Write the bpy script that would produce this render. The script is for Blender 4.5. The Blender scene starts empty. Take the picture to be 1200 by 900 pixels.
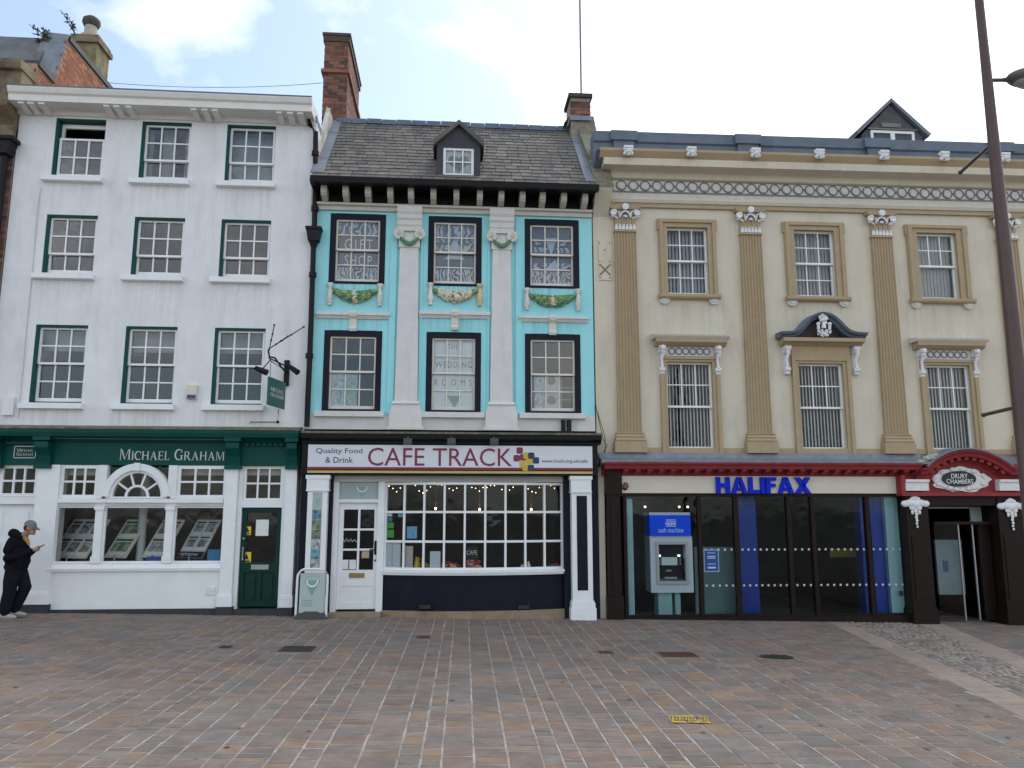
import bpy, bmesh, math, random
from mathutils import Vector, Matrix
random.seed(7)
rad = math.radians
# ------------------------------------------------------------------ camera, sky, sun, exposure
SC = bpy.context.scene
COL = SC.collection
DIST, CAMZ = 14.7, 1.918
FPX, YAW, PITCH, ROLL = 916.32, 0.0781656, 0.1586529, 0.000358
cam_d = bpy.data.cameras.new('camera'); cam = bpy.data.objects.new('camera', cam_d); COL.objects.link(cam)
cam_d.sensor_width = 36; cam_d.lens = FPX / 1200 * 36; cam_d.clip_start = 0.05; cam_d.clip_end = 2000
cam.location = (0, -DIST, CAMZ)
_f = Vector((math.sin(YAW) * math.cos(PITCH), math.cos(YAW) * math.cos(PITCH), math.sin(PITCH)))
_r = Vector((math.cos(YAW), -math.sin(YAW), 0)); _u = _r.cross(_f)
_r, _u = _r * math.cos(ROLL) + _u * math.sin(ROLL), -_r * math.sin(ROLL) + _u * math.cos(ROLL)
cam.rotation_euler = Matrix((_r, _u, -_f)).transposed().to_euler()
SC.camera = cam

SUN_EL, SUN_AZ = rad(52), rad(38)          # azimuth clockwise from +Y: behind the houses, to the right
W = bpy.data.worlds.new('World'); SC.world = W; W.use_nodes = True
wn = W.node_tree; wn.nodes.clear()
def wnode(t, **k):
    n = wn.nodes.new(t)
    for a, b in k.items(): setattr(n, a, b)
    return n
wo = wnode('ShaderNodeOutputWorld'); wb = wnode('ShaderNodeBackground'); wb.inputs['Strength'].default_value = 0.12
sky = wnode('ShaderNodeTexSky', sky_type='NISHITA', sun_disc=False, sun_elevation=SUN_EL, sun_rotation=SUN_AZ,
            altitude=80, air_density=1.0, dust_density=1.6, ozone_density=1.2)
tc = wnode('ShaderNodeTexCoord'); mp = wnode('ShaderNodeMapping')
mp.inputs['Location'].default_value = (36.0, 18.9, 10.5); mp.inputs['Scale'].default_value = (1.0, 1.0, 1.7)
nz = wnode('ShaderNodeTexNoise'); nz.inputs['Scale'].default_value = 1.9; nz.inputs['Detail'].default_value = 8; nz.inputs['Roughness'].default_value = 0.56
cr = wnode('ShaderNodeValToRGB'); cr.color_ramp.elements[0].position = 0.45; cr.color_ramp.elements[1].position = 0.64; cr.color_ramp.elements[0].color = (.10, .10, .10, 1)
mx = wnode('ShaderNodeMix', data_type='RGBA'); mx.inputs[7].default_value = (9.0, 8.9, 8.7, 1)
L = wn.links.new
L(tc.outputs['Generated'], mp.inputs['Vector']); L(mp.outputs[0], nz.inputs['Vector']); L(nz.outputs[0], cr.inputs[0])
L(cr.outputs[0], mx.inputs[0]); tn = wnode('ShaderNodeVectorMath', operation='MULTIPLY'); tn.inputs[1].default_value = (.97, 1.04, 1.02); L(sky.outputs[0], tn.inputs[0]); L(tn.outputs[0], mx.inputs[6]); L(mx.outputs[2], wb.inputs[0]); L(wb.outputs[0], wo.inputs[0])

sun_d = bpy.data.lights.new('sun', 'SUN'); sun_d.energy = 0.7; sun_d.angle = rad(25); sun_d.color = (1, .96, .9)
sun = bpy.data.objects.new('sun', sun_d); COL.objects.link(sun)
sdir = Vector((math.sin(SUN_AZ) * math.cos(SUN_EL), math.cos(SUN_AZ) * math.cos(SUN_EL), math.sin(SUN_EL)))
sun.rotation_euler = sdir.to_track_quat('Z', 'Y').to_euler(); sun.location = (0, 0, 30)
vs = SC.view_settings; vs.view_transform = 'Standard'; vs.look = 'None'; vs.gamma = 1; vs.exposure = 0.85
SC.render.engine = 'CYCLES'; SC.render.resolution_x = 1024; SC.render.resolution_y = 768
SC.cycles.max_bounces = 8; SC.cycles.transparent_max_bounces = 16

# ------------------------------------------------------------------ frames: pixel <-> facade
TH = -0.0153268; CX = 1.68
def ray(x, y): return _f + _r * ((x - 600) / FPX) + _u * ((450 - y) / FPX)
def pt(b, x, y, off=0):
    """photo pixel -> (u, z) on the facade plane of building b, 'off' metres in front of it"""
    d = ray(x, y)
    if b < 2:
        t = (DIST - off) / d.y; return t * d.x, t * d.z + CAMZ
    nx, ny = -math.sin(TH), math.cos(TH)
    c = nx * CX + ny * DIST - off; t = c / (nx * d.x + ny * d.y)
    return CX + (t * d.x - CX) * math.cos(TH) + (t * d.y - DIST) * math.sin(TH), t * d.z + CAMZ
def U(b, x, y, off=0): return pt(b, x, y, off)[0]
def Z(b, x, y, off=0): return pt(b, x, y, off)[1]
def R(b, x0, y0, x1, y1, off=0):
    a = pt(b, x0, y0, off); c = pt(b, x1, y1, off); return a[0], c[0], c[1], a[1]
GS = -0.0205
def gz(x): return GS * max(-30, min(30, x))
def gpt(x, y, h=0):
    d = ray(x, y); t = (h - CAMZ) / (d.z - GS * d.x); return Vector((d.x * t, -DIST + d.y * t, CAMZ + d.z * t))
def side(xp, x, y):
    """photo pixel -> (d, z) on the vertical plane X = xp"""
    d = ray(x, y); t = xp / d.x; return DIST - t * d.y, CAMZ + t * d.z
def toW(fr, u, d, z):
    if fr == 2:
        c, s = math.cos(TH), math.sin(TH)
        return (CX + (u - CX) * c + d * s, (u - CX) * s - d * c, z)
    return (u, -d, z)

# ------------------------------------------------------------------ materials
MATS = {}
def M(name, col=(.5, .5, .5), rough=.6, var=.08, scale=2.5, bump=0., bscale=60, spec=.4, metal=0, dirt=None, dirt_amt=.5,
      streak=(6, 6, .7), island=0., alpha=None, emit=0, dirt_lo=.55, dirt_hi=.75):
    if name in MATS: return MATS[name]
    m = bpy.data.materials.new(name); m.use_nodes = True; nt = m.node_tree; b = nt.nodes['Principled BSDF']
    N = nt.nodes.new; Lk = nt.links.new
    b.inputs['Roughness'].default_value = rough; b.inputs['Metallic'].default_value = metal
    b.inputs['Specular IOR Level'].default_value = spec
    g = N('ShaderNodeNewGeometry')
    n1 = N('ShaderNodeTexNoise'); n1.inputs['Scale'].default_value = scale; n1.inputs['Detail'].default_value = 6; n1.inputs['Roughness'].default_value = .6
    Lk(g.outputs['Position'], n1.inputs['Vector'])
    mr = N('ShaderNodeMapRange'); mr.inputs[1].default_value = .25; mr.inputs[2].default_value = .75
    mr.inputs[3].default_value = 1 - var * 1.6; mr.inputs[4].default_value = 1 + var * 1.6
    Lk(n1.outputs[0], mr.inputs[0])
    val = mr.outputs[0]
    if island:
        oi = N('ShaderNodeObjectInfo'); ad = N('ShaderNodeMath'); ad.operation = 'ADD'
        Lk(oi.outputs['Random'], ad.inputs[0]); Lk(g.outputs['Random Per Island'], ad.inputs[1])
        fr = N('ShaderNodeMath'); fr.operation = 'FRACT'; Lk(ad.outputs[0], fr.inputs[0])
        m2 = N('ShaderNodeMapRange'); m2.inputs[3].default_value = 1 - island; m2.inputs[4].default_value = 1 + island
        Lk(fr.outputs[0], m2.inputs[0])
        mu = N('ShaderNodeMath'); mu.operation = 'MULTIPLY'; Lk(val, mu.inputs[0]); Lk(m2.outputs[0], mu.inputs[1]); val = mu.outputs[0]
        if isinstance(col[0], (tuple, list)):
            rp = N('ShaderNodeValToRGB'); rp.color_ramp.interpolation = 'CONSTANT'
            e = rp.color_ramp.elements
            while len(e) < len(col): e.new(.5)
            for i, c in enumerate(col): e[i].position = i / len(col); e[i].color = (*c, 1)
            f7 = N('ShaderNodeMath'); f7.operation = 'MULTIPLY'; f7.inputs[1].default_value = 7.13; Lk(fr.outputs[0], f7.inputs[0])
            f8 = N('ShaderNodeMath'); f8.operation = 'FRACT'; Lk(f7.outputs[0], f8.inputs[0]); Lk(f8.outputs[0], rp.inputs[0])
            basec = rp.outputs[0]
    if not isinstance(col[0], (tuple, list)):
        rg = N('ShaderNodeRGB'); rg.outputs[0].default_value = (*col, 1); basec = rg.outputs[0]
    vm = N('ShaderNodeVectorMath'); vm.operation = 'SCALE'; Lk(basec, vm.inputs[0]); Lk(val, vm.inputs['Scale'])
    c = vm.outputs[0]
    if dirt:
        mpn = N('ShaderNodeMapping'); mpn.inputs['Scale'].default_value = streak; Lk(g.outputs['Position'], mpn.inputs[0])
        n2 = N('ShaderNodeTexNoise'); n2.inputs['Scale'].default_value = 1; n2.inputs['Detail'].default_value = 8; n2.inputs['Roughness'].default_value = .68
        Lk(mpn.outputs[0], n2.inputs['Vector'])
        m3 = N('ShaderNodeMapRange'); m3.inputs[1].default_value = dirt_lo; m3.inputs[2].default_value = dirt_hi; m3.inputs[4].default_value = dirt_amt
        Lk(n2.outputs[0], m3.inputs[0])
        mxn = N('ShaderNodeMix'); mxn.data_type = 'RGBA'; Lk(m3.outputs[0], mxn.inputs[0]); Lk(c, mxn.inputs[6]); mxn.inputs[7].default_value = (*dirt, 1)
        c = mxn.outputs[2]
    Lk(c, b.inputs['Base Color'])
    if emit: Lk(c, b.inputs['Emission Color']); b.inputs['Emission Strength'].default_value = emit
    if bump:
        n3 = N('ShaderNodeTexNoise'); n3.inputs['Scale'].default_value = bscale; n3.inputs['Detail'].default_value = 5
        Lk(g.outputs['Position'], n3.inputs['Vector'])
        bp = N('ShaderNodeBump'); bp.inputs['Strength'].default_value = 1; bp.inputs['Distance'].default_value = bump
        Lk(n3.outputs[0], bp.inputs['Height']); Lk(bp.outputs[0], b.inputs['Normal'])
    MATS[name] = m; return m
def glass(name, ior=1.55, tint=(.965, .975, .98), rough=.0):
    m = bpy.data.materials.new(name); m.use_nodes = True; nt = m.node_tree; nt.nodes.clear(); N = nt.nodes.new
    o = N('ShaderNodeOutputMaterial'); mi = N('ShaderNodeMixShader'); fr = N('ShaderNodeFresnel'); fr.inputs[0].default_value = ior
    t = N('ShaderNodeBsdfTransparent'); t.inputs[0].default_value = (*tint, 1); g = N('ShaderNodeBsdfGlossy'); g.inputs['Roughness'].default_value = rough
    bp = N('ShaderNodeBump'); bp.inputs['Distance'].default_value = .004; nzz = N('ShaderNodeTexNoise'); nzz.inputs['Scale'].default_value = 3.0
    ge = N('ShaderNodeNewGeometry'); nt.links.new(ge.outputs['Position'], nzz.inputs['Vector']); nt.links.new(nzz.outputs[0], bp.inputs['Height'])
    nt.links.new(bp.outputs[0], g.inputs['Normal'])
    nt.links.new(fr.outputs[0], mi.inputs[0]); nt.links.new(t.outputs[0], mi.inputs[1]); nt.links.new(g.outputs[0], mi.inputs[2]); nt.links.new(mi.outputs[0], o.inputs[0])
    MATS[name] = m; return m
def film(name, col, scale, thr, bands=0., stretch=(1, 1, 1)):
    """painted / frosted decoration on a window: pale paint in swirls, clear between"""
    m = bpy.data.materials.new(name); m.use_nodes = True; nt = m.node_tree; b = nt.nodes['Principled BSDF']; N = nt.nodes.new
    g = N('ShaderNodeNewGeometry'); mpn = N('ShaderNodeMapping'); mpn.inputs['Scale'].default_value = stretch
    w = N('ShaderNodeTexWave'); w.inputs['Scale'].default_value = scale; w.inputs['Distortion'].default_value = 14; w.inputs['Detail'].default_value = 2; w.inputs['Detail Scale'].default_value = 1.2
    r = N('ShaderNodeMapRange'); r.inputs[1].default_value = thr; r.inputs[2].default_value = thr + .12; r.inputs[3].default_value = .04; r.inputs[4].default_value = .85
    nt.links.new(g.outputs['Position'], mpn.inputs[0]); nt.links.new(mpn.outputs[0], w.inputs[0]); nt.links.new(w.outputs['Fac'], r.inputs[0]); nt.links.new(r.outputs[0], b.inputs['Alpha'])
    b.inputs['Base Color'].default_value = (*col, 1); b.inputs['Roughness'].default_value = .7
    MATS[name] = m; return m

WHITE = M('white_render', (.74, .75, .77), .75, .05, 1.6, .014, 5, dirt=(.44, .43, .40), dirt_amt=.45, streak=(4, 4, .7), dirt_lo=.50, dirt_hi=.78)
WPAINT = M('white_timber_paint', (.78, .80, .82), .42, .03, 4, dirt=(.5, .49, .46), dirt_amt=.18)
WSASH = M('white_sash_paint', (.80, .82, .83), .4, .03, 4)
CORN = M('white_cornice_paint', (.72, .71, .68), .6, .05, 3, dirt=(.36, .33, .28), dirt_amt=.4, streak=(3, 3, 3))
GREEN = M('dark_green_gloss', (.003, .066, .056), .45, .08, 4, spec=.15, dirt=(.03, .10, .09), dirt_amt=.3)
GREEND = M('bottle_green_door', (.002, .034, .024), .4, .06, 4, spec=.2)
BLUE = M('turquoise_paint', (.32, .72, .77), .6, .03, 2, .002, 30, dirt=(.14, .36, .42), dirt_amt=.45, streak=(5, 5, .9), dirt_lo=.56, dirt_hi=.82)
STONEP = M('pale_stone_paint', (.66, .65, .64), .65, .05, 4, .003, 30, dirt=(.38, .36, .32), dirt_amt=.35)
CREAMB = M('cream_bracket_paint', (.56, .54, .48), .65, .06, 6)
NAVY = M('navy_gloss_paint', (.008, .009, .020), .45, .1, 4, spec=.15, dirt=(.03, .03, .04), dirt_amt=.3)
BLACK = M('black_paint', (.008, .008, .010), .45, .15, 5, spec=.15)
IRON = M('black_iron', (.010, .010, .013), .5, .2, 12, spec=.2)
CREAM = M('cream_render', (.62, .57, .46), .75, .05, 1.3, .006, 8, dirt=(.38, .335, .26), dirt_amt=.42, streak=(4, 4, .7), dirt_lo=.50, dirt_hi=.78)
TAN = M('tan_stone_paint', (.40, .308, .19), .65, .05, 5, .002, 30, dirt=(.23, .17, .10), dirt_amt=.3)
LEAD = M('blue_grey_lead', (.115, .148, .200), .55, .15, 2.5, .003, 20, dirt=(.2, .22, .25), dirt_amt=.3)
LEADG = M('grey_lead_flashing', (.19, .21, .25), .5, .15, 6, .003, 25, dirt=(.32, .34, .37), dirt_amt=.4)
MOSS = M('mossy_stone', (.20, .185, .14), .9, .25, 14, .015, 25, dirt=(.10, .115, .05), dirt_amt=.8, streak=(5, 5, 5), dirt_lo=.45, dirt_hi=.65)
RED = M('signal_red_paint', (.27, .036, .042), .55, spec=.2, var=.09, scale=6, dirt=(.13, .03, .03), dirt_amt=.35)
BROWN = M('dark_brown_paint', (.016, .009, .008), .45, .15, 5, spec=.15)
WCARV = M('white_carving_paint', (.74, .75, .76), .6, .06, 12, .006, 60)
FRWHITE = M('frieze_white_paint', (.60, .58, .54), .65, .06, 10, .003, 50)
GREYLINE = M('grey_ring_paint', (.19, .195, .21), .65, .08, 10)
SLATE = M('slate', ((.130, .122, .112), (.150, .138, .122), (.103, .100, .097), (.165, .148, .125), (.118, .115, .113)), .75, .12, 5, .004, 40, island=.2,
          dirt=(.15, .135, .07), dirt_amt=.5, streak=(2, 2, 2), dirt_lo=.58, dirt_hi=.72)
BRICK = M('old_red_brick', ((.20, .085, .058), (.165, .075, .055), (.115, .062, .05), (.22, .10, .07), (.085, .055, .048)), .85, .15, 9, .004, 60, island=.25)
BRICKO = M('orange_brick', ((.33, .125, .065), (.28, .11, .06), (.24, .095, .055), (.36, .15, .08)), .85, .12, 9, .003, 60, island=.2)
MORTAR = M('mortar', (.26, .23, .19), .95, .15, 10, .004, 60)
STONE = M('weathered_brown_stone', (.20, .155, .10), .9, .25, 5, .012, 18, dirt=(.05, .045, .04), dirt_amt=.85, streak=(2.5, 2.5, 1.5), dirt_lo=.48, dirt_hi=.66)
PLINTH = M('tan_plinth_stone', (.27, .205, .14), .85, .15, 7, .006, 25, dirt=(.15, .12, .09), dirt_amt=.5)
DPLINTH = M('charcoal_plinth_paint', (.035, .037, .042), .7, .15, 6, dirt=(.1, .1, .1), dirt_amt=.4)
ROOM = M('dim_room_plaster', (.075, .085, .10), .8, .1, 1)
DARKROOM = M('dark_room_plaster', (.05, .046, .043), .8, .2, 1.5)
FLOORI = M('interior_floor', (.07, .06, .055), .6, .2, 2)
NET = M('net_curtain', (.50, .53, .56), .9, .05, 3)
SLATB = M('blind_slat', (.66, .68, .66), .7, .05, 3)
BLINDB = M('roller_blind', (.55, .52, .46), .85, .05, 3)
PAPER = M('white_paper', (.72, .74, .76), .7, .05, 6)
BRASS = M('aged_brass', (.30, .2, .09), .4, .15, 15, metal=.8)
CHROME = M('grey_metal', (.35, .37, .39), .35, .06, 10, metal=.7)
GLASS = glass('window_glass', 1.6)
GLASSS = glass('shop_glass', 1.30, (.975, .985, .985))
GLASST = glass('bank_glass', 1.30, (.84, .91, .92))

def sill_stains(m, cols, rows, col, amt, drop=.8):
    """rain-washed grime running down the wall below each window sill"""
    nt = m.node_tree; N = nt.nodes.new; Lk = nt.links.new; b = nt.nodes['Principled BSDF']; src = b.inputs['Base Color'].links[0].from_socket
    g = N('ShaderNodeNewGeometry'); sx = N('ShaderNodeSeparateXYZ'); Lk(g.outputs['Position'], sx.inputs[0])
    def mth(op, a, c):
        n = N('ShaderNodeMath'); n.operation = op; n.use_clamp = True
        for i, v in enumerate((a, c)):
            if isinstance(v, (int, float)): n.inputs[i].default_value = v
            else: Lk(v, n.inputs[i])
        return n.outputs[0]
    def ramp(v, a, c):
        n = N('ShaderNodeMapRange'); n.inputs[1].default_value = a; n.inputs[2].default_value = c; Lk(v, n.inputs[0]); return n.outputs[0]
    mu = None
    for a, c in cols: q = mth('MULTIPLY', ramp(sx.outputs[0], a - .05, a + .03), ramp(sx.outputs[0], c + .05, c - .03)); mu = q if mu is None else mth('MAXIMUM', mu, q)
    mz = None
    for z in rows: q = mth('MULTIPLY', ramp(sx.outputs[2], z - drop, z), ramp(sx.outputs[2], z + .02, z)); mz = q if mz is None else mth('MAXIMUM', mz, q)
    mp_ = N('ShaderNodeMapping'); mp_.inputs['Scale'].default_value = (13, 13, .5); Lk(g.outputs['Position'], mp_.inputs[0])
    n2 = N('ShaderNodeTexNoise'); n2.inputs['Scale'].default_value = 1; n2.inputs['Detail'].default_value = 5; Lk(mp_.outputs[0], n2.inputs[0])
    f = mth('MULTIPLY', mth('MULTIPLY', mth('MULTIPLY', mu, mz), ramp(n2.outputs[0], .42, .68)), amt)
    x = N('ShaderNodeMix'); x.data_type = 'RGBA'; Lk(f, x.inputs[0]); Lk(src, x.inputs[6]); x.inputs[7].default_value = (*col, 1); Lk(x.outputs[2], b.inputs['Base Color'])

# ------------------------------------------------------------------ mesh builder
WLOC = {}
def wl(o): return WLOC[o.name] if o else Vector((0, 0, 0))
def reg(o, loc, parent):
    COL.objects.link(o); loc = Vector(loc)
    if parent: o.parent = parent; o.location = loc - wl(parent)
    else: o.location = loc
    WLOC[o.name] = loc; return o
def tag(o, label, cat=None, group=None, kind=None):
    if label: o['label'] = label
    if cat: o['category'] = cat
    if group: o['group'] = group
    if kind: o['kind'] = kind
    return o
def empty(name, loc, label, cat, group=None):
    o = bpy.data.objects.new(name, None); o.empty_display_size = .2
    reg(o, loc, None); return tag(o, label, cat, group)
class MB:
    def __init__(s, fr=0): s.v = []; s.f = []; s.fr = fr; s.m = []; s.cur = 0
    def add(s, vs, fs):
        n = len(s.v); s.v += [tuple(a) for a in vs]; s.f += [tuple(i + n for i in q) for q in fs]; s.m += [s.cur] * len(fs); return s
    def box(s, u0, u1, d0, d1, z0, z1):
        if u0 > u1: u0, u1 = u1, u0
        if d0 > d1: d0, d1 = d1, d0
        if z0 > z1: z0, z1 = z1, z0
        return s.add([(u0, d0, z0), (u1, d0, z0), (u1, d1, z0), (u0, d1, z0), (u0, d0, z1), (u1, d0, z1), (u1, d1, z1), (u0, d1, z1)],
                     [(0, 1, 2, 3), (4, 7, 6, 5), (0, 4, 5, 1), (1, 5, 6, 2), (2, 6, 7, 3), (3, 7, 4, 0)])
    def taper(s, u0, u1, d0, d1, z0, z1, a, bk=0):
        """box whose top is inset by a each side in u (negative = wider) and bk in front"""
        return s.add([(u0, d0, z0), (u1, d0, z0), (u1, d1, z0), (u0, d1, z0), (u0 + a, d0, z1), (u1 - a, d0, z1), (u1 - a, d1 - bk, z1), (u0 + a, d1 - bk, z1)],
                     [(0, 1, 2, 3), (4, 7, 6, 5), (0, 4, 5, 1), (1, 5, 6, 2), (2, 6, 7, 3), (3, 7, 4, 0)])
    def prism(s, poly, d0, d1):
        n = len(poly)
        return s.add([(u, d0, z) for u, z in poly] + [(u, d1, z) for u, z in poly],
                     [tuple(range(n - 1, -1, -1)), tuple(range(n, 2 * n))] + [(i, (i + 1) % n, n + (i + 1) % n, n + i) for i in range(n)])
    def profile(s, prof, u0, u1, m0=0, m1=0):
        """closed (d,z) profile swept along u; m0/m1 = 1 mitres that end outward with d"""
        n = len(prof)
        return s.add([(u0 - d * m0, d, z) for d, z in prof] + [(u1 + d * m1, d, z) for d, z in prof],
                     [tuple(range(n)), tuple(range(2 * n - 1, n - 1, -1))] + [(i, n + i, n + (i + 1) % n, (i + 1) % n) for i in range(n)])
    def sweep(s, path, prof):
        """path: list of (u,z) with outward normals computed; prof closed list of (d, h) where h is along the path normal"""
        k = len(path); n = len(prof); vs = []
        for i, (u, z) in enumerate(path):
            a = path[max(0, i - 1)]; b = path[min(k - 1, i + 1)]; tx, tz = b[0] - a[0], b[1] - a[1]; l = math.hypot(tx, tz) or 1
            nx, nz_ = -tz / l, tx / l
            vs += [(u + nx * h, d, z + nz_ * h) for d, h in prof]
        fs = [tuple(range(n)), tuple(range(k * n - 1, (k - 1) * n - 1, -1))]
        for i in range(k - 1):
            for j in range(n): fs.append((i * n + j, (i + 1) * n + j, (i + 1) * n + (j + 1) % n, i * n + (j + 1) % n))
        return s.add(vs, fs)
    def tube(s, pts, r, n=8):
        vs = []; k = len(pts); rr = r if isinstance(r, (list, tuple)) else [r] * k
        for i, p in enumerate(pts):
            p = Vector(p); a = Vector(pts[max(0, i - 1)]); b = Vector(pts[min(k - 1, i + 1)]); t = (b - a).normalized()
            q = t.orthogonal().normalized() if abs(t.z) < .9 else Vector((1, 0, 0)); q = (q - t * q.dot(t)).normalized(); w = t.cross(q)
            vs += [tuple(p + (q * math.cos(2 * math.pi * j / n) + w * math.sin(2 * math.pi * j / n)) * rr[i]) for j in range(n)]
        fs = [tuple(range(n - 1, -1, -1)), tuple(range((k - 1) * n, k * n))]
        for i in range(k - 1):
            for j in range(n): fs.append((i * n + j, i * n + (j + 1) % n, (i + 1) * n + (j + 1) % n, (i + 1) * n + j))
        return s.add(vs, fs)
    def ball(s, c, r, sx=1, sd=1, sz=1, n=10, m=6):
        vs = []; fs = []
        for i in range(m + 1):
            t = math.pi * i / m
            for j in range(n):
                a = 2 * math.pi * j / n
                vs.append((c[0] + r * sx * math.sin(t) * math.cos(a), c[1] + r * sd * math.sin(t) * math.sin(a), c[2] + r * sz * math.cos(t)))
        for i in range(m):
            for j in range(n): fs.append((i * n + j, i * n + (j + 1) % n, (i + 1) * n + (j + 1) % n, (i + 1) * n + j))
        return s.add(vs, fs)
    def ring(s, c, R_, r, n=20, k=6, d=None):
        vs = []; fs = []
        for i in range(n):
            a = 2 * math.pi * i / n
            for j in range(k):
                b = 2 * math.pi * j / k; q = R_ + r * math.cos(b)
                vs.append((c[0] + q * math.cos(a), c[1] + r * math.sin(b), c[2] + q * math.sin(a)))
        for i in range(n):
            for j in range(k): fs.append((i * k + j, ((i + 1) % n) * k + j, ((i + 1) % n) * k + (j + 1) % k, i * k + (j + 1) % k))
        return s.add(vs, fs)
    def disc(s, c, r, d0, d1, n=20, sz=1):
        return s.prism([(c[0] + r * math.cos(2 * math.pi * i / n), c[1] + sz * r * math.sin(2 * math.pi * i / n)) for i in range(n)], d0, d1)
    def arc_band(s, c, r0, r1, a0, a1, d0, d1, n=24, sz=1):
        A = [a0 + (a1 - a0) * i / n for i in range(n + 1)]
        po = [(c[0] + r1 * math.cos(a), c[1] + r1 * sz * math.sin(a)) for a in A]; pi_ = [(c[0] + r0 * math.cos(a), c[1] + r0 * sz * math.sin(a)) for a in A]
        for i in range(n): s.prism([pi_[i], po[i], po[i + 1], pi_[i + 1]], d0, d1)
        return s
    def build(s, name, mat, parent=None, smooth=0, origin=None, label=None, cat=None, group=None, kind=None, fix=True):
        w = [Vector(toW(s.fr, *p)) for p in s.v]
        if origin is None:
            xs = [p.x for p in w]; ys = [p.y for p in w]; zs = [p.z for p in w]
            origin = Vector(((min(xs) + max(xs)) / 2, (min(ys) + max(ys)) / 2, min(zs)))
        else: origin = Vector(origin)
        me = bpy.data.meshes.new(name); me.from_pydata([p - origin for p in w], [], s.f)
        if fix:
            bm = bmesh.new(); bm.from_mesh(me); bmesh.ops.recalc_face_normals(bm, faces=bm.faces); bm.to_mesh(me); bm.free()
        mats = mat if isinstance(mat, (list, tuple)) else [mat]
        for m_ in mats: me.materials.append(m_)
        if len(mats) > 1: me.polygons.foreach_set('material_index', s.m)
        if smooth:
            me.polygons.foreach_set('use_smooth', [True] * len(me.polygons)); me.set_sharp_from_angle(angle=rad(smooth))
        o = bpy.data.objects.new(name, me); reg(o, origin, parent)
        return tag(o, label, cat, group, kind)
def B(fr, name, mat, parent, *boxes, **k):
    mb = MB(fr)
    for b in boxes: mb.box(*b)
    return mb.build(name, mat, parent, **k)
def dup(o, loc, parent, rot=None):
    c = o.copy(); c.name = o.name.split('.')[0]
    for kx in list(c.keys()):
        if kx in ('label', 'category', 'group'): del c[kx]
    reg(c, loc, parent)
    if rot: c.rotation_euler = rot
    return c
def wall(fr, name, mat, parent, u0, u1, z0, z1, holes, d=0, th=.3, reveal=None):
    us = sorted({u0, u1, *[h[0] for h in holes], *[h[1] for h in holes]}); zs = sorted({z0, z1, *[h[2] for h in holes], *[h[3] for h in holes]})
    us = [u for u in us if u0 <= u <= u1]; zs = [z for z in zs if z0 <= z <= z1]
    solid = lambda i, j: 0 <= i < len(us) - 1 and 0 <= j < len(zs) - 1 and not any(h[0] < (us[i] + us[i + 1]) / 2 < h[1] and h[2] < (zs[j] + zs[j + 1]) / 2 < h[3] for h in holes)
    mb = MB(fr); e = d - th
    for i in range(len(us) - 1):
        for j in range(len(zs) - 1):
            if not solid(i, j): continue
            a, b, c, f = us[i], us[i + 1], zs[j], zs[j + 1]; mb.cur = 0
            mb.add([(a, d, c), (b, d, c), (b, d, f), (a, d, f)], [(0, 1, 2, 3)])
            mb.add([(a, e, c), (b, e, c), (b, e, f), (a, e, f)], [(3, 2, 1, 0)])
            mb.cur = 1 if reveal else 0
            if not solid(i + 1, j): mb.add([(b, d, c), (b, e, c), (b, e, f), (b, d, f)], [(0, 1, 2, 3)])
            if not solid(i - 1, j): mb.add([(a, d, c), (a, d, f), (a, e, f), (a, e, c)], [(0, 1, 2, 3)])
            if not solid(i, j + 1): mb.add([(a, d, f), (b, d, f), (b, e, f), (a, e, f)], [(0, 1, 2, 3)])
            if not solid(i, j - 1): mb.add([(a, d, c), (a, e, c), (b, e, c), (b, d, c)], [(0, 1, 2, 3)])
    return mb.build(name, [mat, reveal] if reveal else mat, parent, fix=False)
PCACHE = {}
def pane(fr, parent, u0, u1, z0, z1, d, mat=None, tilt=.35):
    mat = mat or GLASS
    key = (fr, round(u1 - u0, 2), round(z1 - z0, 2), mat.name)
    c = Vector(toW(fr, (u0 + u1) / 2, d, z0))
    if key not in PCACHE:
        w, h = (u1 - u0) / 2, (z1 - z0)
        mb = MB(fr); mb.box((u0 + u1) / 2 - w, (u0 + u1) / 2 + w, d - .002, d + .002, z0, z1)
        o = mb.build('pane', mat, parent, origin=c); PCACHE[key] = o
    else: o = dup(PCACHE[key], c, parent)
    o.rotation_euler = (rad(random.uniform(-tilt, tilt)), 0, rad(random.uniform(-tilt, tilt)))
    return o
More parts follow.
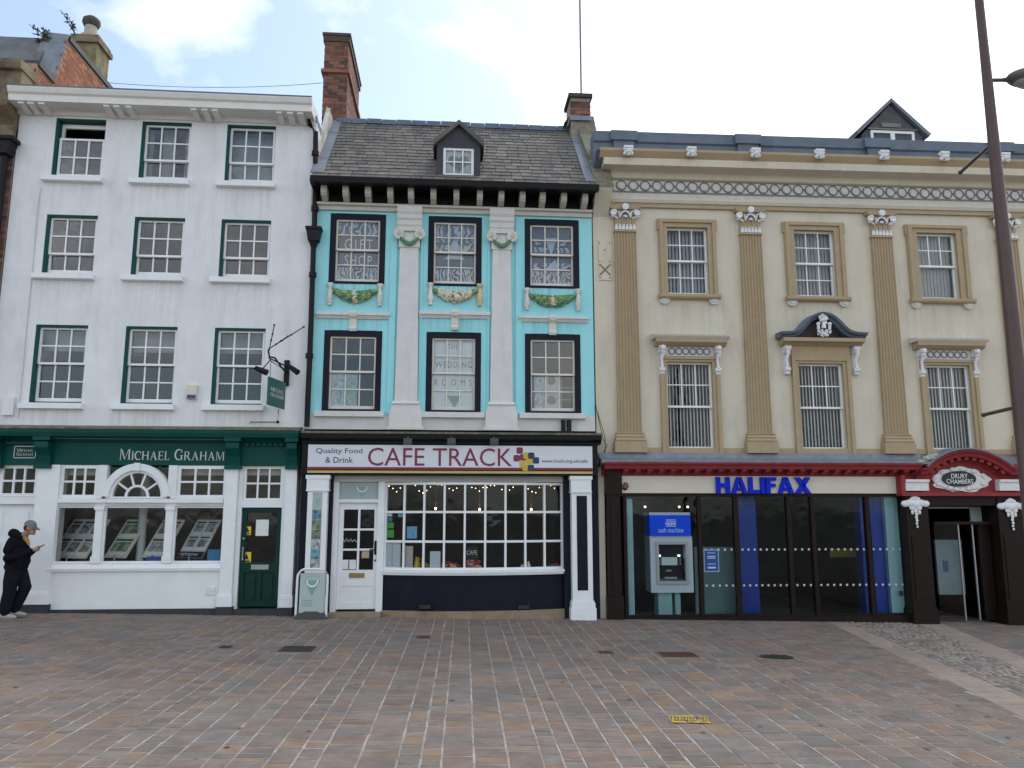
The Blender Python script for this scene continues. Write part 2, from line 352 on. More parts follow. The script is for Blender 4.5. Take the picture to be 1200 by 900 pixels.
def sash(fr, parent, u0, u1, z0, z1, d, cols, rows_up, rows_lo, meet=None, mat=None, st=.045, bar=.02, name='window', gl=None, lower_bars=True, label=None, up=True, depth=.05):
    """timber sash window: outer stiles, glazing bars, meeting rail; the panes are its children"""
    mat = mat or WSASH; mb = MB(fr)
    if meet is None: meet = z0 + (z1 - z0) * rows_lo / (rows_lo + rows_up)
    P = []
    def one(za, zb, dd, rows, nc, brail):
        mb.box(u0, u0 + st, dd - depth, dd, za, zb); mb.box(u1 - st, u1, dd - depth, dd, za, zb)
        mb.box(u0 + st, u1 - st, dd - depth, dd - .001, zb - st * .9, zb); mb.box(u0 + st, u1 - st, dd - depth, dd - .001, za, za + brail)
        a, b, c, e = u0 + st, u1 - st, za + brail, zb - st * .9
        for i in range(1, nc): x = a + (b - a) * i / nc; mb.box(x - bar / 2, x + bar / 2, dd - depth + .008, dd - .004, c, e)
        for j in range(1, rows): y = c + (e - c) * j / rows; mb.box(a, b, dd - depth + .01, dd - .006, y - bar / 2, y + bar / 2)
        for i in range(nc):
            for j in range(rows): P.append((a + (b - a) * i / nc + bar / 2, a + (b - a) * (i + 1) / nc - bar / 2, c + (e - c) * j / rows + bar / 2, c + (e - c) * (j + 1) / rows - bar / 2, dd - depth * .55))
    if rows_up: one(meet, z1, d, rows_up, cols, .04)
    if rows_lo: one(z0, meet + .035 * bool(rows_up), d - depth * .9, rows_lo, cols if lower_bars else 1, .07)
    o = mb.build(name, mat, parent, label=label)
    for p in P: pane(fr, o, *p[:4], p[4], gl)
    return o
def grid_window(fr, parent, u0, u1, z0, z1, d, cols, rows, st=.05, bar=.03, mat=None, gl=None, name='window', depth=.05, label=None, base=None):
    mat = mat or WPAINT; mb = MB(fr); base = st if base is None else base
    mb.box(u0, u0 + st, d - depth, d, z0, z1); mb.box(u1 - st, u1, d - depth, d, z0, z1)
    mb.box(u0 + st, u1 - st, d - depth, d - .001, z1 - st, z1); mb.box(u0 + st, u1 - st, d - depth, d - .001, z0, z0 + base)
    a, b, c, e = u0 + st, u1 - st, z0 + base, z1 - st
    for i in range(1, cols): x = a + (b - a) * i / cols; mb.box(x - bar / 2, x + bar / 2, d - depth + .006, d - .004, c, e)
    for j in range(1, rows): y = c + (e - c) * j / rows; mb.box(a, b, d - depth + .008, d - .006, y - bar / 2, y + bar / 2)
    o = mb.build(name, mat, parent, label=label)
    for i in range(cols):
        for j in range(rows): pane(fr, o, a + (b - a) * i / cols + bar / 2 * (i > 0), a + (b - a) * (i + 1) / cols - bar / 2 * (i < cols - 1), c + (e - c) * j / rows + bar / 2 * (j > 0), c + (e - c) * (j + 1) / rows - bar / 2 * (j < rows - 1), d - depth * .5, gl)
    return o
def room(fr, parent, u0, u1, z0, z1, d0, d1, mats, name='interior'):
    """inward faces of a room behind windows: back, floor, ceiling, sides"""
    mb = MB(fr); v = [(u0, d0, z0), (u1, d0, z0), (u1, d1, z0), (u0, d1, z0), (u0, d0, z1), (u1, d0, z1), (u1, d1, z1), (u0, d1, z1)]
    mb.cur = 0; mb.add(v, [(3, 2, 6, 7), (0, 3, 7, 4), (1, 5, 6, 2)]); mb.cur = 1; mb.add(v, [(0, 1, 2, 3)]); mb.cur = 2; mb.add(v, [(4, 7, 6, 5)])
    return mb.build(name, mats, parent, fix=False)
def text(fr, body, box, d, mat, parent=None, name='lettering', ext=.004, spacing=1.0, bold=0., keep=False, mirror=False, align='C', spin=None, **k):
    """flat lettering fitted into box (u0,u1,z0,z1) on the facade plane, d metres out"""
    cu = bpy.data.curves.new('t', 'FONT'); cu.body = body; cu.space_character = spacing; cu.offset = bold; cu.resolution_u = 3; cu.align_x = 'CENTER'
    cu.fill_mode = 'FRONT'
    to = bpy.data.objects.new('t', cu); COL.objects.link(to); bpy.context.view_layer.update()
    me = bpy.data.meshes.new_from_object(to.evaluated_get(bpy.context.evaluated_depsgraph_get()))
    vs = [v.co.copy() for v in me.vertices]; fs = [tuple(p.vertices) for p in me.polygons]
    bpy.data.objects.remove(to); bpy.data.curves.remove(cu); bpy.data.meshes.remove(me)
    x0 = min(v.x for v in vs); x1 = max(v.x for v in vs); y0 = min(v.y for v in vs); y1 = max(v.y for v in vs)
    u0, u1, z0, z1 = box; su, sz = (u1 - u0) / (x1 - x0), (z1 - z0) / (y1 - y0)
    if keep:
        s_ = min(su, sz); cu_, cz = (u0 + u1) / 2, (z0 + z1) / 2; u0, u1 = cu_ - s_ * (x1 - x0) / 2, cu_ + s_ * (x1 - x0) / 2; z0 = cz - s_ * (y1 - y0) / 2; su = sz = s_
    mb = MB(fr); P = [(u0 + (v.x - x0) * su, d + ext, z0 + (v.y - y0) * sz) for v in vs]
    if spin: P = [spin(*p) for p in P]
    mb.add(P, fs)
    return mb.build(name, mat, parent, fix=False, **k)
def glyphs(fr, s, box, d, mat, parent, name='lettering', ext=.012, table=None, gap=.16, **k):
    """letters made of solid polygons on a unit-height grid, fitted into box"""
    x = 0; items = []; word = 0
    for ch in s:
        if ch == ' ': x += .42; word += 1; continue
        sc_ = 1.0
        if ch.islower(): sc_ = .80; ch = ch.upper()
        w, polys = table[ch]; items.append((x, sc_, polys, word)); x += w * sc_ + gap
    tot = x - gap; u0, u1, z0, z1 = box; su = (u1 - u0) / tot; sz = z1 - z0
    for wd in range(word + 1):
        mb = MB(fr)
        for x, sc_, polys, w_ in items:
            if w_ == wd:
                for p in polys: mb.prism([(u0 + (x + a * sc_) * su, z0 + b * sc_ * sz) for a, b in p], d, d + ext)
        mb.build(name, mat, parent, **k)
def line(x0, y0, x1, y1, w):
    dx, dy = x1 - x0, y1 - y0; l = math.hypot(dx, dy); nx, ny = -dy / l * w / 2, dx / l * w / 2
    return [(x0 + nx, y0 + ny), (x0 - nx, y0 - ny), (x1 - nx, y1 - ny), (x1 + nx, y1 + ny)]
def arcp(cx, cy, rx, ry, a0, a1, w0, w1, n=10):
    """crescent stroke, width w1 in the middle and w0 at the ends"""
    o = []; 
    for i in range(n):
        q = []
        for j in (i, i + 1):
            t = rad(a0 + (a1 - a0) * j / n); w = w0 + (w1 - w0) * math.sin(math.pi * j / n)
            q.append(((cx + (rx + w / 2) * math.cos(t), cy + (ry + w / 2) * math.sin(t)), (cx + (rx - w / 2) * math.cos(t), cy + (ry - w / 2) * math.sin(t))))
        o.append([q[0][0], q[0][1], q[1][1], q[1][0]])
    return o
def bx(x0, y0, x1, y1): return [(x0, y0), (x1, y0), (x1, y1), (x0, y1)]
TK, TN, SF = .13, .055, .045
def stem(x, w=TK, y0=0, y1=1): return [bx(x, y0, x + w, y1), bx(x - .06, y0, x + w + .06, y0 + SF), bx(x - .06, y1 - SF, x + w + .06, y1)]
SERIF = {
 'M': (1.12, stem(.06, TN) + stem(.90, TK) + [[(.06, 1), (.20, 1), (.56, .12), (.50, 0)], [(.50, 0), (.56, .12), (.92, 1), (.86, 1)]]),
 'I': (.26, stem(.06)),
 'C': (.80, arcp(.46, .5, .40, .47, 45, 315, .05, .15, 14) + [bx(.70, .68, .76, .95)]),
 'H': (.90, stem(.06) + stem(.70) + [bx(.19, .48, .70, .54)]),
 'A': (.96, [line(.14, .02, .47, .98, TN), line(.44, .98, .80, .0, TK * 1.05), bx(.26, .32, .66, .37), bx(.02, 0, .28, SF), bx(.64, 0, .95, SF)]),
 'E': (.68, stem(.06) + [bx(.15, .94, .60, 1), bx(.15, 0, .64, .06), bx(.15, .49, .50, .545), bx(.56, .8, .6, .98), bx(.6, .02, .64, .2), bx(.47, .42, .51, .62)]),
 'L': (.64, stem(.06) + [bx(.15, 0, .6, .055), bx(.56, .02, .6, .22)]),
 'G': (.88, arcp(.46, .5, .40, .47, 45, 300, .05, .15, 14) + [bx(.66, .03, .78, .42), bx(.56, .40, .88, .445), bx(.70, .68, .76, .95)]),
 'R': (.84, stem(.06) + arcp(.34, .74, .27, .23, -88, 88, .05, .12, 8) + [bx(.15, .945, .36, 1), bx(.15, .485, .40, .54), line(.38, .50, .74, .02, TK), bx(.64, 0, .86, SF)]),
 'D': (.86, stem(.06) + arcp(.30, .5, .46, .47, -90, 90, .05, .15, 12) + [bx(.15, .945, .32, 1), bx(.15, 0, .32, .055)]),
 'U': (.88, [bx(.06, .3, .19, 1), bx(.70, .3, .76, 1), bx(0, .95, .26, 1), bx(.6, .95, .86, 1)] + arcp(.41, .32, .30, .28, 180, 360, .06, .1, 10)),
 'Y': (.86, [bx(.37, 0, .5, .5), line(.12, .98, .44, .47, TK), line(.76, .98, .44, .47, TN), bx(0, .95, .28, 1), bx(.62, .95, .88, 1), bx(.28, 0, .58, SF)]),
 'B': (.76, stem(.06) + arcp(.36, .75, .24, .22, -90, 90, .05, .12, 8) + arcp(.38, .27, .30, .25, -90, 90, .05, .13, 8) + [bx(.15, .945, .38, 1), bx(.15, .48, .4, .535), bx(.15, 0, .4, .055)]),
 'S': (.66, arcp(.33, .74, .24, .22, 40, 250, .06, .1, 9) + arcp(.33, .27, .26, .24, 70, -140, .06, .11, 9)),
}
KB = .26
BOLD = {
 'H': (.86, [bx(0, 0, KB, 1), bx(.60, 0, .86, 1), bx(KB, .38, .60, .62)]),
 'A': (1.0, [[(0, 0), (.27, 0), (.585, 1), (.36, 1)], [(.73, 0), (1.0, 0), (.64, 1), (.415, 1)], bx(.26, .18, .74, .38)]),
 'L': (.66, [bx(0, 0, KB, 1), bx(KB, 0, .66, .23)]),
 'I': (.26, [bx(0, 0, KB, 1)]),
 'F': (.66, [bx(0, 0, KB, 1), bx(KB, .78, .66, 1), bx(KB, .40, .60, .61)]),
 'X': (1.0, [[(0, 0), (.31, 0), (1.0, 1), (.69, 1)], [(.69, 0), (1.0, 0), (.31, 1), (0, 1)]]),
}

# ------------------------------------------------------------------ the square: ground sheet, setts, cobbled path
PAVE = M('paving_sett', ((0.2199, 0.1799, 0.1554), (0.1996, 0.1799, 0.1638), (0.2351, 0.1781, 0.1486), (0.1851, 0.1697, 0.1571), (0.2504, 0.1832, 0.1359), (0.2046, 0.185, 0.1638), (0.1996, 0.1612, 0.1452), (0.2266, 0.1866, 0.1656), (0.2148, 0.1697, 0.1486)),
         .8, .12, 7, .004, 45, island=.09, spec=.10, dirt=(.10, .088, .078), dirt_amt=.5, streak=(1.3, 1.3, 1.3), dirt_lo=.5, dirt_hi=.72)
JOINT = M('paving_joint', (.38, .35, .315), .95, .25, 5, .003, 60, dirt=(.12, .11, .10), dirt_amt=.7, streak=(2, 2, 2), dirt_lo=.45, dirt_hi=.65)
KERBP = M('pink_kerb_stone', (.30, .245, .205), .8, .12, 6, .004, 50, island=.10)
COBB = M('cobble', ((.24, .205, .175), (.20, .18, .16), (.27, .215, .175), (.17, .155, .14)), .8, spec=.1, var=.15, scale=9, bump=.005, bscale=50, island=.2)
OUT = bpy.data.materials.new('far_paving'); OUT.use_nodes = True
_n = OUT.node_tree; _b = _n.nodes['Principled BSDF']; _b.inputs['Roughness'].default_value = .75
_bt = _n.nodes.new('ShaderNodeTexBrick'); _bt.inputs['Color1'].default_value = (.19, .15, .125, 1); _bt.inputs['Color2'].default_value = (.15, .14, .13, 1); _bt.inputs['Mortar'].default_value = (.25, .23, .21, 1)
_bt.inputs['Scale'].default_value = 1; _bt.inputs['Brick Width'].default_value = .33; _bt.inputs['Row Height'].default_value = .24; _bt.inputs['Mortar Size'].default_value = .008
_g = _n.nodes.new('ShaderNodeNewGeometry'); _mp = _n.nodes.new('ShaderNodeMapping'); _mp.inputs['Rotation'].default_value = (0, 0, rad(90))
_n.links.new(_g.outputs['Position'], _mp.inputs[0]); _n.links.new(_mp.outputs[0], _bt.inputs[0]); _n.links.new(_bt.outputs[0], _b.inputs['Base Color'])
gx = [-250, -30, -14.5, 15.5, 30, 250]; gy = [-250, -11.2, 1.0, 120]
mb = MB()
for i in range(5):
    for j in range(3):
        mb.cur = 0 if (i == 2 and j == 1) else 1
        a, b, c, e = gx[i], gx[i + 1], gy[j], gy[j + 1]; lo = 0 if mb.cur == 0 else .002
        mb.add([(x, -y, gz(x) - .0045 + lo) for x, y in ((a, c), (b, c), (b, e), (a, e))], [(0, 1, 2, 3)])
square = mb.build('pavement', [JOINT, OUT], None, origin=(0, -5, 0), kind='structure')

def clip(poly, a, b):
    """keep the part of the polygon left of the line a->b"""
    f = lambda p: (b[0] - a[0]) * (p[1] - a[1]) - (b[1] - a[1]) * (p[0] - a[0]); out = []
    for i in range(len(poly)):
        p, q = poly[i], poly[(i + 1) % len(poly)]; fp, fq = f(p), f(q)
        if fp >= 0: out.append(p)
        if fp * fq < 0: t = fp / (fp - fq); out.append((p[0] + (q[0] - p[0]) * t, p[1] + (q[1] - p[1]) * t))
    return out
def shrink(poly, k):
    cx = sum(p[0] for p in poly) / len(poly); cy = sum(p[1] for p in poly) / len(poly); out = []
    for x, y in poly:
        out.append((x - math.copysign(min(k, abs(x - cx)), x - cx), y - math.copysign(min(k, abs(y - cy)), y - cy)))
    return out
def sett(mb, poly, h=.0, ch=.006, tilt=(0, 0)):
    n = len(poly); cx = sum(p[0] for p in poly) / n; cy = sum(p[1] for p in poly) / n; q = shrink(poly, ch)
    f = lambda x, y, hh: (x, -y, gz(x) + hh + tilt[0] * (x - cx) + tilt[1] * (y - cy))
    vs = [f(x, y, -.02) for x, y in poly] + [f(x, y, h - ch * .7) for x, y in poly] + [f(x, y, h) for x, y in q]
    fs = [tuple(range(2 * n, 3 * n))]
    for i in range(n):
        j = (i + 1) % n; fs += [(i, j, n + j, n + i), (n + i, n + j, 2 * n + j, 2 * n + i)]
    mb.add(vs, fs)
def area(poly): return abs(sum(poly[i][0] * poly[(i + 1) % len(poly)][1] - poly[(i + 1) % len(poly)][0] * poly[i][1] for i in range(len(poly)))) / 2
def gl2(p, q):
    """ground line through two photo pixels, stretched from y=-11.2 to y=.9"""
    a, b = gpt(*p), gpt(*q); f = lambda y: a.x + (b.x - a.x) * (y - a.y) / (b.y - a.y)
    return (f(-11.2), -11.2), (f(.9), .9)
L1, L2, L3, L4 = gl2((972, 730), (1197, 840)), gl2((992, 730), (1197, 817)), gl2((1080, 731), (1197, 785)), gl2((1105, 731), (1197, 769))
rngp = random.Random(3)
stones = []; RS = math.tan(rad(1.04)); x = -14.4
def seen(poly):
    cx = sum(p[0] for p in poly) / len(poly); cy = sum(p[1] for p in poly) / len(poly)
    v = Vector((cx, cy, gz(cx))) - cam.location; zz = v.dot(_f)
    if zz < .5: return None
    px, py = 600 + FPX * v.dot(_r) / zz, 450 - FPX * v.dot(_u) / zz
    if not (0 < px < 1200 and py < 900): return None
    return area(poly) / zz ** 3
while x < 15.3:
    w = rngp.choice([.16, .18, .20, .23, .25, .27, .30]); ll = [.10, .13, .16, .19, .22] if w < .21 else [.11, .15, .18, .22, .27, .34]; y = -11.1 + rngp.random() * .3
    while y < .75:
        l = rngp.choice(ll) * rngp.uniform(.92, 1.08)
        j = lambda s=.005: rngp.uniform(-s, s)
        P = [(x + RS * y + .009 + j(), y + .0095 + j()), (x + w + RS * y - .009 + j(), y + .0095 + j()), (x + w + RS * (y + l) - .009 + j(), y + l - .0095 + j()), (x + RS * (y + l) + .009 + j(), y + l - .0095 + j())]
        A_ = clip(P, L1[0], L1[1]); C_ = clip(P, L4[1], L4[0])
        for Q in (A_, C_):
            if len(Q) > 2 and area(Q) > .006:
                if sum(p[1] for p in Q) / len(Q) < .65: stones.append((seen(Q) or 0, Q, rngp.uniform(-.002, .002), (rngp.uniform(-.008, .008), rngp.uniform(-.006, .006))))
        y += l
    x += w
stones.sort(key=lambda s: -s[0])
for s_, Q, h, t in stones[:300]:
    mb = MB(); sett(mb, Q, h * .6, .004, t); mb.build('paving_stone', PAVE, square, fix=False)
mb = MB()
for s_, Q, h, t in stones[300:]: sett(mb, Q, h * .6, .004, t)
mb.build('paving_stones', PAVE, square, fix=False, kind='stuff')
def lerp2(Ln, y): return Ln[0][0] + (Ln[1][0] - Ln[0][0]) * (y - Ln[0][1]) / (Ln[1][1] - Ln[0][1])
for La, Lb in ((L1, L2), (L3, L4)):
    y = -11.0
    while y < .5:
        l = rngp.uniform(.5, .85)
        Q = [(lerp2(La, y + .006) + .008, y + .006), (lerp2(Lb, y + .006) - .008, y + .006), (lerp2(Lb, y + l - .006) - .008, y + l - .006), (lerp2(La, y + l - .006) + .008, y + l - .006)]
        mb = MB(); sett(mb, Q, .001, .004); mb.build('kerb_slab', KERBP, square, fix=False); y += l
mb = MB(); y = -11.0
while y < .5:
    a, b = lerp2(L2, y) + .01, lerp2(L3, y) - .01; xx = a
    while xx < b - .04:
        w = rngp.uniform(.08, .13); x1 = min(xx + w, b)
        Q = [(xx + .008, y + .008), (x1 - .008, y + .006), (x1 - .007, y + .10), (xx + .007, y + .104)]
        Q = [(p[0] + rngp.uniform(-.005, .005), p[1] + rngp.uniform(-.005, .005)) for p in Q]
        sett(mb, Q, rngp.uniform(0, .008), .022); xx = x1
    y += .112
mb.build('cobbles', COBB, square, fix=False, kind='stuff')
mb = MB(); rg2 = random.Random(21)
for k in range(170):
    x_, y_ = rg2.uniform(-10, 8), -10 + 9.6 * rg2.random(); r_ = rg2.uniform(.012, .028); a_ = rg2.random() * 6
    mb.add([(x_ + r_ * rg2.uniform(.7, 1.2) * math.cos(a_ + i * math.pi / 4), -(y_ + r_ * rg2.uniform(.7, 1.2) * math.sin(a_ + i * math.pi / 4)), gz(x_) + .0055) for i in range(8)], [tuple(range(8))])
mb.build('chewing_gum', M('old_gum', (.115, .105, .095), .8, .2), square, fix=False, kind='stuff')

# ------------------------------------------------------------------ white three-storey office (left)
def bricks(fr, parent, faces, mat, keep=0, L_=.225, H=.075, proud=.006):
    """faces: list of (axis, fixed, a0, a1, z0f, z1f) ; axis 'f' = facing viewer at d=fixed, 's' = side at u=fixed (facing +u).
    z limits may be functions of the running coordinate. Nearest 'keep' bricks become objects, the rest one stuff mesh."""
    rb = random.Random(5); items = []
    for ax, fx, a0, a1, z0, z1 in faces:
        f0 = z0 if callable(z0) else (lambda a, v=z0: v); f1 = z1 if callable(z1) else (lambda a, v=z1: v)
        zlo = min(f0(a0), f0(a1)); zhi = max(f1(a0), f1(a1), f1((a0 + a1) / 2)); k = 0; z = zlo
        while z < zhi - .01:
            a = a0 - (L_ / 2 if k % 2 else 0)
            while a < a1 - .005:
                b0, b1 = max(a + .004, a0), min(a + L_ - .004, a1); m_ = (b0 + b1) / 2
                if b1 - b0 > .03 and f0(m_) - .01 <= z and z + H <= f1(m_) + .0: items.append((ax, fx, b0, b1, z + .004, z + H - .004))
                a += L_
            z += H; k += 1
    def put(mb, it):
        ax, fx, a, b, c, e = it; p = proud + rb.uniform(-.002, .003)
        if ax == 'f': mb.box(a, b, fx - .02, fx + p, c, e)
        else: mb.box(fx - .02, fx + p, a, b, c, e)
    for it in items[:keep]:
        mb = MB(fr); put(mb, it); mb.build('brick', mat, parent)
    if items[keep:]:
        mb = MB(fr)
        for it in items[keep:]: put(mb, it)
        mb.build('brickwork', mat, parent, kind='stuff')

AU0, AU1 = U(0, 23, 137), U(0, 371.5, 137)
AZT = Z(0, 200, 138)
bA = empty('office_building', ((AU0 + AU1) / 2, 0, gz(-5)), 'white painted three storey building with green shopfront and green edged sash windows', 'building')
s105 = lambda v: v * 1.05
AC = [(-7.646, -6.72), (-6.043, -5.112), (-4.434, -3.501)]
AR = [(8.170, 9.352), (6.257, 7.407), (3.826, 5.277)]
zsf = Z(0, 180, 503)            # top of the shopfront
holesA = [(c[0], c[1], r[0], r[1]) for r in AR for c in AC]
sill_stains(WHITE, [(c[0] - .13, c[1] + .05) for c in AC], [r[0] - .12 for r in AR], (.36, .36, .33), .28)
wall(0, 'wall', WHITE, bA, AU0, AU1, zsf - .05, AZT, holesA, 0, .30)
B(0, 'side_wall', WHITE, bA, (AU0 + .001, AU0 + .2, -9, -.301, .2, AZT), (AU1 - .2, AU1 - .001, -9, -.301, .2, AZT), (AU0 + .2, AU1 - .2, -9, -8.8, .2, AZT))
B(0, 'roof', LEADG, bA, (AU0 + .002, AU1 - .002, -9.0, .001, AZT + .002, AZT + .16))
for k, (zf, zc) in enumerate(((3.25, 5.75), (5.85, 7.8), (7.9, AZT - .02))):
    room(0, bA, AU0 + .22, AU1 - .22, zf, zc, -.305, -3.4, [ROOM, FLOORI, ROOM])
for ri, r in enumerate(AR):
    for ci, c in enumerate(AC):
        u0, u1 = c; z0, z1 = r
        mb = MB(0)   # green box frame lining the reveal
        mb.box(u0 + .001, u0 + .05, -.28, -.012, z0, z1); mb.box(u1 - .02, u1 - .001, -.28, -.085, z0, z1); mb.box(u0 + .05, u1 - .02, -.28, -.014, z1 - .04, z1 - .001)
        mb.box(u0 + .05, u1 - .02, -.28, -.09, z0 + .001, z0 + .03)
        mb.build('window_frame', GREEN, bA)
        ua, ub, za, zb = u0 + .051, u1 - .021, z0 + .031, z1 - .041
        if ri == 0 and ci == 0:
            w = sash(0, bA, ua + .01, ub - .002, za + .01, za + (zb - za) * .70, -.07, 3, 2, 0, label='sash slid down leaving the top of the opening bare', bar=.028)
            B(0, 'upper_sash_rail', WSASH, bA, (ua, ub, -.2, -.15, zb - .09, zb - .01), (ua, ua + .05, -.2, -.15, za + .7, zb - .09))
        else:
            up, lo = ((2, 1) if ri < 2 else (2, 2))
            w = sash(0, bA, ua, ub, za, zb, -.07, 3, up, lo, bar=.026, st=.04)
        sl = MB(0); sl.profile([(-.1, z0 - .005), (.11, z0 - .02), (.11, z0 - .115), (0.001, z0 - .125), (-.1, z0 - .125)], u0 - .13, u1 + .05)
        sl.build('sill', WPAINT, bA)
mb = MB(0)   # curtains and blinds behind the top windows
def curtain(fr, parent, u0, u1, z0, z1, d, mat, n=14, amp=.02, name='curtain'):
    mb = MB(fr); vs = []; 
    for i in range(n * 2 + 1):
        u = u0 + (u1 - u0) * i / (2 * n); dd = d + amp * (1 if i % 2 else -1)
        vs += [(u, dd, z0), (u, dd, z1), (u, dd - .004, z0), (u, dd - .004, z1)]
    fs = []
    for i in range(n * 2):
        a = i * 4; fs += [(a, a + 4, a + 5, a + 1), (a + 2, a + 3, a + 7, a + 6)]
    mb.add(vs, fs); return mb.build(name, mat, parent, smooth=60, fix=False)
c = AC[1]; curtain(0, bA, c[0] + .28, c[0] + .52, AR[0][0] - .05, AR[0][1] + .05, -.36, NET, 5)
curtain(0, bA, c[1] - .22, c[1] + .08, AR[0][0] - .05, AR[0][1] + .05, -.36, NET, 5)
curtain(0, bA, c[0] - .08, c[0] + .10, AR[0][0] - .05, AR[0][1] + .05, -.36, NET, 5)
NETG = M('grey_net', (.36, .40, .45), .9, .05, 3)
c = AC[2]; B(0, 'blind', NETG, bA, (c[0] - .05, c[1] + .05, -.40, -.39, AR[0][0] - .1, AR[0][1] + .05))
for c in AC: B(0, 'blind', NETG, bA, (c[0] - .05, c[1] + .05, -.40, -.39, AR[2][1] - .42, AR[2][1] + .05))
# cornice with grouped blocks
zc = AZT; zt = Z(0, 200, 118, .44)
mb = MB(0); mb.profile([(-.3, zc - .05), (.04, zc - .05), (.06, zc + .02), (.40, zc + .035), (.40, zc + .16), (.44, zc + .19), (.47, zc + .27), (.47, zc + .29), (-.3, zc + .33)], AU0 - .02, AU1 - .03)
mb.build('cornice', CORN, bA)
B(0, 'gutter_edge', LEAD, bA, (AU0 - .02, AU1 - .03, .40, .475, zc + .292, zc + .318))
for gxp in (113, 140, 243, 342):
    pass
blk = None
for gpx in ((26, 37, 50), (126, 138, 152), (228, 241, 253), (328, 341, 353)):
    for x_ in gpx:
        uu = U(0, x_, 128, .3)
        if blk is None:
            mb = MB(0); mb.profile([(.02, zc - .07), (.12, zc - .06), (.30, zc - .015), (.37, zc - .01), (.37, zc + .033), (.02, zc + .018)], uu - .055, uu + .055); blk = mb.build('modillion', CORN, bA)
            u_first = uu
        else: dup(blk, wl(blk) + Vector((uu - u_first, 0, 0)), bA)
# alarm box, vents and cable
mb = MB(0); a = R(0, 218, 451, 229.5, 467, .1); mb.box(a[0], a[1], .001, .09, a[2], a[3]); mb.build('alarm_box', M('alarm_cream', (.66, .62, .52), .5, .04), bA)
B(0, 'alarm_strobe', M('strobe_blue', (.05, .06, .2), .3, .05), bA, (a[0] + .03, a[1] - .01, .091, .10, a[2] + .005, a[2] + .07))
a = R(0, 6, 466, 17, 487); B(0, 'meter_box', WHITE, bA, (a[0], a[1], .001, .07, a[2], a[3]))
mb = MB(0); mb.tube([(*[U(0, 48, 220), .012], Z(0, 48, 220)), (U(0, 47, 222), .012, Z(0, 47, 240)), (U(0, 38, 322), .012, Z(0, 38, 322)), (U(0, 32, 380), .012, Z(0, 32, 380)), (U(0, 22, 490), .012, Z(0, 22, 490))], .007, 6); mb.build('cable', M('pale_cable', (.55, .55, .56), .6, .05), bA)
# downpipe with hopper
PIPEA = IRON
def downpipe(parent, b, pts_px, r, hopper=None, off=.09, collars=(), name='downpipe'):
    P = [(U(b, x, y, off), off, Z(b, x, y, off)) for x, y in pts_px]; mb = MB(b if b == 2 else 0)
    mb.tube(P, r, 10)
    for x, y in collars: u, z = pt(b, x, y, off); mb.tube([(u, off, z - .045), (u, off, z + .045)], r * 1.45, 10)
    if hopper:
        u, z = pt(b, *hopper, off); mb.taper(u - .10, u + .10, off - .085, off + .1, z - .12, z + .1, -.035); mb.box(u - .15, u + .15, off - .085, off + .12, z + .101, z + .15); mb.tube([(u, off, z - .25), (u, off, z - .1)], [r, r * 1.9], 10)
    return mb.build(name, PIPEA, parent, smooth=40)
downpipe(bA, 0, ((361.5, 138), (363, 146), (370, 155), (369.5, 200), (368.5, 260), (367, 300), (363, 420), (359.5, 500)), .05, (368, 276), .1, ((369.5, 180), (366.5, 322), (362.5, 417), (369, 245)))

# --- shopfront of the white building
SF_ = .10
zz = lambda y, off=SF_, x=170: Z(0, x, y, off)
g0 = gz(-5)
zfb = zz(545, .12)                       # underside of fascia
mb = MB(0); zt1 = zz(503, .36)
mb.profile([(-.3, zt1 - .22), (.12, zt1 - .22), (.15, zt1 - .185), (.20, zt1 - .15), (.34, zt1 - .13), (.36, zt1 - .06), (.36, zt1 - .005), (-.3, zt1 + .05)], AU0, AU1 - .02)
mb.build('shop_cornice', GREEN, bA)
mb = MB(0); mb.profile([(-.02, zt1 + .052), (.37, zt1 - .002), (.375, zt1 + .03), (-.02, zt1 + .10)], AU0, AU1 - .02); mb.build('ledge', MOSS, bA)
B(0, 'fascia', GREEN, bA, (AU0, AU1 - .03, -.3, SF_, zfb, zt1 - .221))
B(0, 'fascia_edge', M('grey_blind_box', (.10, .11, .13), .5, .1), bA, (U(0, 58, 512, .2), U(0, 264, 512, .2), .11, .20, zz(515, .2), zz(510.5, .2)))
for x0, x1 in ((-14, 3), (41, 61), (264, 283.5), (335, 350.5)):
    a = U(0, x0, 530, .2); b = U(0, x1, 530, .2); mb = MB(0)
    prof = [(.10, zfb - .06), (.16, zfb - .04), (.17, zfb + .05), (.20, zfb + .16), (.26, zfb + .24), (.31, zfb + .30), (.31, zfb + .40), (.10, zfb + .42)]
    mb.profile(prof, a + .03, b - .03); mb.box(a, b, .10, .22, zfb - .07, zfb - .002); mb.box(a, b, .10, .33, zfb + .421, zt1 - .131)
    mb.build('console', GREEN, bA)
# dentils on the shorter fascias
dn = None
for x0, x1 in ((6, 40), (286, 333)):
    n = 7
    for i in range(n):
        uu = U(0, x0 + (x1 - x0) * (i + .5) / n, 514, .2)
        if dn is None: mb = MB(0); mb.box(uu - .03, uu + .03, .10, .17, zt1 - .265, zt1 - .222); dn = mb.build('dentil', GREEN, bA); du0 = uu
        else: dup(dn, wl(dn) + Vector((uu - du0, 0, 0)), bA)
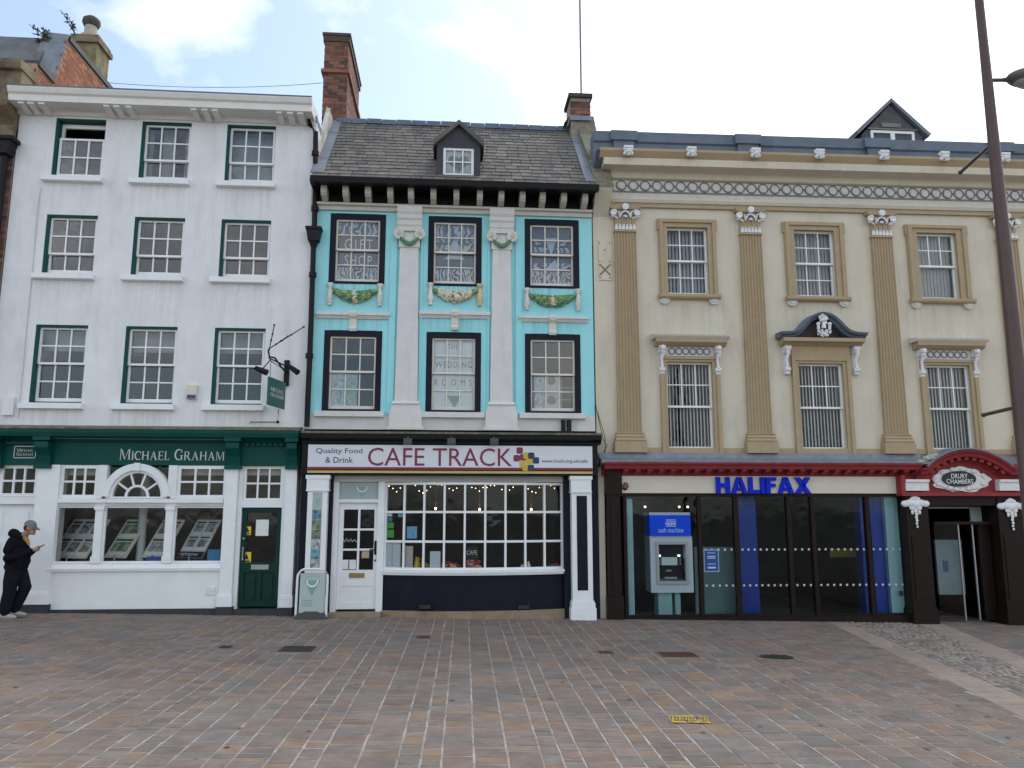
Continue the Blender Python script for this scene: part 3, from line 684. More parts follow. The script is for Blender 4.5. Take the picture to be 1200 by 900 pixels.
# pilasters
for (xa, ya, xb, yb) in ((44.5, 548, 56, 708), (264.5, 548, 270.5, 706), (335.5, 550, 341.5, 706)):
    a = R(0, xa, ya, xb, yb, .16); u0, u1 = a[0], a[1]; gb = gz(u0)
    mb = MB(0); mb.box(u0, u1, -.15, .16, gb + .30, zfb - .003); mb.box(u0 - .02, u1 + .02, -.15, .19, gb + .14, gb + .299); mb.box(u0 - .015, u1 + .015, -.15, .18, gb + .30, gb + .34)
    mb.build('pilaster', WPAINT, bA)
    B(0, 'plinth_block', DPLINTH, bA, (u0 - .03, u1 + .03, -.15, .2, gb - .05, gb + .139))
# stall riser, sill, plinth
ru0, ru1 = U(0, 56.5, 690, .12) - .02, U(0, 256, 690, .12)
zs1 = zz(668, .13); zs0 = zz(660, .13); ZSA = zs0
B(0, 'stall_riser', WPAINT, bA, (ru0, ru1, -.1, .115, g0 + .09, zs1 - .02))
B(0, 'plinth', DPLINTH, bA, (ru0 + .001, ru1 - .001, -.1, .135, g0 - .15, g0 + .088))
mb = MB(0); mb.profile([(-.1, zs1 - .019), (.16, zs1 - .019), (.17, zs1 + .03), (.13, zs0 - .02), (.13, zs0), (-.1, zs0)], ru0 - .02, ru1 + .02); mb.build('shop_sill', WPAINT, bA)
VENT = M('white_vent', (.70, .72, .74), .5, .05)
for x0, x1 in ((47, 57), (242, 252.5)):
    a = R(0, x0, 688, x1, 697.5, .12); mb = MB(0); mb.box(a[0], a[1], .116, .128, a[2], a[3]); mb.box(a[0] + .01, a[1] - .01, .129, .136, a[2] + .065, a[3] - .012); mb.box(a[0] + .01, a[1] - .01, .129, .136, a[2] + .012, a[2] + .058); mb.build('air_vent', VENT, bA)
# transom rail, mullion columns, display windows, upper lights
zt0, zt_ = zz(593, .1), zz(584, .1)
mb = MB(0); mb.profile([(-.02, zt0), (.09, zt0), (.11, zt0 + .03), (.15, zt0 + .06), (.15, zt_ - .02), (.1, zt_), (-.02, zt_)], ru0, ru1); mb.build('transom', WPAINT, bA)
for xa, xb in ((112.5, 123), (195.5, 205)):
    a = R(0, xa + 4, 594, xb - 4, 658, .1); m_ = (U(0, xa, 594, .1) + U(0, xb, 594, .1)) / 2; m2 = m_
    mb = MB(0); mb.box(m2 - .065, m2 + .065, -.02, .13, zs0, zt0); mb.box(m2 - .085, m2 + .085, -.02, .15, zs0 + .001, zs0 + .12); mb.box(m2 - .085, m2 + .085, -.02, .15, zt0 - .07, zt0 - .001)
    mb.box(m2 - .075, m2 + .075, -.02, .12, zt_, zfb - .002); mb.build('mullion', WPAINT, bA)
colA = [(U(0, 117.7, 594, .1)), (U(0, 200.2, 594, .1))]
for a, b in ((ru0, colA[0] - .066), (colA[0] + .066, colA[1] - .066), (colA[1] + .066, ru1 + .02)):
    grid_window(0, bA, a, b, zs0 + .002, zt0 - .002, .06, 1, 1, st=.03, gl=GLASSS, name='shop_window')
for a, b in ((ru0 + .04, colA[0] - .076), (colA[1] + .076, ru1 + .03)):
    grid_window(0, bA, a, b, zt_ + .002, zfb - .004, .09, 3, 2, st=.06, bar=.035, gl=GLASSS, name='upper_light')
# arched fanlight
fc = ((colA[0] + colA[1]) / 2, zt_ + .03); FR_ = (colA[1] - colA[0]) / 2 - .02
mb = MB(0); mb.arc_band(fc, FR_ - .12, FR_, 0, math.pi, .0, .16, 28); mb.arc_band(fc, FR_ - .17, FR_ - .121, 0, math.pi, .0, .11, 28)
mb.arc_band(fc, .17, .21, 0, math.pi, .04, .10, 16)
for k in range(1, 5):
    t = math.pi * k / 5; mb.prism([(fc[0] + r_ * math.cos(t) + o_ * math.sin(t) * -1, fc[1] + r_ * math.sin(t) + o_ * math.cos(t)) for r_, o_ in ((.20, -.016), (FR_ - .16, -.016), (FR_ - .16, .016), (.20, .016))], .045, .095)
mb.box(fc[0] - FR_, fc[0] + FR_, .0, .12, zt_ + .001, zt_ + .03); mb.box(fc[0] - .05, fc[0] + .05, .161, .19, fc[1] + FR_ - .13, fc[1] + FR_ + .01)
fan = mb.build('fanlight', WPAINT, bA, label='white arched fanlight with radiating glazing bars')
def wedge(r0, r1, a0, a1, n=6):
    mb = MB(0); A = [a0 + (a1 - a0) * i / n for i in range(n + 1)]
    mb.prism([(fc[0] + r1 * math.cos(a), fc[1] + r1 * math.sin(a)) for a in A] + ([(fc[0] + r0 * math.cos(a), fc[1] + r0 * math.sin(a)) for a in A[::-1]] if r0 > .01 else [fc]), .066, .07)
    mb.build('pane', GLASSS, fan)
for k in range(5): wedge(.21, FR_ - .17, math.pi * k / 5 + .02, math.pi * (k + 1) / 5 - .02)
wedge(0, .17, 0.001, math.pi - .001, 10)
for s_ in (-1, 1):    # spandrel panes
    mb = MB(0); A = [math.pi / 2 - s_ * (math.pi / 2) * i / 8 * .82 for i in range(9)]
    mb.prism([(fc[0] + (FR_ - .02) * math.cos(a), min(fc[1] + (FR_ - .02) * math.sin(a), zfb - .03)) for a in A] + [(fc[0] + s_ * (FR_ - .03), zfb - .03)], .03, .034); mb.build('pane', GLASSS, fan)
# doors
du0_, du1_ = U(0, 281, 600, -.02), U(0, 334.5, 600, -.02)
dz1 = Z(0, 305, 595, -.02); gd = gz((du0_ + du1_) / 2)
B(0, 'door_frame', WPAINT, bA, (du0_ - .02, du0_ + .05, -.12, .06, gd + .1, zfb - .003), (du1_ - .05, du1_ + .03, -.12, .06, gd + .1, zfb - .003), (du0_ + .05, du1_ - .05, -.12, .059, dz1 + .005, dz1 + .12))
grid_window(0, bA, du0_ + .052, du1_ - .052, dz1 + .122, zfb - .005, .03, 3, 2, st=.05, bar=.032, gl=GLASSS, name='upper_light')
a0, a1, zb_ = du0_ + .051, du1_ - .051, gd + .13
zg0 = Z(0, 300, 659, 0)
mb = MB(0); mb.box(a0, a0 + .09, -.05, 0, zb_, dz1); mb.box(a1 - .09, a1, -.05, 0, zb_, dz1); mb.box(a0 + .09, a1 - .09, -.05, -.001, dz1 - .09, dz1); mb.box(a0 + .09, a1 - .09, -.05, -.001, zb_, zb_ + .1)
mb.box(a0 + .09, a1 - .09, -.05, -.001, zg0 - .17, zg0); mb.box((a0 + a1) / 2 - .04, (a0 + a1) / 2 + .04, -.05, -.001, zb_ + .1, zg0 - .17); mb.box(a0 + .09, a1 - .09, -.045, -.03, zb_ + .1, zg0 - .17)
for q0, q1 in ((a0 + .12, (a0 + a1) / 2 - .07), ((a0 + a1) / 2 + .07, a1 - .12)): mb.taper(q0, q1, -.03, -.012, zb_ + .14, zg0 - .21, 0)
door = mb.build('door', GREEND, bA, label='bottle green half glazed door with letter plate')
pane(0, door, a0 + .09, a1 - .09, zg0, dz1 - .09, -.03, GLASSS)
B(0, 'letter_plate', CHROME, door, ((a0 + a1) / 2 - .15, (a0 + a1) / 2 + .16, 0, .012, zg0 - .125, zg0 - .04))
mb = MB(0); mb.tube([(a0 + .05, .03, zg0 + .05), (a0 + .05, .03, zg0 + .26)], .012); mb.box(a0 + .035, a0 + .065, 0, .03, zg0 + .04, zg0 + .07); mb.box(a0 + .035, a0 + .065, 0, .03, zg0 + .24, zg0 + .27); mb.ball((a0 + .05, .01, zg0 + .42), .025); mb.build('handle', CHROME, door)
B(0, 'door_step', DPLINTH, bA, (du0_ - .02, du1_ + .03, -.12, .17, gd - .1, gd + .10))
YEL = M('warning_yellow', (.75, .55, .02), .5, .04); BLK = M('print_black', (.02, .02, .02), .6, .05)
for y0, y1 in ((617, 627), (647, 660)):
    a = R(0, 285.5 if y0 < 630 else 283.5, y0, 293.5, y1, 0); mb = MB(0); mb.cur = 0; mb.box(a[0], a[1], -.022, -.019, a[2], a[3]); mb.cur = 1
    cx_ = (a[0] + a[1]) / 2; h_ = a[3] - a[2]; mb.prism([(cx_ - .042, a[2] + h_ * .35), (cx_ + .042, a[2] + h_ * .35), (cx_, a[2] + h_ * .9)], -.0189, -.0175); mb.box(a[0] + .02, a[1] - .02, -.0189, -.0175, a[2] + h_ * .1, a[2] + h_ * .24)
    mb.build('warning_sticker', [YEL, BLK], door)
a = R(0, 300, 609, 314, 628, 0); B(0, 'notice', PAPER, door, (a[0], a[1], -.022, -.019, a[2], a[3]))
# left door, panelled white
lu1 = U(0, 41, 600, 0); lu0 = lu1 - 1.0; zl1 = Z(0, 20, 591, 0)
mb = MB(0); mb.box(lu0, lu1, -.1, -.04, gz(-8) + .12, zl1)
for (p0, p1) in ((lu0 + .12, lu0 + .45), (lu0 + .55, lu1 - .12)):
    for q0, q1 in ((gz(-8) + .25, gz(-8) + .75), (gz(-8) + .9, gz(-8) + 1.2), (gz(-8) + 1.3, zl1 - .12)): mb.taper(p0, p1, -.041, -.022, q0, q1, .0); 
mb.build('door', WPAINT, bA, label='white panelled street door')
B(0, 'door_frame', WPAINT, bA, (lu0 - .1, lu1 + .03, -.1, .05, zl1 + .003, zl1 + .13), (lu0 - .15, lu0 - .01, -.1, .1, gz(-8) + .1, zfb - .003), (lu1 + .001, lu1 + .1, -.1, .02, gz(-8) + .1, zl1 + .002))
grid_window(0, bA, U(0, 3, 560, .03) - .05, U(0, 45, 560, .03), zl1 + .135, zfb - .005, .03, 3, 2, st=.06, bar=.035, gl=GLASSS, name='upper_light')
B(0, 'door_step', DPLINTH, bA, (lu0 - .15, lu1 + .1, -.1, .18, gz(-8) - .1, gz(-8) + .10)); B(0, 'step_edge', YEL, bA, (lu0, lu1, -.03, -.015, gz(-8) + .10, gz(-8) + .125))
mb = MB(0); mb.box(AU0, lu0 - .151, -.3, .05, gz(-8) - .1, zfb - .003); mb.build('wall_pier', WHITE, bA)
# interior of the shop
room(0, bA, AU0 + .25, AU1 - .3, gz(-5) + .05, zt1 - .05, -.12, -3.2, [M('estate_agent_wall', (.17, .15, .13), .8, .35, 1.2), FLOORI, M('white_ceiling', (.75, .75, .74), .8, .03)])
mb = MB(0); up = U(0, 166.5, 620, -.7); mb.tube([(up, -.7, .2), (up, -.7, 3.1)], .075, 14); mb.build('post', M('post_paint', (.50, .55, .54), .5, .05), bA, smooth=40)
for x0, x1 in ((66, 116), (212, 262), (287, 331)):
    a = R(0, x0, 545, x1, 557, -.1); B(0, 'blind', BLINDB, bA, (a[0], a[1], -.16, -.15, a[2], a[3] + .05))
B(0, 'lettering_panel', GREEN, bA, (U(0, 17, 530, .11), U(0, 41, 530, .11), .101, .108, Z(0, 25, 537, .11), Z(0, 25, 522, .11)))
SILVER = M('letter_silver', (.62, .62, .58), .4, .05)
a = R(0, 141, 526, 263, 539.5, .11); glyphs(0, 'Michael Graham', a, .101, SILVER, bA, table=SERIF, gap=.10, label='pale serif shop name letters')
a = R(0, 17, 522.5, 41.5, 537, .11); mb = MB(0)
for q in ((a[0], a[1], a[3] - .012, a[3]), (a[0], a[1], a[2], a[2] + .012), (a[0], a[0] + .012, a[2], a[3]), (a[1] - .012, a[1], a[2], a[3])): mb.box(q[0], q[1], .1085, .1115, q[2], q[3])
mb.build('sign_border', SILVER, bA)
h_ = (a[3] - a[2])
glyphs(0, 'Michael', (a[0] + .05, a[1] - .05, a[2] + h_ * .52, a[2] + h_ * .78), .1085, SILVER, bA, table=SERIF, gap=.1, ext=.003)
glyphs(0, 'Graham', (a[0] + .05, a[1] - .05, a[2] + h_ * .2, a[2] + h_ * .46), .1085, SILVER, bA, table=SERIF, gap=.1, ext=.003)

B(0, 'bounce_bed', M('bounce_bed', (.55, .55, .53), .7, .05), bA, (ru0, ru1, -1.1, -.11, ZSA - .06, ZSA - .021))  # pale window bed added to bounce daylight up onto the property boards

# ------------------------------------------------------------------ brick building at the far left edge
XZ = AU0 - .02
bZ = empty('corner_building', (XZ - 2.5, 0.5, gz(-10)), 'old red brick building with blackened stone cornice beside the white office', 'building')
BRMAT = bpy.data.materials.new('red_brick_wall'); BRMAT.use_nodes = True
_n = BRMAT.node_tree; _b = _n.nodes['Principled BSDF']; _b.inputs['Roughness'].default_value = .85
zst0 = Z(0, 10, 150); zst1 = Z(0, 10, 104, .25)
B(0, 'wall', MORTAR, bZ, (XZ - 5, XZ, -9, .015, gz(-10) - .2, zst0))
bricks(0, bZ, [('f', .015, XZ - .904, XZ - .004, 5.4, zst0 - .54), ('f', .015, XZ - .904, XZ - .004, gz(-9), 5.39), ('f', .015, XZ - 4.99, XZ - .908, gz(-10) - .05, zst0 - .54)], BRICK, keep=190)
# stone entablature over the brick
mb = MB(0)
mb.profile([(-.4, zst0 - .55), (.05, zst0 - .55), (.07, zst0 - .25), (.12, zst0 - .2), (.14, zst0), (.22, zst0 + .1), (.42, zst0 + .25), (.45, zst0 + .36), (.45, zst0 + .42), (.1, zst0 + .5), (-.4, zst0 + .5)], XZ - 5, XZ + .0)
mb.build('stone_cornice', STONE, bZ)
pz1 = Z(0, 10, 70, .05)
mb = MB(0); mb.box(XZ - 5, XZ - .01, -.45, .03, zst0 + .501, pz1 - .2); mb.build('parapet', STONE, bZ)
mb = MB(0); mb.profile([(-.5, pz1 - .199), (.12, pz1 - .199), (.16, pz1 - .1), (.14, pz1 - .02), (-.5, pz1)], XZ - 5, XZ + .02); mb.build('parapet_coping', STONE, bZ)
# gable end rising behind the parapet, facing the white roof
ridge = side(XZ, 80, 47); back = side(XZ, 134, 112); valley = side(XZ, 62, 97); frontt = side(XZ, 44, 76)
zl = AZT + .1
gp = [(valley[0], valley[1]), (ridge[0], ridge[1]), (back[0], back[1]), (back[0], zl - 2), (.0 - .4, zl - 2), (-.4, frontt[1]), (frontt[0], frontt[1])]
mb = MB(0); n = len(gp)
mb.add([(XZ, d, z) for d, z in gp] + [(XZ - .35, d, z) for d, z in gp], [tuple(range(n)), tuple(range(2 * n - 1, n - 1, -1))] + [(i, (i + 1) % n, n + (i + 1) % n, n + i) for i in range(n)])
gable = mb.build('gable', M('orange_mortar', (.36, .25, .17), .9, .12, 8), bZ)
def ztop(d):
    P = sorted([(frontt[0], frontt[1]), (valley[0], valley[1]), (ridge[0], ridge[1]), (back[0], back[1])])
    for (a, za), (b, zb) in zip(P, P[1:]):
        if a <= d <= b: return za + (zb - za) * (d - a) / (b - a)
    return -99
bricks(0, gable, [('s', XZ, back[0], -.4, zl - .6, ztop)], BRICKO, keep=0)
for (p, q) in ((ridge, back), (frontt, valley)):      # coping down the two slopes
    mb = MB(0); mb.add([(XZ + .05, p[0], p[1] - .02), (XZ + .05, q[0], q[1] - .02), (XZ + .05, q[0], q[1] + .10), (XZ + .05, p[0], p[1] + .10), (XZ - .4, p[0], p[1] - .02), (XZ - .4, q[0], q[1] - .02), (XZ - .4, q[0], q[1] + .10), (XZ - .4, p[0], p[1] + .10)],
           [(0, 1, 2, 3), (7, 6, 5, 4), (0, 4, 5, 1), (1, 5, 6, 2), (2, 6, 7, 3), (3, 7, 4, 0)])
    mb.build('gable_coping', M('dark_lead', (.05, .05, .055), .6, .2), bZ)
# slate roof left of the gable, front slope
mb = MB(0); mb.add([(XZ - .36, valley[0] + .25, valley[1] - .15), (XZ - .36, ridge[0], ridge[1] + .02), (XZ - 6, ridge[0], ridge[1] + .02), (XZ - 6, valley[0] + .25, valley[1] - .15), (XZ - .36, back[0], back[1]), (XZ - 6, back[0], back[1])], [(0, 1, 2, 3), (1, 4, 5, 2)])
mb.build('roof', M('grey_roof_slate', (.13, .14, .15), .7, .2, 4, .006, 12), bZ)
mb = MB(0); mb.add([(XZ + .03, valley[0] - .02, valley[1] + .12), (XZ + .03, ridge[0] + .02, ridge[1] + .12), (XZ - .5, ridge[0] + .02, ridge[1] + .16), (XZ - .5, valley[0], valley[1] + .16)], [(0, 1, 2, 3)]); mb.build('lead_dressing', LEADG, bZ)
# stone chimney with pot
at0 = lambda x, y, d: ray(x, y).x * (DIST - d) / ray(x, y).y
cu1 = XZ - .40; cf, cz1 = side(cu1, 115, 41); cb = side(cu1, 128.5, 63)[0]
mb = MB(0); mb.box(cu1 - .66, cu1, cb, cf, zl, cz1 - .22); mb.build('chimney', M('lichen_brick', (.22, .185, .105), .9, .3, 7, .012, 14, dirt=(.09, .085, .05), dirt_amt=.7, streak=(4, 4, 4), dirt_lo=.45, dirt_hi=.65), bZ)
mb = MB(0); mb.box(cu1 - .72, cu1 + .06, cb - .06, cf + .06, cz1 - .219, cz1 - .09); mb.box(cu1 - .64, cu1 + .02, cb - .02, cf + .02, cz1 - .089, cz1); mb.build('chimney_cap', STONE, bZ)
pu, pd = at0(107, 30, cf - .3), cf - .3
mb = MB(0); mb.tube([(pu, pd, cz1), (pu, pd, cz1 + .12), (pu, pd, cz1 + .13), (pu, pd, cz1 + .42)], [.24, .22, .15, .14], 14); mb.build('chimney_pot', M('buff_pot', (.42, .38, .32), .8, .15, 8), bZ, smooth=40)
mb = MB(0); mb.tube([(pu, pd, cz1 + .40), (pu, pd, cz1 + .48), (pu, pd, cz1 + .58), (pu, pd, cz1 + .66)], [.17, .21, .20, .10], 14); mb.build('pot_cowl', M('dark_clay', (.07, .065, .06), .8, .2, 8), bZ, smooth=50)
# hopper and pipe on the brick front
mb = MB(0); hu, hz = pt(0, 6, 172, .15); mb.taper(hu - .1, hu + .1, .02, .26, hz - .16, hz + .1, -.05); mb.box(hu - .2, hu + .2, .02, .3, hz + .101, hz + .17); mb.tube([(hu, .12, hz - .15), (hu, .12, 3)], .06, 10); mb.build('downpipe', IRON, bZ, smooth=40)
# weeds rooted in the masonry
LEAFM = M('weed_leaf', (.055, .085, .035), .6, .2, 8)
def weed(px_root, px_tips, dplane, label, seed):
    rw = random.Random(seed); d0 = dplane
    def P(x, y): r_ = ray(x, y); t = (DIST - d0) / r_.y; return Vector((r_.x * t, d0, CAMZ + r_.z * t))
    base = P(*px_root); mb = MB(0); lf = MB(0)
    for tp in px_tips:
        e = P(*tp); mid = (base + e) / 2 + Vector((rw.uniform(-.05, .05), rw.uniform(-.1, .1), .06)); pts = [base * (1 - t) ** 2 + mid * 2 * t * (1 - t) + e * t * t for t in (0, .25, .5, .75, 1)]
        mb.tube([tuple(p) for p in pts], [.014, .012, .009, .007, .004], 5)
        for i in range(22):
            t = rw.uniform(.25, 1); p = base * (1 - t) ** 2 + mid * 2 * t * (1 - t) + e * t * t; dv = Vector((rw.uniform(-1, 1), rw.uniform(-1, 1), rw.uniform(-.6, .8))).normalized() * rw.uniform(.05, .11); sdv = dv.cross(Vector((rw.uniform(-1, 1), rw.uniform(-1, 1), 1))).normalized() * .018
            lf.add([tuple(p), tuple(p + dv * .5 + sdv), tuple(p + dv), tuple(p + dv * .5 - sdv)], [(0, 1, 2, 3)])
    st = mb.build('buddleia', M('weed_stem', (.09, .075, .05), .8, .2), None, label=label, cat='plant')
    lf.build('foliage', LEAFM, st, fix=False, kind='stuff')
weed((57, 50), ((37, 31), (40, 40), (56, 36), (50, 33), (41, 48)), ridge[0] + .1, 'bushy weed with several leafy stems sprouting from the ridge of the brick building', 2)
weed((88, 40), ((72, 13), (79, 19), (84, 28)), ridge[0] - .1, 'thin upright weed sprouting beside the stone chimney pot', 4)

# ------------------------------------------------------------------ turquoise cafe building (middle)
BU0, BU1 = AU1 + .003, U(1, 694, 300)
zE = Z(1, 540, 250)                       # wall head under the eaves
zB0 = Z(1, 540, 503)
bB = empty('cafe_building', ((BU0 + BU1) / 2, 0, 0), 'turquoise painted house with slate roof, flower garlands and navy cafe front', 'building')
BW = [((-2.369, -1.318), (4.065, 5.4)), ((-2.403, -1.331), (1.715, 3.187)), ((-.481, .550), (4.065, 5.4)), ((-.481, .550), (1.715, 3.187)), ((1.406, 2.473), (4.065, 5.4)), ((1.406, 2.473), (1.715, 3.187))]
BW = [(c[0], c[1], r[0] * 1.05 + CAMZ, r[1] * 1.05 + CAMZ) for c, r in BW]
zBlue = Z(1, 540, 487)
sill_stains(BLUE, [(w[0], w[1]) for w in BW], [BW[0][2] - .01, BW[0][2] - .62], (.10, .24, .27), .45, .5)
wall(1, 'wall', BLUE, bB, BU0, BU1, zBlue, zE, [(w[0], w[1], w[2], w[3]) for w in BW], 0, .3)
B(1, 'wall_base', STONEP, bB, (BU0, BU1, -.3, .02, zB0 - .02, zBlue - .001))
B(1, 'side_wall', WHITE, bB, (BU0 + .002, BU0 + .2, -5, -.302, .2, zE), (BU1 - .2, BU1 - .002, -5, -.302, .2, zE), (BU0 + .2, BU1 - .2, -5, -4.8, .2, zE))
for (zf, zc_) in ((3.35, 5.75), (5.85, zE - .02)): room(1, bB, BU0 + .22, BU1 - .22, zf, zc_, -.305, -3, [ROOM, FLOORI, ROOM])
for i, w in enumerate(BW):
    u0, u1, z0, z1 = w; f = .105
    mb = MB(1); mb.box(u0 - .005, u0 + f, -.2, .012, z0, z1); mb.box(u1 - f, u1 + .005, -.2, .012, z0, z1); mb.box(u0 + f, u1 - f, -.2, .011, z1 - f * 1.05, z1 + .004); mb.box(u0 + f, u1 - f, -.2, .011, z0 - .004, z0 + .045)
    mb.build('window_frame', NAVY, bB)
    sash(1, bB, u0 + f + .001, u1 - f - .001, z0 + .046, z1 - f * 1.05 - .001, -.03, 3, 2, 2, bar=.022, st=.035, mat=M('cream_sash', (.70, .68, .62), .5, .04, 5))
    if z0 < 5: B(1, 'sill', STONEP, bB, (u0 - .12, u1 + .08, -.05, .12, z0 - .105, z0 - .006))
# painted window decoration
ART = film('window_paint', (.50, .70, .84), 2.6, .50); ARTD = film('window_paint_dense', (.66, .76, .86), 4.2, .42); PALEFILM = M('frosted_film', (.86, .93, .94), .6, .04, 3); CRANE = M('paper_white', (.55, .66, .74), .7, .05, 6)
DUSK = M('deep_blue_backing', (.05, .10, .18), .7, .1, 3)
for i in (0, 2, 4):
    u0, u1, z0, z1 = BW[i]; a, b, c, e = u0 + .13, u1 - .13, z0 + .06, z1 - .12; h = e - c
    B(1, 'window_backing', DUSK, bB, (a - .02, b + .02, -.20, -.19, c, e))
    if i == 0: bands = ((c, c + .245 * h, ARTD), (e - .24 * h, e, ART))
    else: bands = ((c, c + .26 * h, ARTD), (e - .30 * h, e, ART) if i == 2 else (c + .34 * h, c + .40 * h, ART), (e - .42 * h, e - .34 * h, ART))
    for p, q, m_ in bands: B(1, 'painted_border', m_, bB, (a, b, -.132, -.13, p, q))
    if i == 0:
        text(1, 'GIFT', (a + .13, b - .12, c + .54 * h, c + .72 * h), -.128, PAPER, bB, spacing=1.35, ext=.001); text(1, 'SHOP', (a + .14, b - .13, c + .28 * h, c + .45 * h), -.128, PAPER, bB, spacing=1.2, ext=.001)
    else:
        mb = MB(1); m_ = (a + b) / 2
        if i == 2: mb.prism([(m_ - .15, c + .52 * h), (m_ + .13, c + .52 * h), (m_, c + .82 * h)], -.13, -.127); mb.prism([(m_ + .05, c + .52 * h), (m_ + .36, c + .72 * h), (m_ + .2, c + .52 * h)], -.126, -.123); mb.prism([(m_ - .36, c + .62 * h), (m_ - .16, c + .52 * h), (m_ - .26, c + .52 * h)], -.126, -.123); mb.prism([(m_ - .22, c + .42 * h), (m_ + .2, c + .42 * h), (m_ + .1, c + .50 * h), (m_ - .1, c + .50 * h)], -.122, -.12)
        else:
            mb.prism([(m_ - .12, c + .82 * h), (m_ + .12, c + .82 * h), (m_, c + .52 * h)], -.13, -.127); mb.prism([(m_ - .36, c + .8 * h), (m_ - .2, c + .72 * h), (m_ - .30, c + .70 * h)], -.126, -.123); mb.prism([(m_ - .15, c + .27 * h), (m_ + .18, c + .27 * h), (m_ + .08, c + .46 * h)], -.13, -.127); mb.prism([(m_ + .15, c + .7 * h), (m_ + .36, c + .82 * h), (m_ + .28, c + .70 * h)], -.122, -.12); mb.prism([(m_ + .1, c + .28 * h), (m_ + .36, c + .38 * h), (m_ + .28, c + .28 * h)], -.119, -.117); mb.prism([(m_ - .36, c + .36 * h), (m_ - .2, c + .30 * h), (m_ - .33, c + .28 * h)], -.119, -.117)
        mb.build('paper_crane_motif', CRANE, bB)
# middle lower window: frosted, lettered
u0, u1, z0, z1 = BW[3]; a, b, c, e = u0 + .13, u1 - .13, z0 + .06, z1 - .12; h = e - c
B(1, 'frosted_panel', PALEFILM, bB, (a - .02, b + .02, -.135, -.128, c - .01, e + .01))
TEAL = M('sign_teal', (.12, .26, .25), .6, .05); m_ = (a + b) / 2
def wtext(s, x0, y0, x1, y1, sp=1.4): text(1, s, R(1, x0, y0, x1, y1, -.1), -.127, TEAL, bB, spacing=sp, ext=.001)
wtext('THE', 525, 403, 537, 409, 1.2); wtext('WEDDING', 510, 423, 553, 431, 1.2); wtext('ROOMS', 509, 444, 553, 452, 2.0)
qa = R(1, 524, 462, 541, 478, -.1); mb = MB(1); mb.prism([(qa[0], qa[3] - .03), (qa[1], qa[3] - .03), ((qa[0] + qa[1]) / 2, qa[2])], -.127, -.125); mb.arc_band(((qa[0] + qa[1]) / 2, qa[3] - .03), .045, .06, math.pi, 2 * math.pi, -.1245, -.123, 10); mb.build('emblem', M('sage_print', (.25, .42, .37), .6, .05), bB)
# posters and shelf in the other lower windows
FLOR = M('floral_print', ((.55, .62, .66), (.66, .70, .72), (.45, .58, .55)), .7, .25, 16, island=.1, dirt=(.15, .3, .32), dirt_amt=.8, streak=(14, 14, 14), dirt_lo=.52, dirt_hi=.62)
def sheet(fr, b, x0, y0, x1, y1, d, mat, name, label, cat, group=None, th=.004):
    q = R(b, x0, y0, x1, y1, d); mb = MB(fr); mb.box(q[0], q[1], d - th, d, q[2], q[3]); return mb.build(name, mat, None, label=label, cat=cat, group=group)
sheet(1, 1, 387, 437, 403, 479, -.12, FLOR, 'poster', 'floral poster below the gift shop lettering, the one nearer the black downpipe', 'poster', 'floral posters')
sheet(1, 1, 404.5, 437, 418, 479, -.122, FLOR, 'poster', 'floral poster below the gift shop lettering, the one nearer the pale pilaster', 'poster', 'floral posters')
sheet(1, 1, 626, 441, 639, 480, -.12, FLOR, 'poster', 'pale blue poster inside the lower window right of the wedding rooms window', 'poster')
pp = sheet(1, 1, 640, 440, 656, 480, -.122, M('cream_paper', (.62, .64, .62), .7, .05), 'display_card', 'pale card with two round plates printed on it in lower turquoise house window', 'poster')
for yy in (446, 469):
    q = pt(1, 646.5, yy, -.12); mb = MB(1); mb.disc(q, .085, -.1215, -.117, 18); pr = mb.build('plate_print', M('plate_brown', (.25, .2, .17), .6, .3, 20), pp)
mb = MB(1); q = R(1, 658, 440, 672, 482, -.2); 
for k in range(4): mb.box(q[0], q[1], -.38, -.2, q[2] + (q[3] - q[2]) * k / 3 - .015, q[2] + (q[3] - q[2]) * k / 3)
mb.box(q[0] - .03, q[0], -.38, -.2, q[2] - .02, q[3]); mb.build('shelf_unit', M('pale_shelf', (.45, .42, .36), .6, .08), None, label='small shelf unit of gifts behind the lower window next to the raking party wall', cat='shelf')
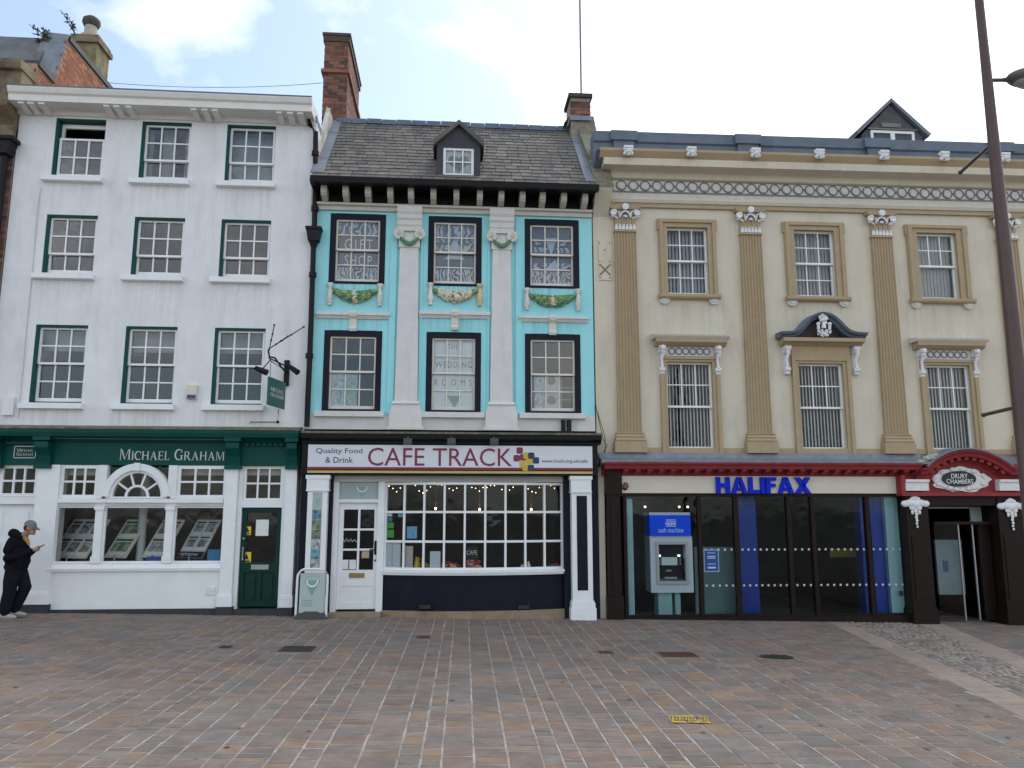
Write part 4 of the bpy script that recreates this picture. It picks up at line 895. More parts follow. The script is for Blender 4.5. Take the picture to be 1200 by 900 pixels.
# pilasters with garlanded capitals, blue side strips
LEAFY = M('garland_yellow_green', (.36, .42, .16), .65, .2, 25); LEAFG = M('garland_green', (.10, .25, .13), .65, .25, 25, .006, 60); FLOWR = M('garland_flowers', ((.62, .58, .48), (.62, .45, .25), (.52, .60, .42), (.68, .66, .60)), .65, .15, 25, island=.15); GPALE = M('garland_white', (.64, .64, .58), .6, .1, 20, .004, 60)
zpb, zpt = Z(1, 480, 470, .1), Z(1, 480, 290, .1)
for ca, cb_ in ((479.6, 476.5), (588, 585)):
    cu_ = U(1, ca, 291, .1); hb = .215; ht = .175
    mb = MB(1); mb.taper(cu_ - hb, cu_ + hb, -.02, .10, zpb, zpt, hb - ht); mb.build('pilaster', STONEP, bB)
    mb = MB(1); zb1 = Z(1, 480, 500, .1)
    mb.box(cu_ - .30, cu_ + .30, -.02, .15, zb1 + .001, zb1 + .30); mb.box(cu_ - .34, cu_ + .34, -.02, .17, zb1 - .06, zb1); mb.box(cu_ - .27, cu_ + .27, -.02, .14, zb1 + .301, zpb - .075); mb.profile([(-.02, zpb - .074), (.15, zpb - .074), (.165, zpb - .05), (.15, zpb - .03), (.12, zpb - .001), (-.02, zpb - .001)], cu_ - .25, cu_ + .25); mb.build('pilaster_base', STONEP, bB)
    zc0, zc1 = Z(1, 480, 272, .1), Z(1, 480, 244, .1)
    mb = MB(1); mb.box(cu_ - .2, cu_ + .2, -.02, .12, zpt + .001, zc0 + .04); mb.profile([(-.02, zc0 + .041), (.14, zc0 + .041), (.15, zc0 + .1), (.17, zc0 + .13), (.15, zc0 + .15), (.16, zc0 + .22), (.19, zc0 + .26), (.19, zc0 + .33), (.22, zc0 + .38), (.24, zc1), (-.02, zc1)], cu_ - .24, cu_ + .24); mb.build('impost', STONEP, bB)
    mb = MB(1)
    for s_ in (-1, 1):
        for r_ in (.085, .05): mb.ring((cu_ + s_ * .20, .16, zc0 - .06), r_, .022, 16, 6)
        mb.disc((cu_ + s_ * .20, zc0 - .06), .08, .10, .155, 14); mb.ball((cu_ + s_ * .2, .17, zc0 - .06), .025)
    mb.box(cu_ - .28, cu_ + .28, -.02, .17, zc0 + .005, zc0 + .039); mb.build('capital', GPALE, bB, smooth=40)
    mb = MB(1)
    for i in range(13):
        t = i / 12; mb.ball((cu_ - .19 + .38 * t, .16, zc0 - .10 - .15 * math.sin(math.pi * t)), .028 + .02 * math.sin(math.pi * t), 1, .8, 1, 6, 4)
    mb.build('capital_swag', LEAFG, bB, smooth=60, kind='stuff')
for xa, xb in ((456, 463.5), (604, 611), (492, 494.5), (571, 573.5)):
    a, b = U(1, xa, 370), U(1, xb, 370); B(1, 'wall_strip', BLUE, bB, (a, b, .001, .035, zBlue + .002, zE - .06))
# garlands, string moulds and keystones
for gi, (x0, x1, y0, y1) in enumerate(((383, 449, 336, 359), (501, 566, 336, 360), (614, 681, 342, 365))):
    a, b = U(1, x0, y0, .06), U(1, x1, y0, .06); z1 = Z(1, (x0 + x1) / 2, y0, .06); z0 = Z(1, (x0 + x1) / 2, y1, .06); rg_ = random.Random(gi)
    mb = MB(1); m_ = (a + b) / 2; w = (b - a) / 2 - .12; H = z1 - z0
    for i in range(330):
        t = rg_.uniform(-1, 1); th_ = .105 * (1 - t * t) ** .8 + .012; yy = z1 - .06 - .13 * (1 - t * t); off = rg_.uniform(-1, 1) * th_
        mb.cur = 1 if (gi == 1 and abs(t) < .78) or abs(t) < .10 else (2 if rg_.random() < .3 else 0)
        r_ = rg_.uniform(.016, .028)
        mb.ball((m_ + t * w, .02 + .10 * (1 - .6 * abs(t)) * (1 - (off / th_) ** 2) ** .5, yy + off), r_, 1.5 if mb.cur != 1 else 1.1, .9, .75 if mb.cur != 1 else 1, 6, 4)
    mb.build('garland', [LEAFG, FLOWR, LEAFY], bB, smooth=70, kind='stuff')
    for s_ in (-1, 1):
        cu_ = m_ + s_ * (w + .06); mb = MB(1)
        mb.ball((cu_, .04, z1 + .03), .055, 1, .6, 1); mb.ball((cu_ - .035, .05, z1 + .05), .028); mb.ball((cu_ + .035, .05, z1 + .05), .028)
        mb.tube([(cu_, .04, z1 - .01), (cu_, .045, z1 - .12), (cu_, .05, z1 - .24), (cu_, .045, z1 - .30), (cu_, .04, z1 - .36)], [.025, .045, .06, .035, .045], 8)
        for k in range(8): mb.ball((cu_ + rg_.uniform(-.04, .04), .07, z1 - rg_.uniform(.08, .33)), .022, 1, 1, 1, 6, 4)
        mb.build('rosette_drop', FLOWR if gi == 1 else GPALE, bB, smooth=60)
for x0, x1, y0, y1, kx in ((371, 457, 366, 372, 413.5), (491, 575, 365, 371.5, 533), (608, 689, 371, 376, 648)):
    a, b = U(1, x0, y0, .06), U(1, x1, y0, .06); z1, z0 = Z(1, (x0 + x1) / 2, y0, .06), Z(1, (x0 + x1) / 2, y1 + 1, .06)
    mb = MB(1); mb.profile([(-.01, z0), (.03, z0), (.06, z0 + .05), (.09, z0 + .06), (.09, z1), (-.01, z1 + .02)], a, b); mb.build('string_mould', STONEP, bB)
    k = U(1, kx, y0, .1); mb = MB(1); mb.profile([(-.01, z1 - .36), (.06, z1 - .36), (.075, z1 - .31), (.045, z1 - .26), (.05, z1 - .13), (.10, z1 - .08), (.115, z1 - .02), (.10, z1 + .03), (-.01, z1 + .03)], k - .07, k + .07); mb.build('keystone', GPALE, bB)
# eaves: frieze board, brackets, dark soffit, gutter, slate roof
zf1 = Z(1, 540, 243, .1)
mb = MB(1); mb.profile([(-.1, zE - .02), (.05, zE - .02), (.06, zE + .06), (.12, zf1 - .02), (.13, zf1 + .02), (-.1, zf1 + .02)], BU0, BU1); mb.build('frieze_mould', CREAMB, bB)
zs_ = zf1 + .26
B(1, 'eaves_board', BLACK, bB, (BU0, BU1, -.1, .04, zf1 + .021, zs_), (BU0, BU1, -.1, .46, zs_ + .001, zs_ + .03))
bk = None
for x_ in (380.2, 405.5, 431.7, 457.6, 481.7, 507.9, 534.7, 562.1, 587.1, 611.8, 635.2, 659.9, 684.5):
    uu = U(1, x_, 238, .2)
    if bk is None: mb = MB(1); mb.profile([(.041, zf1 + .03), (.14, zf1 + .03), (.30, zf1 + .08), (.36, zf1 + .13), (.36, zs_ - .001), (.041, zs_ - .001)], uu - .055, uu + .055); bk = mb.build('eaves_bracket', CREAMB, bB); bk0 = uu
    else: dup(bk, wl(bk) + Vector((uu - bk0, 0, 0)), bB)
B(1, 'gutter', BLACK, bB, (BU0 + .02, BU1 + .05, .46, .58, zs_ - .02, zs_ + .10))
ze = zs_ + .10; de = .50; PIT = 46.
# ridge: meets the ray through (540,149)
r_ = ray(540, 149); kz = r_.z / r_.y; tp = math.tan(rad(PIT)); wr = (kz * (DIST - de) - (ze - CAMZ)) / (tp - kz)
dr, zr = de - wr, ze + wr * tp
ct, st_ = math.cos(rad(PIT)), math.sin(rad(PIT)); SL = wr / ct
ru0_, ru1_ = BU0 + .04, BU1 - .02
def rp(u, s, h=0): return (u, de - s * ct + h * st_, ze + s * st_ + h * ct)      # point on the roof slope
mb = MB(1); mb.add([rp(ru0_, -.02, -.03), rp(ru1_, -.02, -.03), rp(ru1_, SL, -.03), rp(ru0_, SL, -.03), (ru1_, dr - wr - .4, ze - .4), (ru0_, dr - wr - .4, ze - .4)], [(0, 1, 2, 3), (3, 2, 4, 5)])
roof = mb.build('roof', M('roof_felt', (.06, .058, .055), .9, .1), bB)
rs = random.Random(11); sl_items = []; NR = 18; gauge = SL / NR
for k in range(NR):
    s0 = k * gauge; wv = rs.choice([.2, .22, .24]); u = ru0_ - rs.random() * wv
    while u < ru1_:
        w2 = wv * rs.uniform(.85, 1.15); a, b = max(u, ru0_) + .005, min(u + w2, ru1_) - .005
        if b - a > .04: sl_items.append((a, b, s0 - .01 + rs.uniform(-.008, .008), s0 + gauge * 1.75, rs.uniform(0, .006)))
        u += w2
def slate(mb, a, b, s0, s1, j):
    p = [rp(a, s0, .022 + j), rp(b, s0, .022 + j), rp(b, s1, .002), rp(a, s1, .002), rp(a, s0, .008 + j), rp(b, s0, .008 + j), rp(b, s1, -.012), rp(a, s1, -.012)]
    mb.add(p, [(0, 1, 2, 3), (7, 6, 5, 4), (0, 4, 5, 1), (1, 5, 6, 2), (2, 6, 7, 3), (3, 7, 4, 0)])
for it in sl_items[:300]: mb = MB(1); slate(mb, *it); mb.build('slate', SLATE, roof, fix=False)
mb = MB(1)
for it in sl_items[300:]: slate(mb, *it)
mb.build('slates', SLATE, roof, fix=False, kind='stuff')
mb = MB(1); nrt = 16
for i in range(nrt):
    a = ru0_ + .1 + (ru1_ - ru0_ - .2) * i / nrt; b = ru0_ + .1 + (ru1_ - ru0_ - .2) * (i + 1) / nrt - .01; j = rs.uniform(-.008, .012)
    mb.prism([(a, 0), (a, 0)] and [(a, zr - .04 + j), (b, zr - .04 + j), (b, zr + .07 + j), (a, zr + .07 + j)], dr - .09, dr + .09)
mb.build('ridge_tiles', LEAD, bB, kind='stuff')
for a, b in ((ru0_ - .05, ru0_ + .20), (ru1_ - .16, ru1_ + .08)):
    for k in range(4):
        mb = MB(1); s0, s1 = SL * (.05 + k * .235), SL * (.05 + (k + 1) * .235) + .04; h_ = .035 + .004 * (k % 2) ; mb.add([rp(a, s0, h_), rp(b, s0, h_), rp(b, s1, h_), rp(a, s1, h_), rp(a, s0, h_ - .02), rp(b, s0, h_ - .02), rp(b, s1, h_ - .02), rp(a, s1, h_ - .02)], [(0, 1, 2, 3), (7, 6, 5, 4), (0, 4, 5, 1), (1, 5, 6, 2), (2, 6, 7, 3), (3, 7, 4, 0)])
        mb.build('lead_flashing', LEADG, bB)
# dormer
def roofpt(x, y):
    """photo pixel -> point on the roof slope, as (u, distance up the slope)"""
    q = ray(x, y); n = (st_, ct)      # plane: (d-de)*st + (z-ze)*ct = 0
    t = ((DIST - de) * st_ + (ze - CAMZ) * ct) / (q.y * st_ + q.z * ct) if False else None
    # d = DIST - t*qy ; z = CAMZ + t*qz
    t = ((DIST - de) * st_ + (CAMZ - ze) * ct) / (q.y * st_ - q.z * ct)
    return t * q.x, (t * q.y - (DIST - de)) / ct
ul, sl0 = roofpt(509, 206); ur, _ = roofpt(565, 206)
dd0 = de - sl0 * ct; zd0 = ze + sl0 * st_
zde = CAMZ + (DIST - dd0) * ray(537, 165).z / ray(537, 165).y; zda = CAMZ + (DIST - dd0 - .1) * ray(537, 143).z / ray(537, 143).y
DORM = M('dormer_charcoal', (.035, .036, .048), .55, .1, 5); um = (ul + ur) / 2
wl0, wr0 = um - .30, um + .30; zw0 = zd0 + .02; zw1 = CAMZ + (DIST - dd0) * ray(537, 173).z / ray(537, 173).y; zw0 = CAMZ + (DIST - dd0) * ray(537, 205).z / ray(537, 205).y
mb = MB(1); mb.box(ul + .04, wl0, dd0 - .9, dd0, zd0 - .25, zde); mb.box(wr0, ur - .04, dd0 - .9, dd0, zd0 - .25, zde); mb.box(wl0, wr0, dd0 - .06, dd0 - .001, zw1, zde); mb.box(wl0, wr0, dd0 - .06, dd0 - .001, zd0 - .25, zw0)
mb.prism([(ul + .04, zde + .001), (ur - .04, zde + .001), (um, zda - .05)], dd0 - .9, dd0 - .002); dorm = mb.build('dormer', DORM, bB, label='small gabled dormer with heart in its window')
mb = MB(1)
for s_ in (-1, 1):
    e_ = ul - .03 if s_ < 0 else ur + .03
    mb.prism([(e_, zde - .14), (um, zda - .03), (um, zda + .06), (e_, zde - .02)], dd0 - 1.5, dd0 + .09)
mb.build('dormer_roof', SLATE, bB)
sw = sash(1, bB, wl0 + .002, wr0 - .002, zw0 + .002, zw1 - .002, dd0 - .02, 3, 2, 0, st=.05, bar=.022)
B(1, 'dormer_backing', M('pale_blind', (.62, .66, .66), .8, .05), bB, (wl0, wr0, dd0 - .095, dd0 - .085, zw0, zw1))
hc = ((wl0 + wr0) / 2, (zw0 + zw1) / 2); hp = []
for i in range(28):
    t = 2 * math.pi * i / 28; hp.append((hc[0] + .0128 * 16 * math.sin(t) ** 3, hc[1] + .0128 * (13 * math.cos(t) - 5 * math.cos(2 * t) - 2 * math.cos(3 * t) - math.cos(4 * t))))
mb = MB(1); mb.prism(hp, dd0 - .084, dd0 - .08); mb.build('heart_motif', M('heart_slate_blue', (.13, .19, .24), .6, .1), bB)
# tall brick chimney on the party wall
cd = -1.9
def at(x, y, d): q = ray(x, y); t = (DIST - d) / q.y; return q.x * t, CAMZ + q.z * t
c0, ctop = at(381, 39, cd); c1, _ = at(409, 39, cd); _, cband = at(395, 86, cd); L_c = 2.1; zcb = zr - 1.6
_, cneck = at(395, 50, cd)
mb = MB(1); mb.box(c0 + .01, c1 - .01, cd - L_c + .01, cd - .01, zcb, ctop - .02); ch = mb.build('chimney', MORTAR, bB, label='tall red brick chimney stack on the party wall')
bricks(1, ch, [('f', cd - .01, c0, c1, cband - 1.5, ctop - .2), ('s', c1 - .01, cd - L_c, cd - .014, cband - 1.5, ctop - .2)], BRICK, keep=260)
B(1, 'chimney_band', BRICK, ch, (c0 - .05, c1 + .05, cd - L_c - .04, cd + .05, cband, cband + .08))
B(1, 'chimney_cap', M('sooty_brick', (.09, .06, .05), .85, .2, 8, .006, 30), ch, (c0 - .03, c1 + .03, cd - L_c - .03, cd + .03, ctop - .20, ctop - .06), (c0 - .05, c1 + .05, cd - L_c - .05, cd + .05, ctop - .059, ctop))
# rendered shoulder between the white building and the chimney
RND = M('stained_render', (.56, .54, .49), .85, .12, 3, .006, 18, dirt=(.18, .165, .14), dirt_amt=.8, streak=(3, 3, 1.4), dirt_lo=.45, dirt_hi=.68)
pts = [(BU0 - .17, .2), (BU0 - .17, -5)]
mb = MB(1); q0, q1 = AU1 - .03, ru0_ + .005
mb.prism([(q0, 4.5), (q1, 4.5), (q1, zr + .05), (q0, zr + .15)], -4, -1.2)
prof = [(-1.2, zr + .1), (-.6, ze + (de + .6) * tp + .35), (.0, ze + .5 * tp + .38), (.12, ze + .45), (.12, ze - .4), (-1.2, ze - .4)]
mb.add([(q0, d, z) for d, z in prof] + [(q1, d, z) for d, z in prof], [tuple(range(6)), tuple(range(11, 5, -1))] + [(i, (i + 1) % 6, 6 + (i + 1) % 6, 6 + i) for i in range(6)])
mb.build('party_wall', RND, bB)
# right raking party wall, small chimney and aerial mast
v0, v1 = BU1 + .02, BU1 + .34
top = [(.44, ze + .05), (.30, ze + .26), (-.2, ze + (de + .2) * tp + .20), (dr + .5, zr - .35), (dr + .1, zr + .30), (dr - .8, zr + .30)]
prof = [(d, z - .05) for d, z in top] + [(dr - .8, ze - 1), (-.3, ze - 1), (-.3, zE - .6), (.012, zE - .6), (.012, ze - .45), (.10, ze - .35), (.40, ze - .05)]
mb = MB(1); n = len(prof); mb.add([(v0, d, z) for d, z in prof] + [(v1, d, z) for d, z in prof], [tuple(range(n)), tuple(range(2 * n - 1, n - 1, -1))] + [(i, (i + 1) % n, n + (i + 1) % n, n + i) for i in range(n)])
mb.build('party_wall', CREAM, bB)
prof = [(d, z + .03) for d, z in top] + [(d, z - .049) for d, z in top[::-1]]
mb = MB(1); n = len(prof); mb.add([(v0 - .03, d, z) for d, z in prof] + [(v1 + .03, d, z) for d, z in prof], [tuple(range(n)), tuple(range(2 * n - 1, n - 1, -1))] + [(i, (i + 1) % n, n + (i + 1) % n, n + i) for i in range(n)])
mb.build('raking_coping', MOSS, bB)
cd2 = dr + .35; e0, et = at(666, 108, cd2); e1, _ = at(694, 108, cd2); _, eb = at(680, 137, cd2)
mb = MB(1); mb.box(e0 + .05, e1 - .05, cd2 - .65, cd2 - .01, eb - .9, et - .12); ch2 = mb.build('chimney', MORTAR, bB, label='small red brick chimney carrying a thin mast')
bricks(1, ch2, [('f', cd2 - .01, e0 + .04, e1 - .04, eb, et - .13), ('s', e1 - .05, cd2 - .65, cd2 - .012, eb, et - .13)], BRICK, keep=60)
B(1, 'chimney_cap', M('dark_cap', (.05, .045, .045), .8, .2), ch2, (e0, e1, cd2 - .7, cd2 + .04, et - .118, et - .03))
mb = MB(1); mb.add([(e0 + .03, cd2, eb + .02), (e0 + .03, cd2 - .66, eb + .02), (e0 - .1, cd2 - .66, eb - .15), (e0 - .1, cd2 + .02, eb - .15), (e1 - .04, cd2 + .002, eb + .03), (e1 + .02, cd2 + .05, eb - .1), (e0 + .04, cd2 + .05, eb - .1), (e0 + .03, cd2 + .002, eb + .03)], [(0, 1, 2, 3), (4, 5, 6, 7)]); mb.build('lead_dressing', LEADG, ch2)
mu_, mz = at(681, 105, cd2 - .3); mt = at(679.5, -14, cd2 - .3)
mb = MB(1); mb.tube([(mu_, cd2 - .3, et - .03), (mu_, cd2 - .3, mt[1] + .6)], .022, 8); mb.tube([(mu_, cd2 - .3, et - .029), (mu_, cd2 - .3, et + .05)], .05, 8)
mb.build('aerial_mast', M('mast_grey', (.16, .17, .19), .5, .1), None, label='thin grey mast standing on the small brick chimney', cat='mast')
w0 = (at(128, 97, -1.5)); w1 = (at(380, 97, -1.95)); mb = MB(1); mb.tube([(w0[0] + (w1[0] - w0[0]) * t, -1.5 - .45 * t, w0[1] + (w1[1] - w0[1]) * t - .22 * 4 * t * (1 - t) * .5) for t in [i / 12 for i in range(13)]], .006, 5)
mb.build('overhead_cable', M('thin_cable', (.10, .10, .11), .6, .05), None, label='thin cable strung from the stone chimney to the tall brick chimney', cat='cable')

# --- cafe shopfront
zc_t = Z(1, 540, 509, .45); zc_b = Z(1, 540, 557, .35); cu0, cu1_ = U(1, 352, 530, .35) , U(1, 705, 530, .4)
mb = MB(1); mb.profile([(-.3, zc_t - .16), (.36, zc_t - .16), (.36, zc_t - .13), (.45, zc_t - .08), (.45, zc_t - .001), (-.3, zc_t)], cu0 + .02, cu1_); mb.build('shop_cornice', BLACK, bB)
B(1, 'fascia', BLACK, bB, (cu0 + .02, cu1_ - .06, -.3, .33, zc_b, zc_t - .161))
mb = MB(1); mb.profile([(-.02, zc_t + .08), (-.02, zc_t + .002), (.47, zc_t + .002), (.48, zc_t + .04)], cu0 + .02, cu1_ + .01); mb.build('ledge', MOSS, bB)
SIGNW = M('sign_white', (.66, .68, .74), .35, .02, 2); MAR = M('sign_maroon', (.20, .018, .06), .4, .04); SNAVY = M('sign_navy', (.02, .03, .09), .4, .04); SYEL = M('sign_yellow', (.55, .40, .035), .4, .05)
q = R(1, 361.5, 519, 694.5, 556, .36); su0, su1, sz0, sz1 = q; sz1 = Z(1, 528, 522, .36); sz0 = Z(1, 528, 554.5, .36)
B(1, 'shop_sign', SIGNW, bB, (su0, su1, .331, .36, sz0, sz1), label='white cafe sign board with maroon lettering')
B(1, 'sign_stripe', MAR, bB, (su0 + .002, su1 - .002, .3601, .363, sz0 + .062, sz0 + .105)); B(1, 'sign_stripe', BLACK, bB, (su0 + .002, su1 - .002, .3601, .363, sz0 + .040, sz0 + .062)); B(1, 'sign_stripe', SYEL, bB, (su0 + .002, su1 - .002, .3601, .363, sz0 + .008, sz0 + .040))
text(1, 'CAFE TRACK', R(1, 431.5, 524.5, 600, 546.5, .36), .361, MAR, bB, label='maroon cafe name lettering')
text(1, 'Quality Food', R(1, 370.5, 525, 424.5, 533, .36), .361, SNAVY, bB); text(1, '& Drink', R(1, 381.5, 535.5, 413.5, 542.5, .36), .361, SNAVY, bB)
text(1, 'www.track.org.uk/cafe', R(1, 634.5, 538, 688.5, 543.5, .36), .361, SNAVY, bB)
# five-block track emblem: rounded squares
sqs = {'m': [(609, 529), (605.5, 538), (613, 537)], 'y': [(617, 535), (612.5, 545), (620.5, 541), (616, 549)], 'n': [(622.5, 535), (628, 540.5), (622, 549.5)]}
for kx, mt_ in (('m', MAR), ('y', SYEL), ('n', SNAVY)):
    mb = MB(1); n_ = 0
    for x_, y_ in sqs[kx]:
        cu_, cz_ = pt(1, x_, y_ - 1, .36); r_ = .060; P = []
        for k in range(20):
            t = 2 * math.pi * (k + .5) / 20; m2 = max(abs(math.cos(t)), abs(math.sin(t))) ** .7; P.append((cu_ + r_ / m2 * math.cos(t), cz_ + r_ / m2 * math.sin(t)))
        mb.prism(P, .3605, .3605 + .003 + n_ * .0004 + (.002 if kx == 'y' else .004 if kx == 'n' else 0)); n_ += 1
    mb.build('emblem', mt_, bB)
for x_ in (478, 529, 579):
    cu_, cz_ = pt(1, x_, 516, .55); mb = MB(1); mb.box(cu_ - .075, cu_ + .075, .53, .64, cz_ - .085, cz_ + .03); mb.box(cu_ - .055, cu_ + .055, .641, .646, cz_ - .07, cz_ + .015); mb.tube([(cu_, .45, zc_t - .05), (cu_, .52, cz_ + .06), (cu_, .57, cz_ + .02)], .015, 6); mb.build('spotlight', M('lamp_grey', (.07, .07, .07), .5, .15), bB)
# pilasters
for (xa, xb, xs0, xs1, pan) in ((358, 386.5, 360.3, 383.5, 0), (668, 694.5, 670, 693.5, 1)):
    a, b = U(1, xa, 560, .34), U(1, xb, 560, .34); s0, s1 = U(1, xs0, 585, .3), U(1, xs1, 585, .3); gb = gz(a)
    zk0 = Z(1, 372, 574, .34) if not pan else Z(1, 680, 576, .34)
    mb = MB(1); mb.box(a, b, -.1, .325, zc_b - .07, zc_b - .002); mb.box(a + .02, b - .02, -.1, .31, zk0, zc_b - .071); mb.box(a + .01, b - .01, -.1, .32, zk0 - .02, zk0 - .001); mb.box(s0, s1, -.1, .29, gb + .33, zk0 - .021)
    mb.box(s0 - .04, s1 + .05, -.1, .33, gb - .05, gb + .20); mb.box(s0 - .025, s1 + .035, -.1, .315, gb + .201, gb + .29); mb.box(s0 - .015, s1 + .02, -.1, .305, gb + .291, gb + .329)
    mb.build('pilaster', WPAINT, bB)
    p0, p1 = s0 + .09, s1 - .09
    if pan: B(1, 'pilaster_panel', NAVY, bB, (p0, p1, .291, .296, Z(1, 682, 692, .3), Z(1, 682, 581, .3)))
    else:
        zq0, zq1 = Z(1, 371, 668, .3), Z(1, 371, 577, .3)
        COLL = M('photo_collage', ((.07, .10, .10), (.35, .38, .40), (.10, .22, .28), (.16, .20, .13), (.45, .46, .45)), .5, .6, 13, island=.2)
        o = B(1, 'photo_panel', M('sage_panel', (.36, .43, .43), .5, .04), bB, (p0, p1, .291, .295, zq0, zq1), label='tall narrow panel of pale green with a strip of photographs')
        nk = 6; hz_ = (zq1 - zq0) * .76 / nk
        for k in range(nk): B(1, 'photo', COLL, o, (p0 + .006, p1 - .006, .2955, .298, zq0 + .02 + k * hz_, zq0 + .02 + (k + 1) * hz_ - .008))
        mb = MB(1); m_ = (p0 + p1) / 2; mb.prism([(m_ - .05, zq1 - .12), (m_ + .05, zq1 - .12), (m_, zq1 - .22)], .2955, .298); mb.build('emblem', M('sage_print', (.25, .42, .37), .6, .05), o)
# navy returns and side panels, left black strip
B(1, 'shop_pier', NAVY, bB, (U(1, 383.7, 600, .1), U(1, 391, 600, .1) - .02, -.3, .12, gz(-2) + .02, zc_b - .002), (U(1, 351.5, 600, .18), U(1, 360, 600, .2), -.3, .15, gz(-2) - .05, zc_b - .002))
B(1, 'shop_pier', NAVY, bB, (U(1, 660.5, 600, .1), U(1, 669, 600, .1), -.3, .1, gz(2.4) - .05, zc_b - .002), (U(1, 694, 600, .05), BU1 + .02, -.3, .1, gz(2.6) - .05, zc_b - .002))
# door
HEAD = M('shop_head_cream', (.60, .59, .55), .6, .05, 4)
hu0, hu1 = U(1, 391, 560, .05), U(1, 661, 560, .05); zh0 = Z(1, 540, 565, .06)
B(1, 'shop_head', HEAD, bB, (hu0, hu1, -.2, .05, zh0, zc_b - .003))
fu0, fu1 = U(1, 394, 600, 0), U(1, 449, 600, 0); zd1 = Z(1, 420, 589, 0); gd = gz(-1.9)
mb = MB(1); mb.box(fu0 - .05, fu0 + .05, -.15, .06, gd + .05, zh0 - .002); mb.box(fu1 - .09, fu1 + .03, -.15, .06, gd + .05, zh0 - .002); mb.box(fu0 + .05, fu1 - .09, -.15, .058, zd1, zd1 + .06); mb.build('door_frame', WPAINT, bB)
tr = B(1, 'transom_panel', M('frosted_sage', (.36, .43, .43), .4, .04), bB, (fu0 + .051, fu1 - .091, -.03, -.01, zd1 + .061, zh0 - .003), label='pale sage frosted panel over the cafe door')
m_ = (fu0 + fu1) / 2 + .03; zt_e = zh0 - .09
mb = MB(1); mb.prism([(m_ - .11, zt_e), (m_ + .11, zt_e), (m_, zt_e - .22)], -.0095, -.006); mb.build('emblem', M('sage_print', (.25, .42, .37), .6, .05), tr)
mb = MB(1); mb.arc_band((m_, zt_e), .075, .10, math.pi, 2 * math.pi, -.0055, -.003, 12); mb.build('emblem_arc', PAPER, tr)
a0, a1, zb_, zt2 = fu0 + .052, fu1 - .092, gd + .10, zd1 - .006; zg0, zg1 = Z(1, 420, 668, 0), Z(1, 420, 597, 0)
g_l, g_r = U(1, 402, 632, 0), U(1, 438, 632, 0)
mb = MB(1); mb.box(a0, g_l, -.06, -.01, zb_, zt2); mb.box(g_r, a1, -.06, -.01, zb_, zt2); mb.box(g_l, g_r, -.06, -.011, zg1, zt2); mb.box(g_l, g_r, -.06, -.011, zg0 - .28, zg0); mb.box(g_l, g_r, -.06, -.025, zb_, zg0 - .281); mb.box(g_l, g_r, -.06, -.012, zb_, zb_ + .12)
mb.box((g_l + g_r) / 2 - .02, (g_l + g_r) / 2 + .02, -.055, -.013, zg0, zg1)
for k in (1, 2): mb.box(g_l, g_r, -.054, -.015, zg0 + (zg1 - zg0) * k / 3 - .018, zg0 + (zg1 - zg0) * k / 3 + .018)
dr_ = mb.build('door', WPAINT, bB, label='white cafe door with six panes')
for i in range(2):
    for k in range(3):
        x0 = g_l if i == 0 else (g_l + g_r) / 2 + .02; x1 = (g_l + g_r) / 2 - .02 if i == 0 else g_r; pane(1, dr_, x0, x1, zg0 + (zg1 - zg0) * k / 3 + .018 * (k > 0), zg0 + (zg1 - zg0) * (k + 1) / 3 - .018 * (k < 2), -.035, GLASSS)
B(1, 'letter_plate', BRASS, dr_, (U(1, 409, 675, 0), U(1, 427, 675, 0), -.009, .004, Z(1, 418, 677, 0), Z(1, 418, 671.5, 0)))
mb = MB(1); hx = (g_r + a1) / 2; mb.box(hx - .02, hx + .02, -.009, .0, zg0 + .27, zg0 + .52); mb.tube([(hx, .0, zg0 + .36), (hx, .04, zg0 + .36), (hx - .1, .04, zg0 + .36)], .012, 6); mb.ball((hx, 0, zg0 + .17), .018); mb.build('handle', IRON, dr_)
for (x0, y0, x1, y1, nm, mt_) in ((399.5, 656, 408, 667, 'notice', PAPER), (409.5, 656, 417, 667, 'notice', PAPER), (424, 646, 432.5, 654, 'notice', M('tan_card', (.42, .32, .22), .7, .1))):
    q = R(1, x0, y0, x1, y1, -.03); B(1, nm, mt_, dr_, (q[0], q[1], -.032, -.029, q[2], q[3]))
SCRAW = MB(1); q = pt(1, 412, 633, -.03)
for k in range(5): SCRAW.tube([(q[0] - .2 + k * .07, -.03, q[1] - .03), (q[0] - .15 + k * .07, -.03, q[1] + .05 - .012 * k), (q[0] - .14 + k * .07, -.03, q[1] - .02)], .006, 5)
SCRAW.build('glass_script', PAPER, dr_)
B(1, 'door_step', PLINTH, bB, (fu0 - .05, fu1 + .02, -.15, .3, gd - .1, gd + .06))
# bow window
bu0, bu1 = fu1 + .032, U(1, 660, 620, .03); ch_ = bu1 - bu0; SAG = .26; RAD = (ch_ * ch_ / 4 + SAG * SAG) / (2 * SAG); bm_ = (bu0 + bu1) / 2
PHI = math.asin(ch_ / 2 / RAD); BD0 = .03
def bow(t, h=0): p = -PHI + 2 * PHI * t; r2 = RAD + h; return bm_ + r2 * math.sin(p), BD0 + SAG - RAD + r2 * math.cos(p)
zw0 = Z(1, 555, 668, .2); zw1 = zh0 - .012; NB = 9
def bowbox(mb, t0, t1, h0, h1, z0, z1, n=1):
    for i in range(n):
        a, b = t0 + (t1 - t0) * i / n, t0 + (t1 - t0) * (i + 1) / n; p = [bow(a, h0), bow(b, h0), bow(b, h1), bow(a, h1)]
        mb.add([(u, d, z0) for u, d in p] + [(u, d, z1) for u, d in p], [(3, 2, 1, 0), (4, 5, 6, 7), (0, 1, 5, 4), (1, 2, 6, 5), (2, 3, 7, 6), (3, 0, 4, 7)])
mb = MB(1); bt = .0055
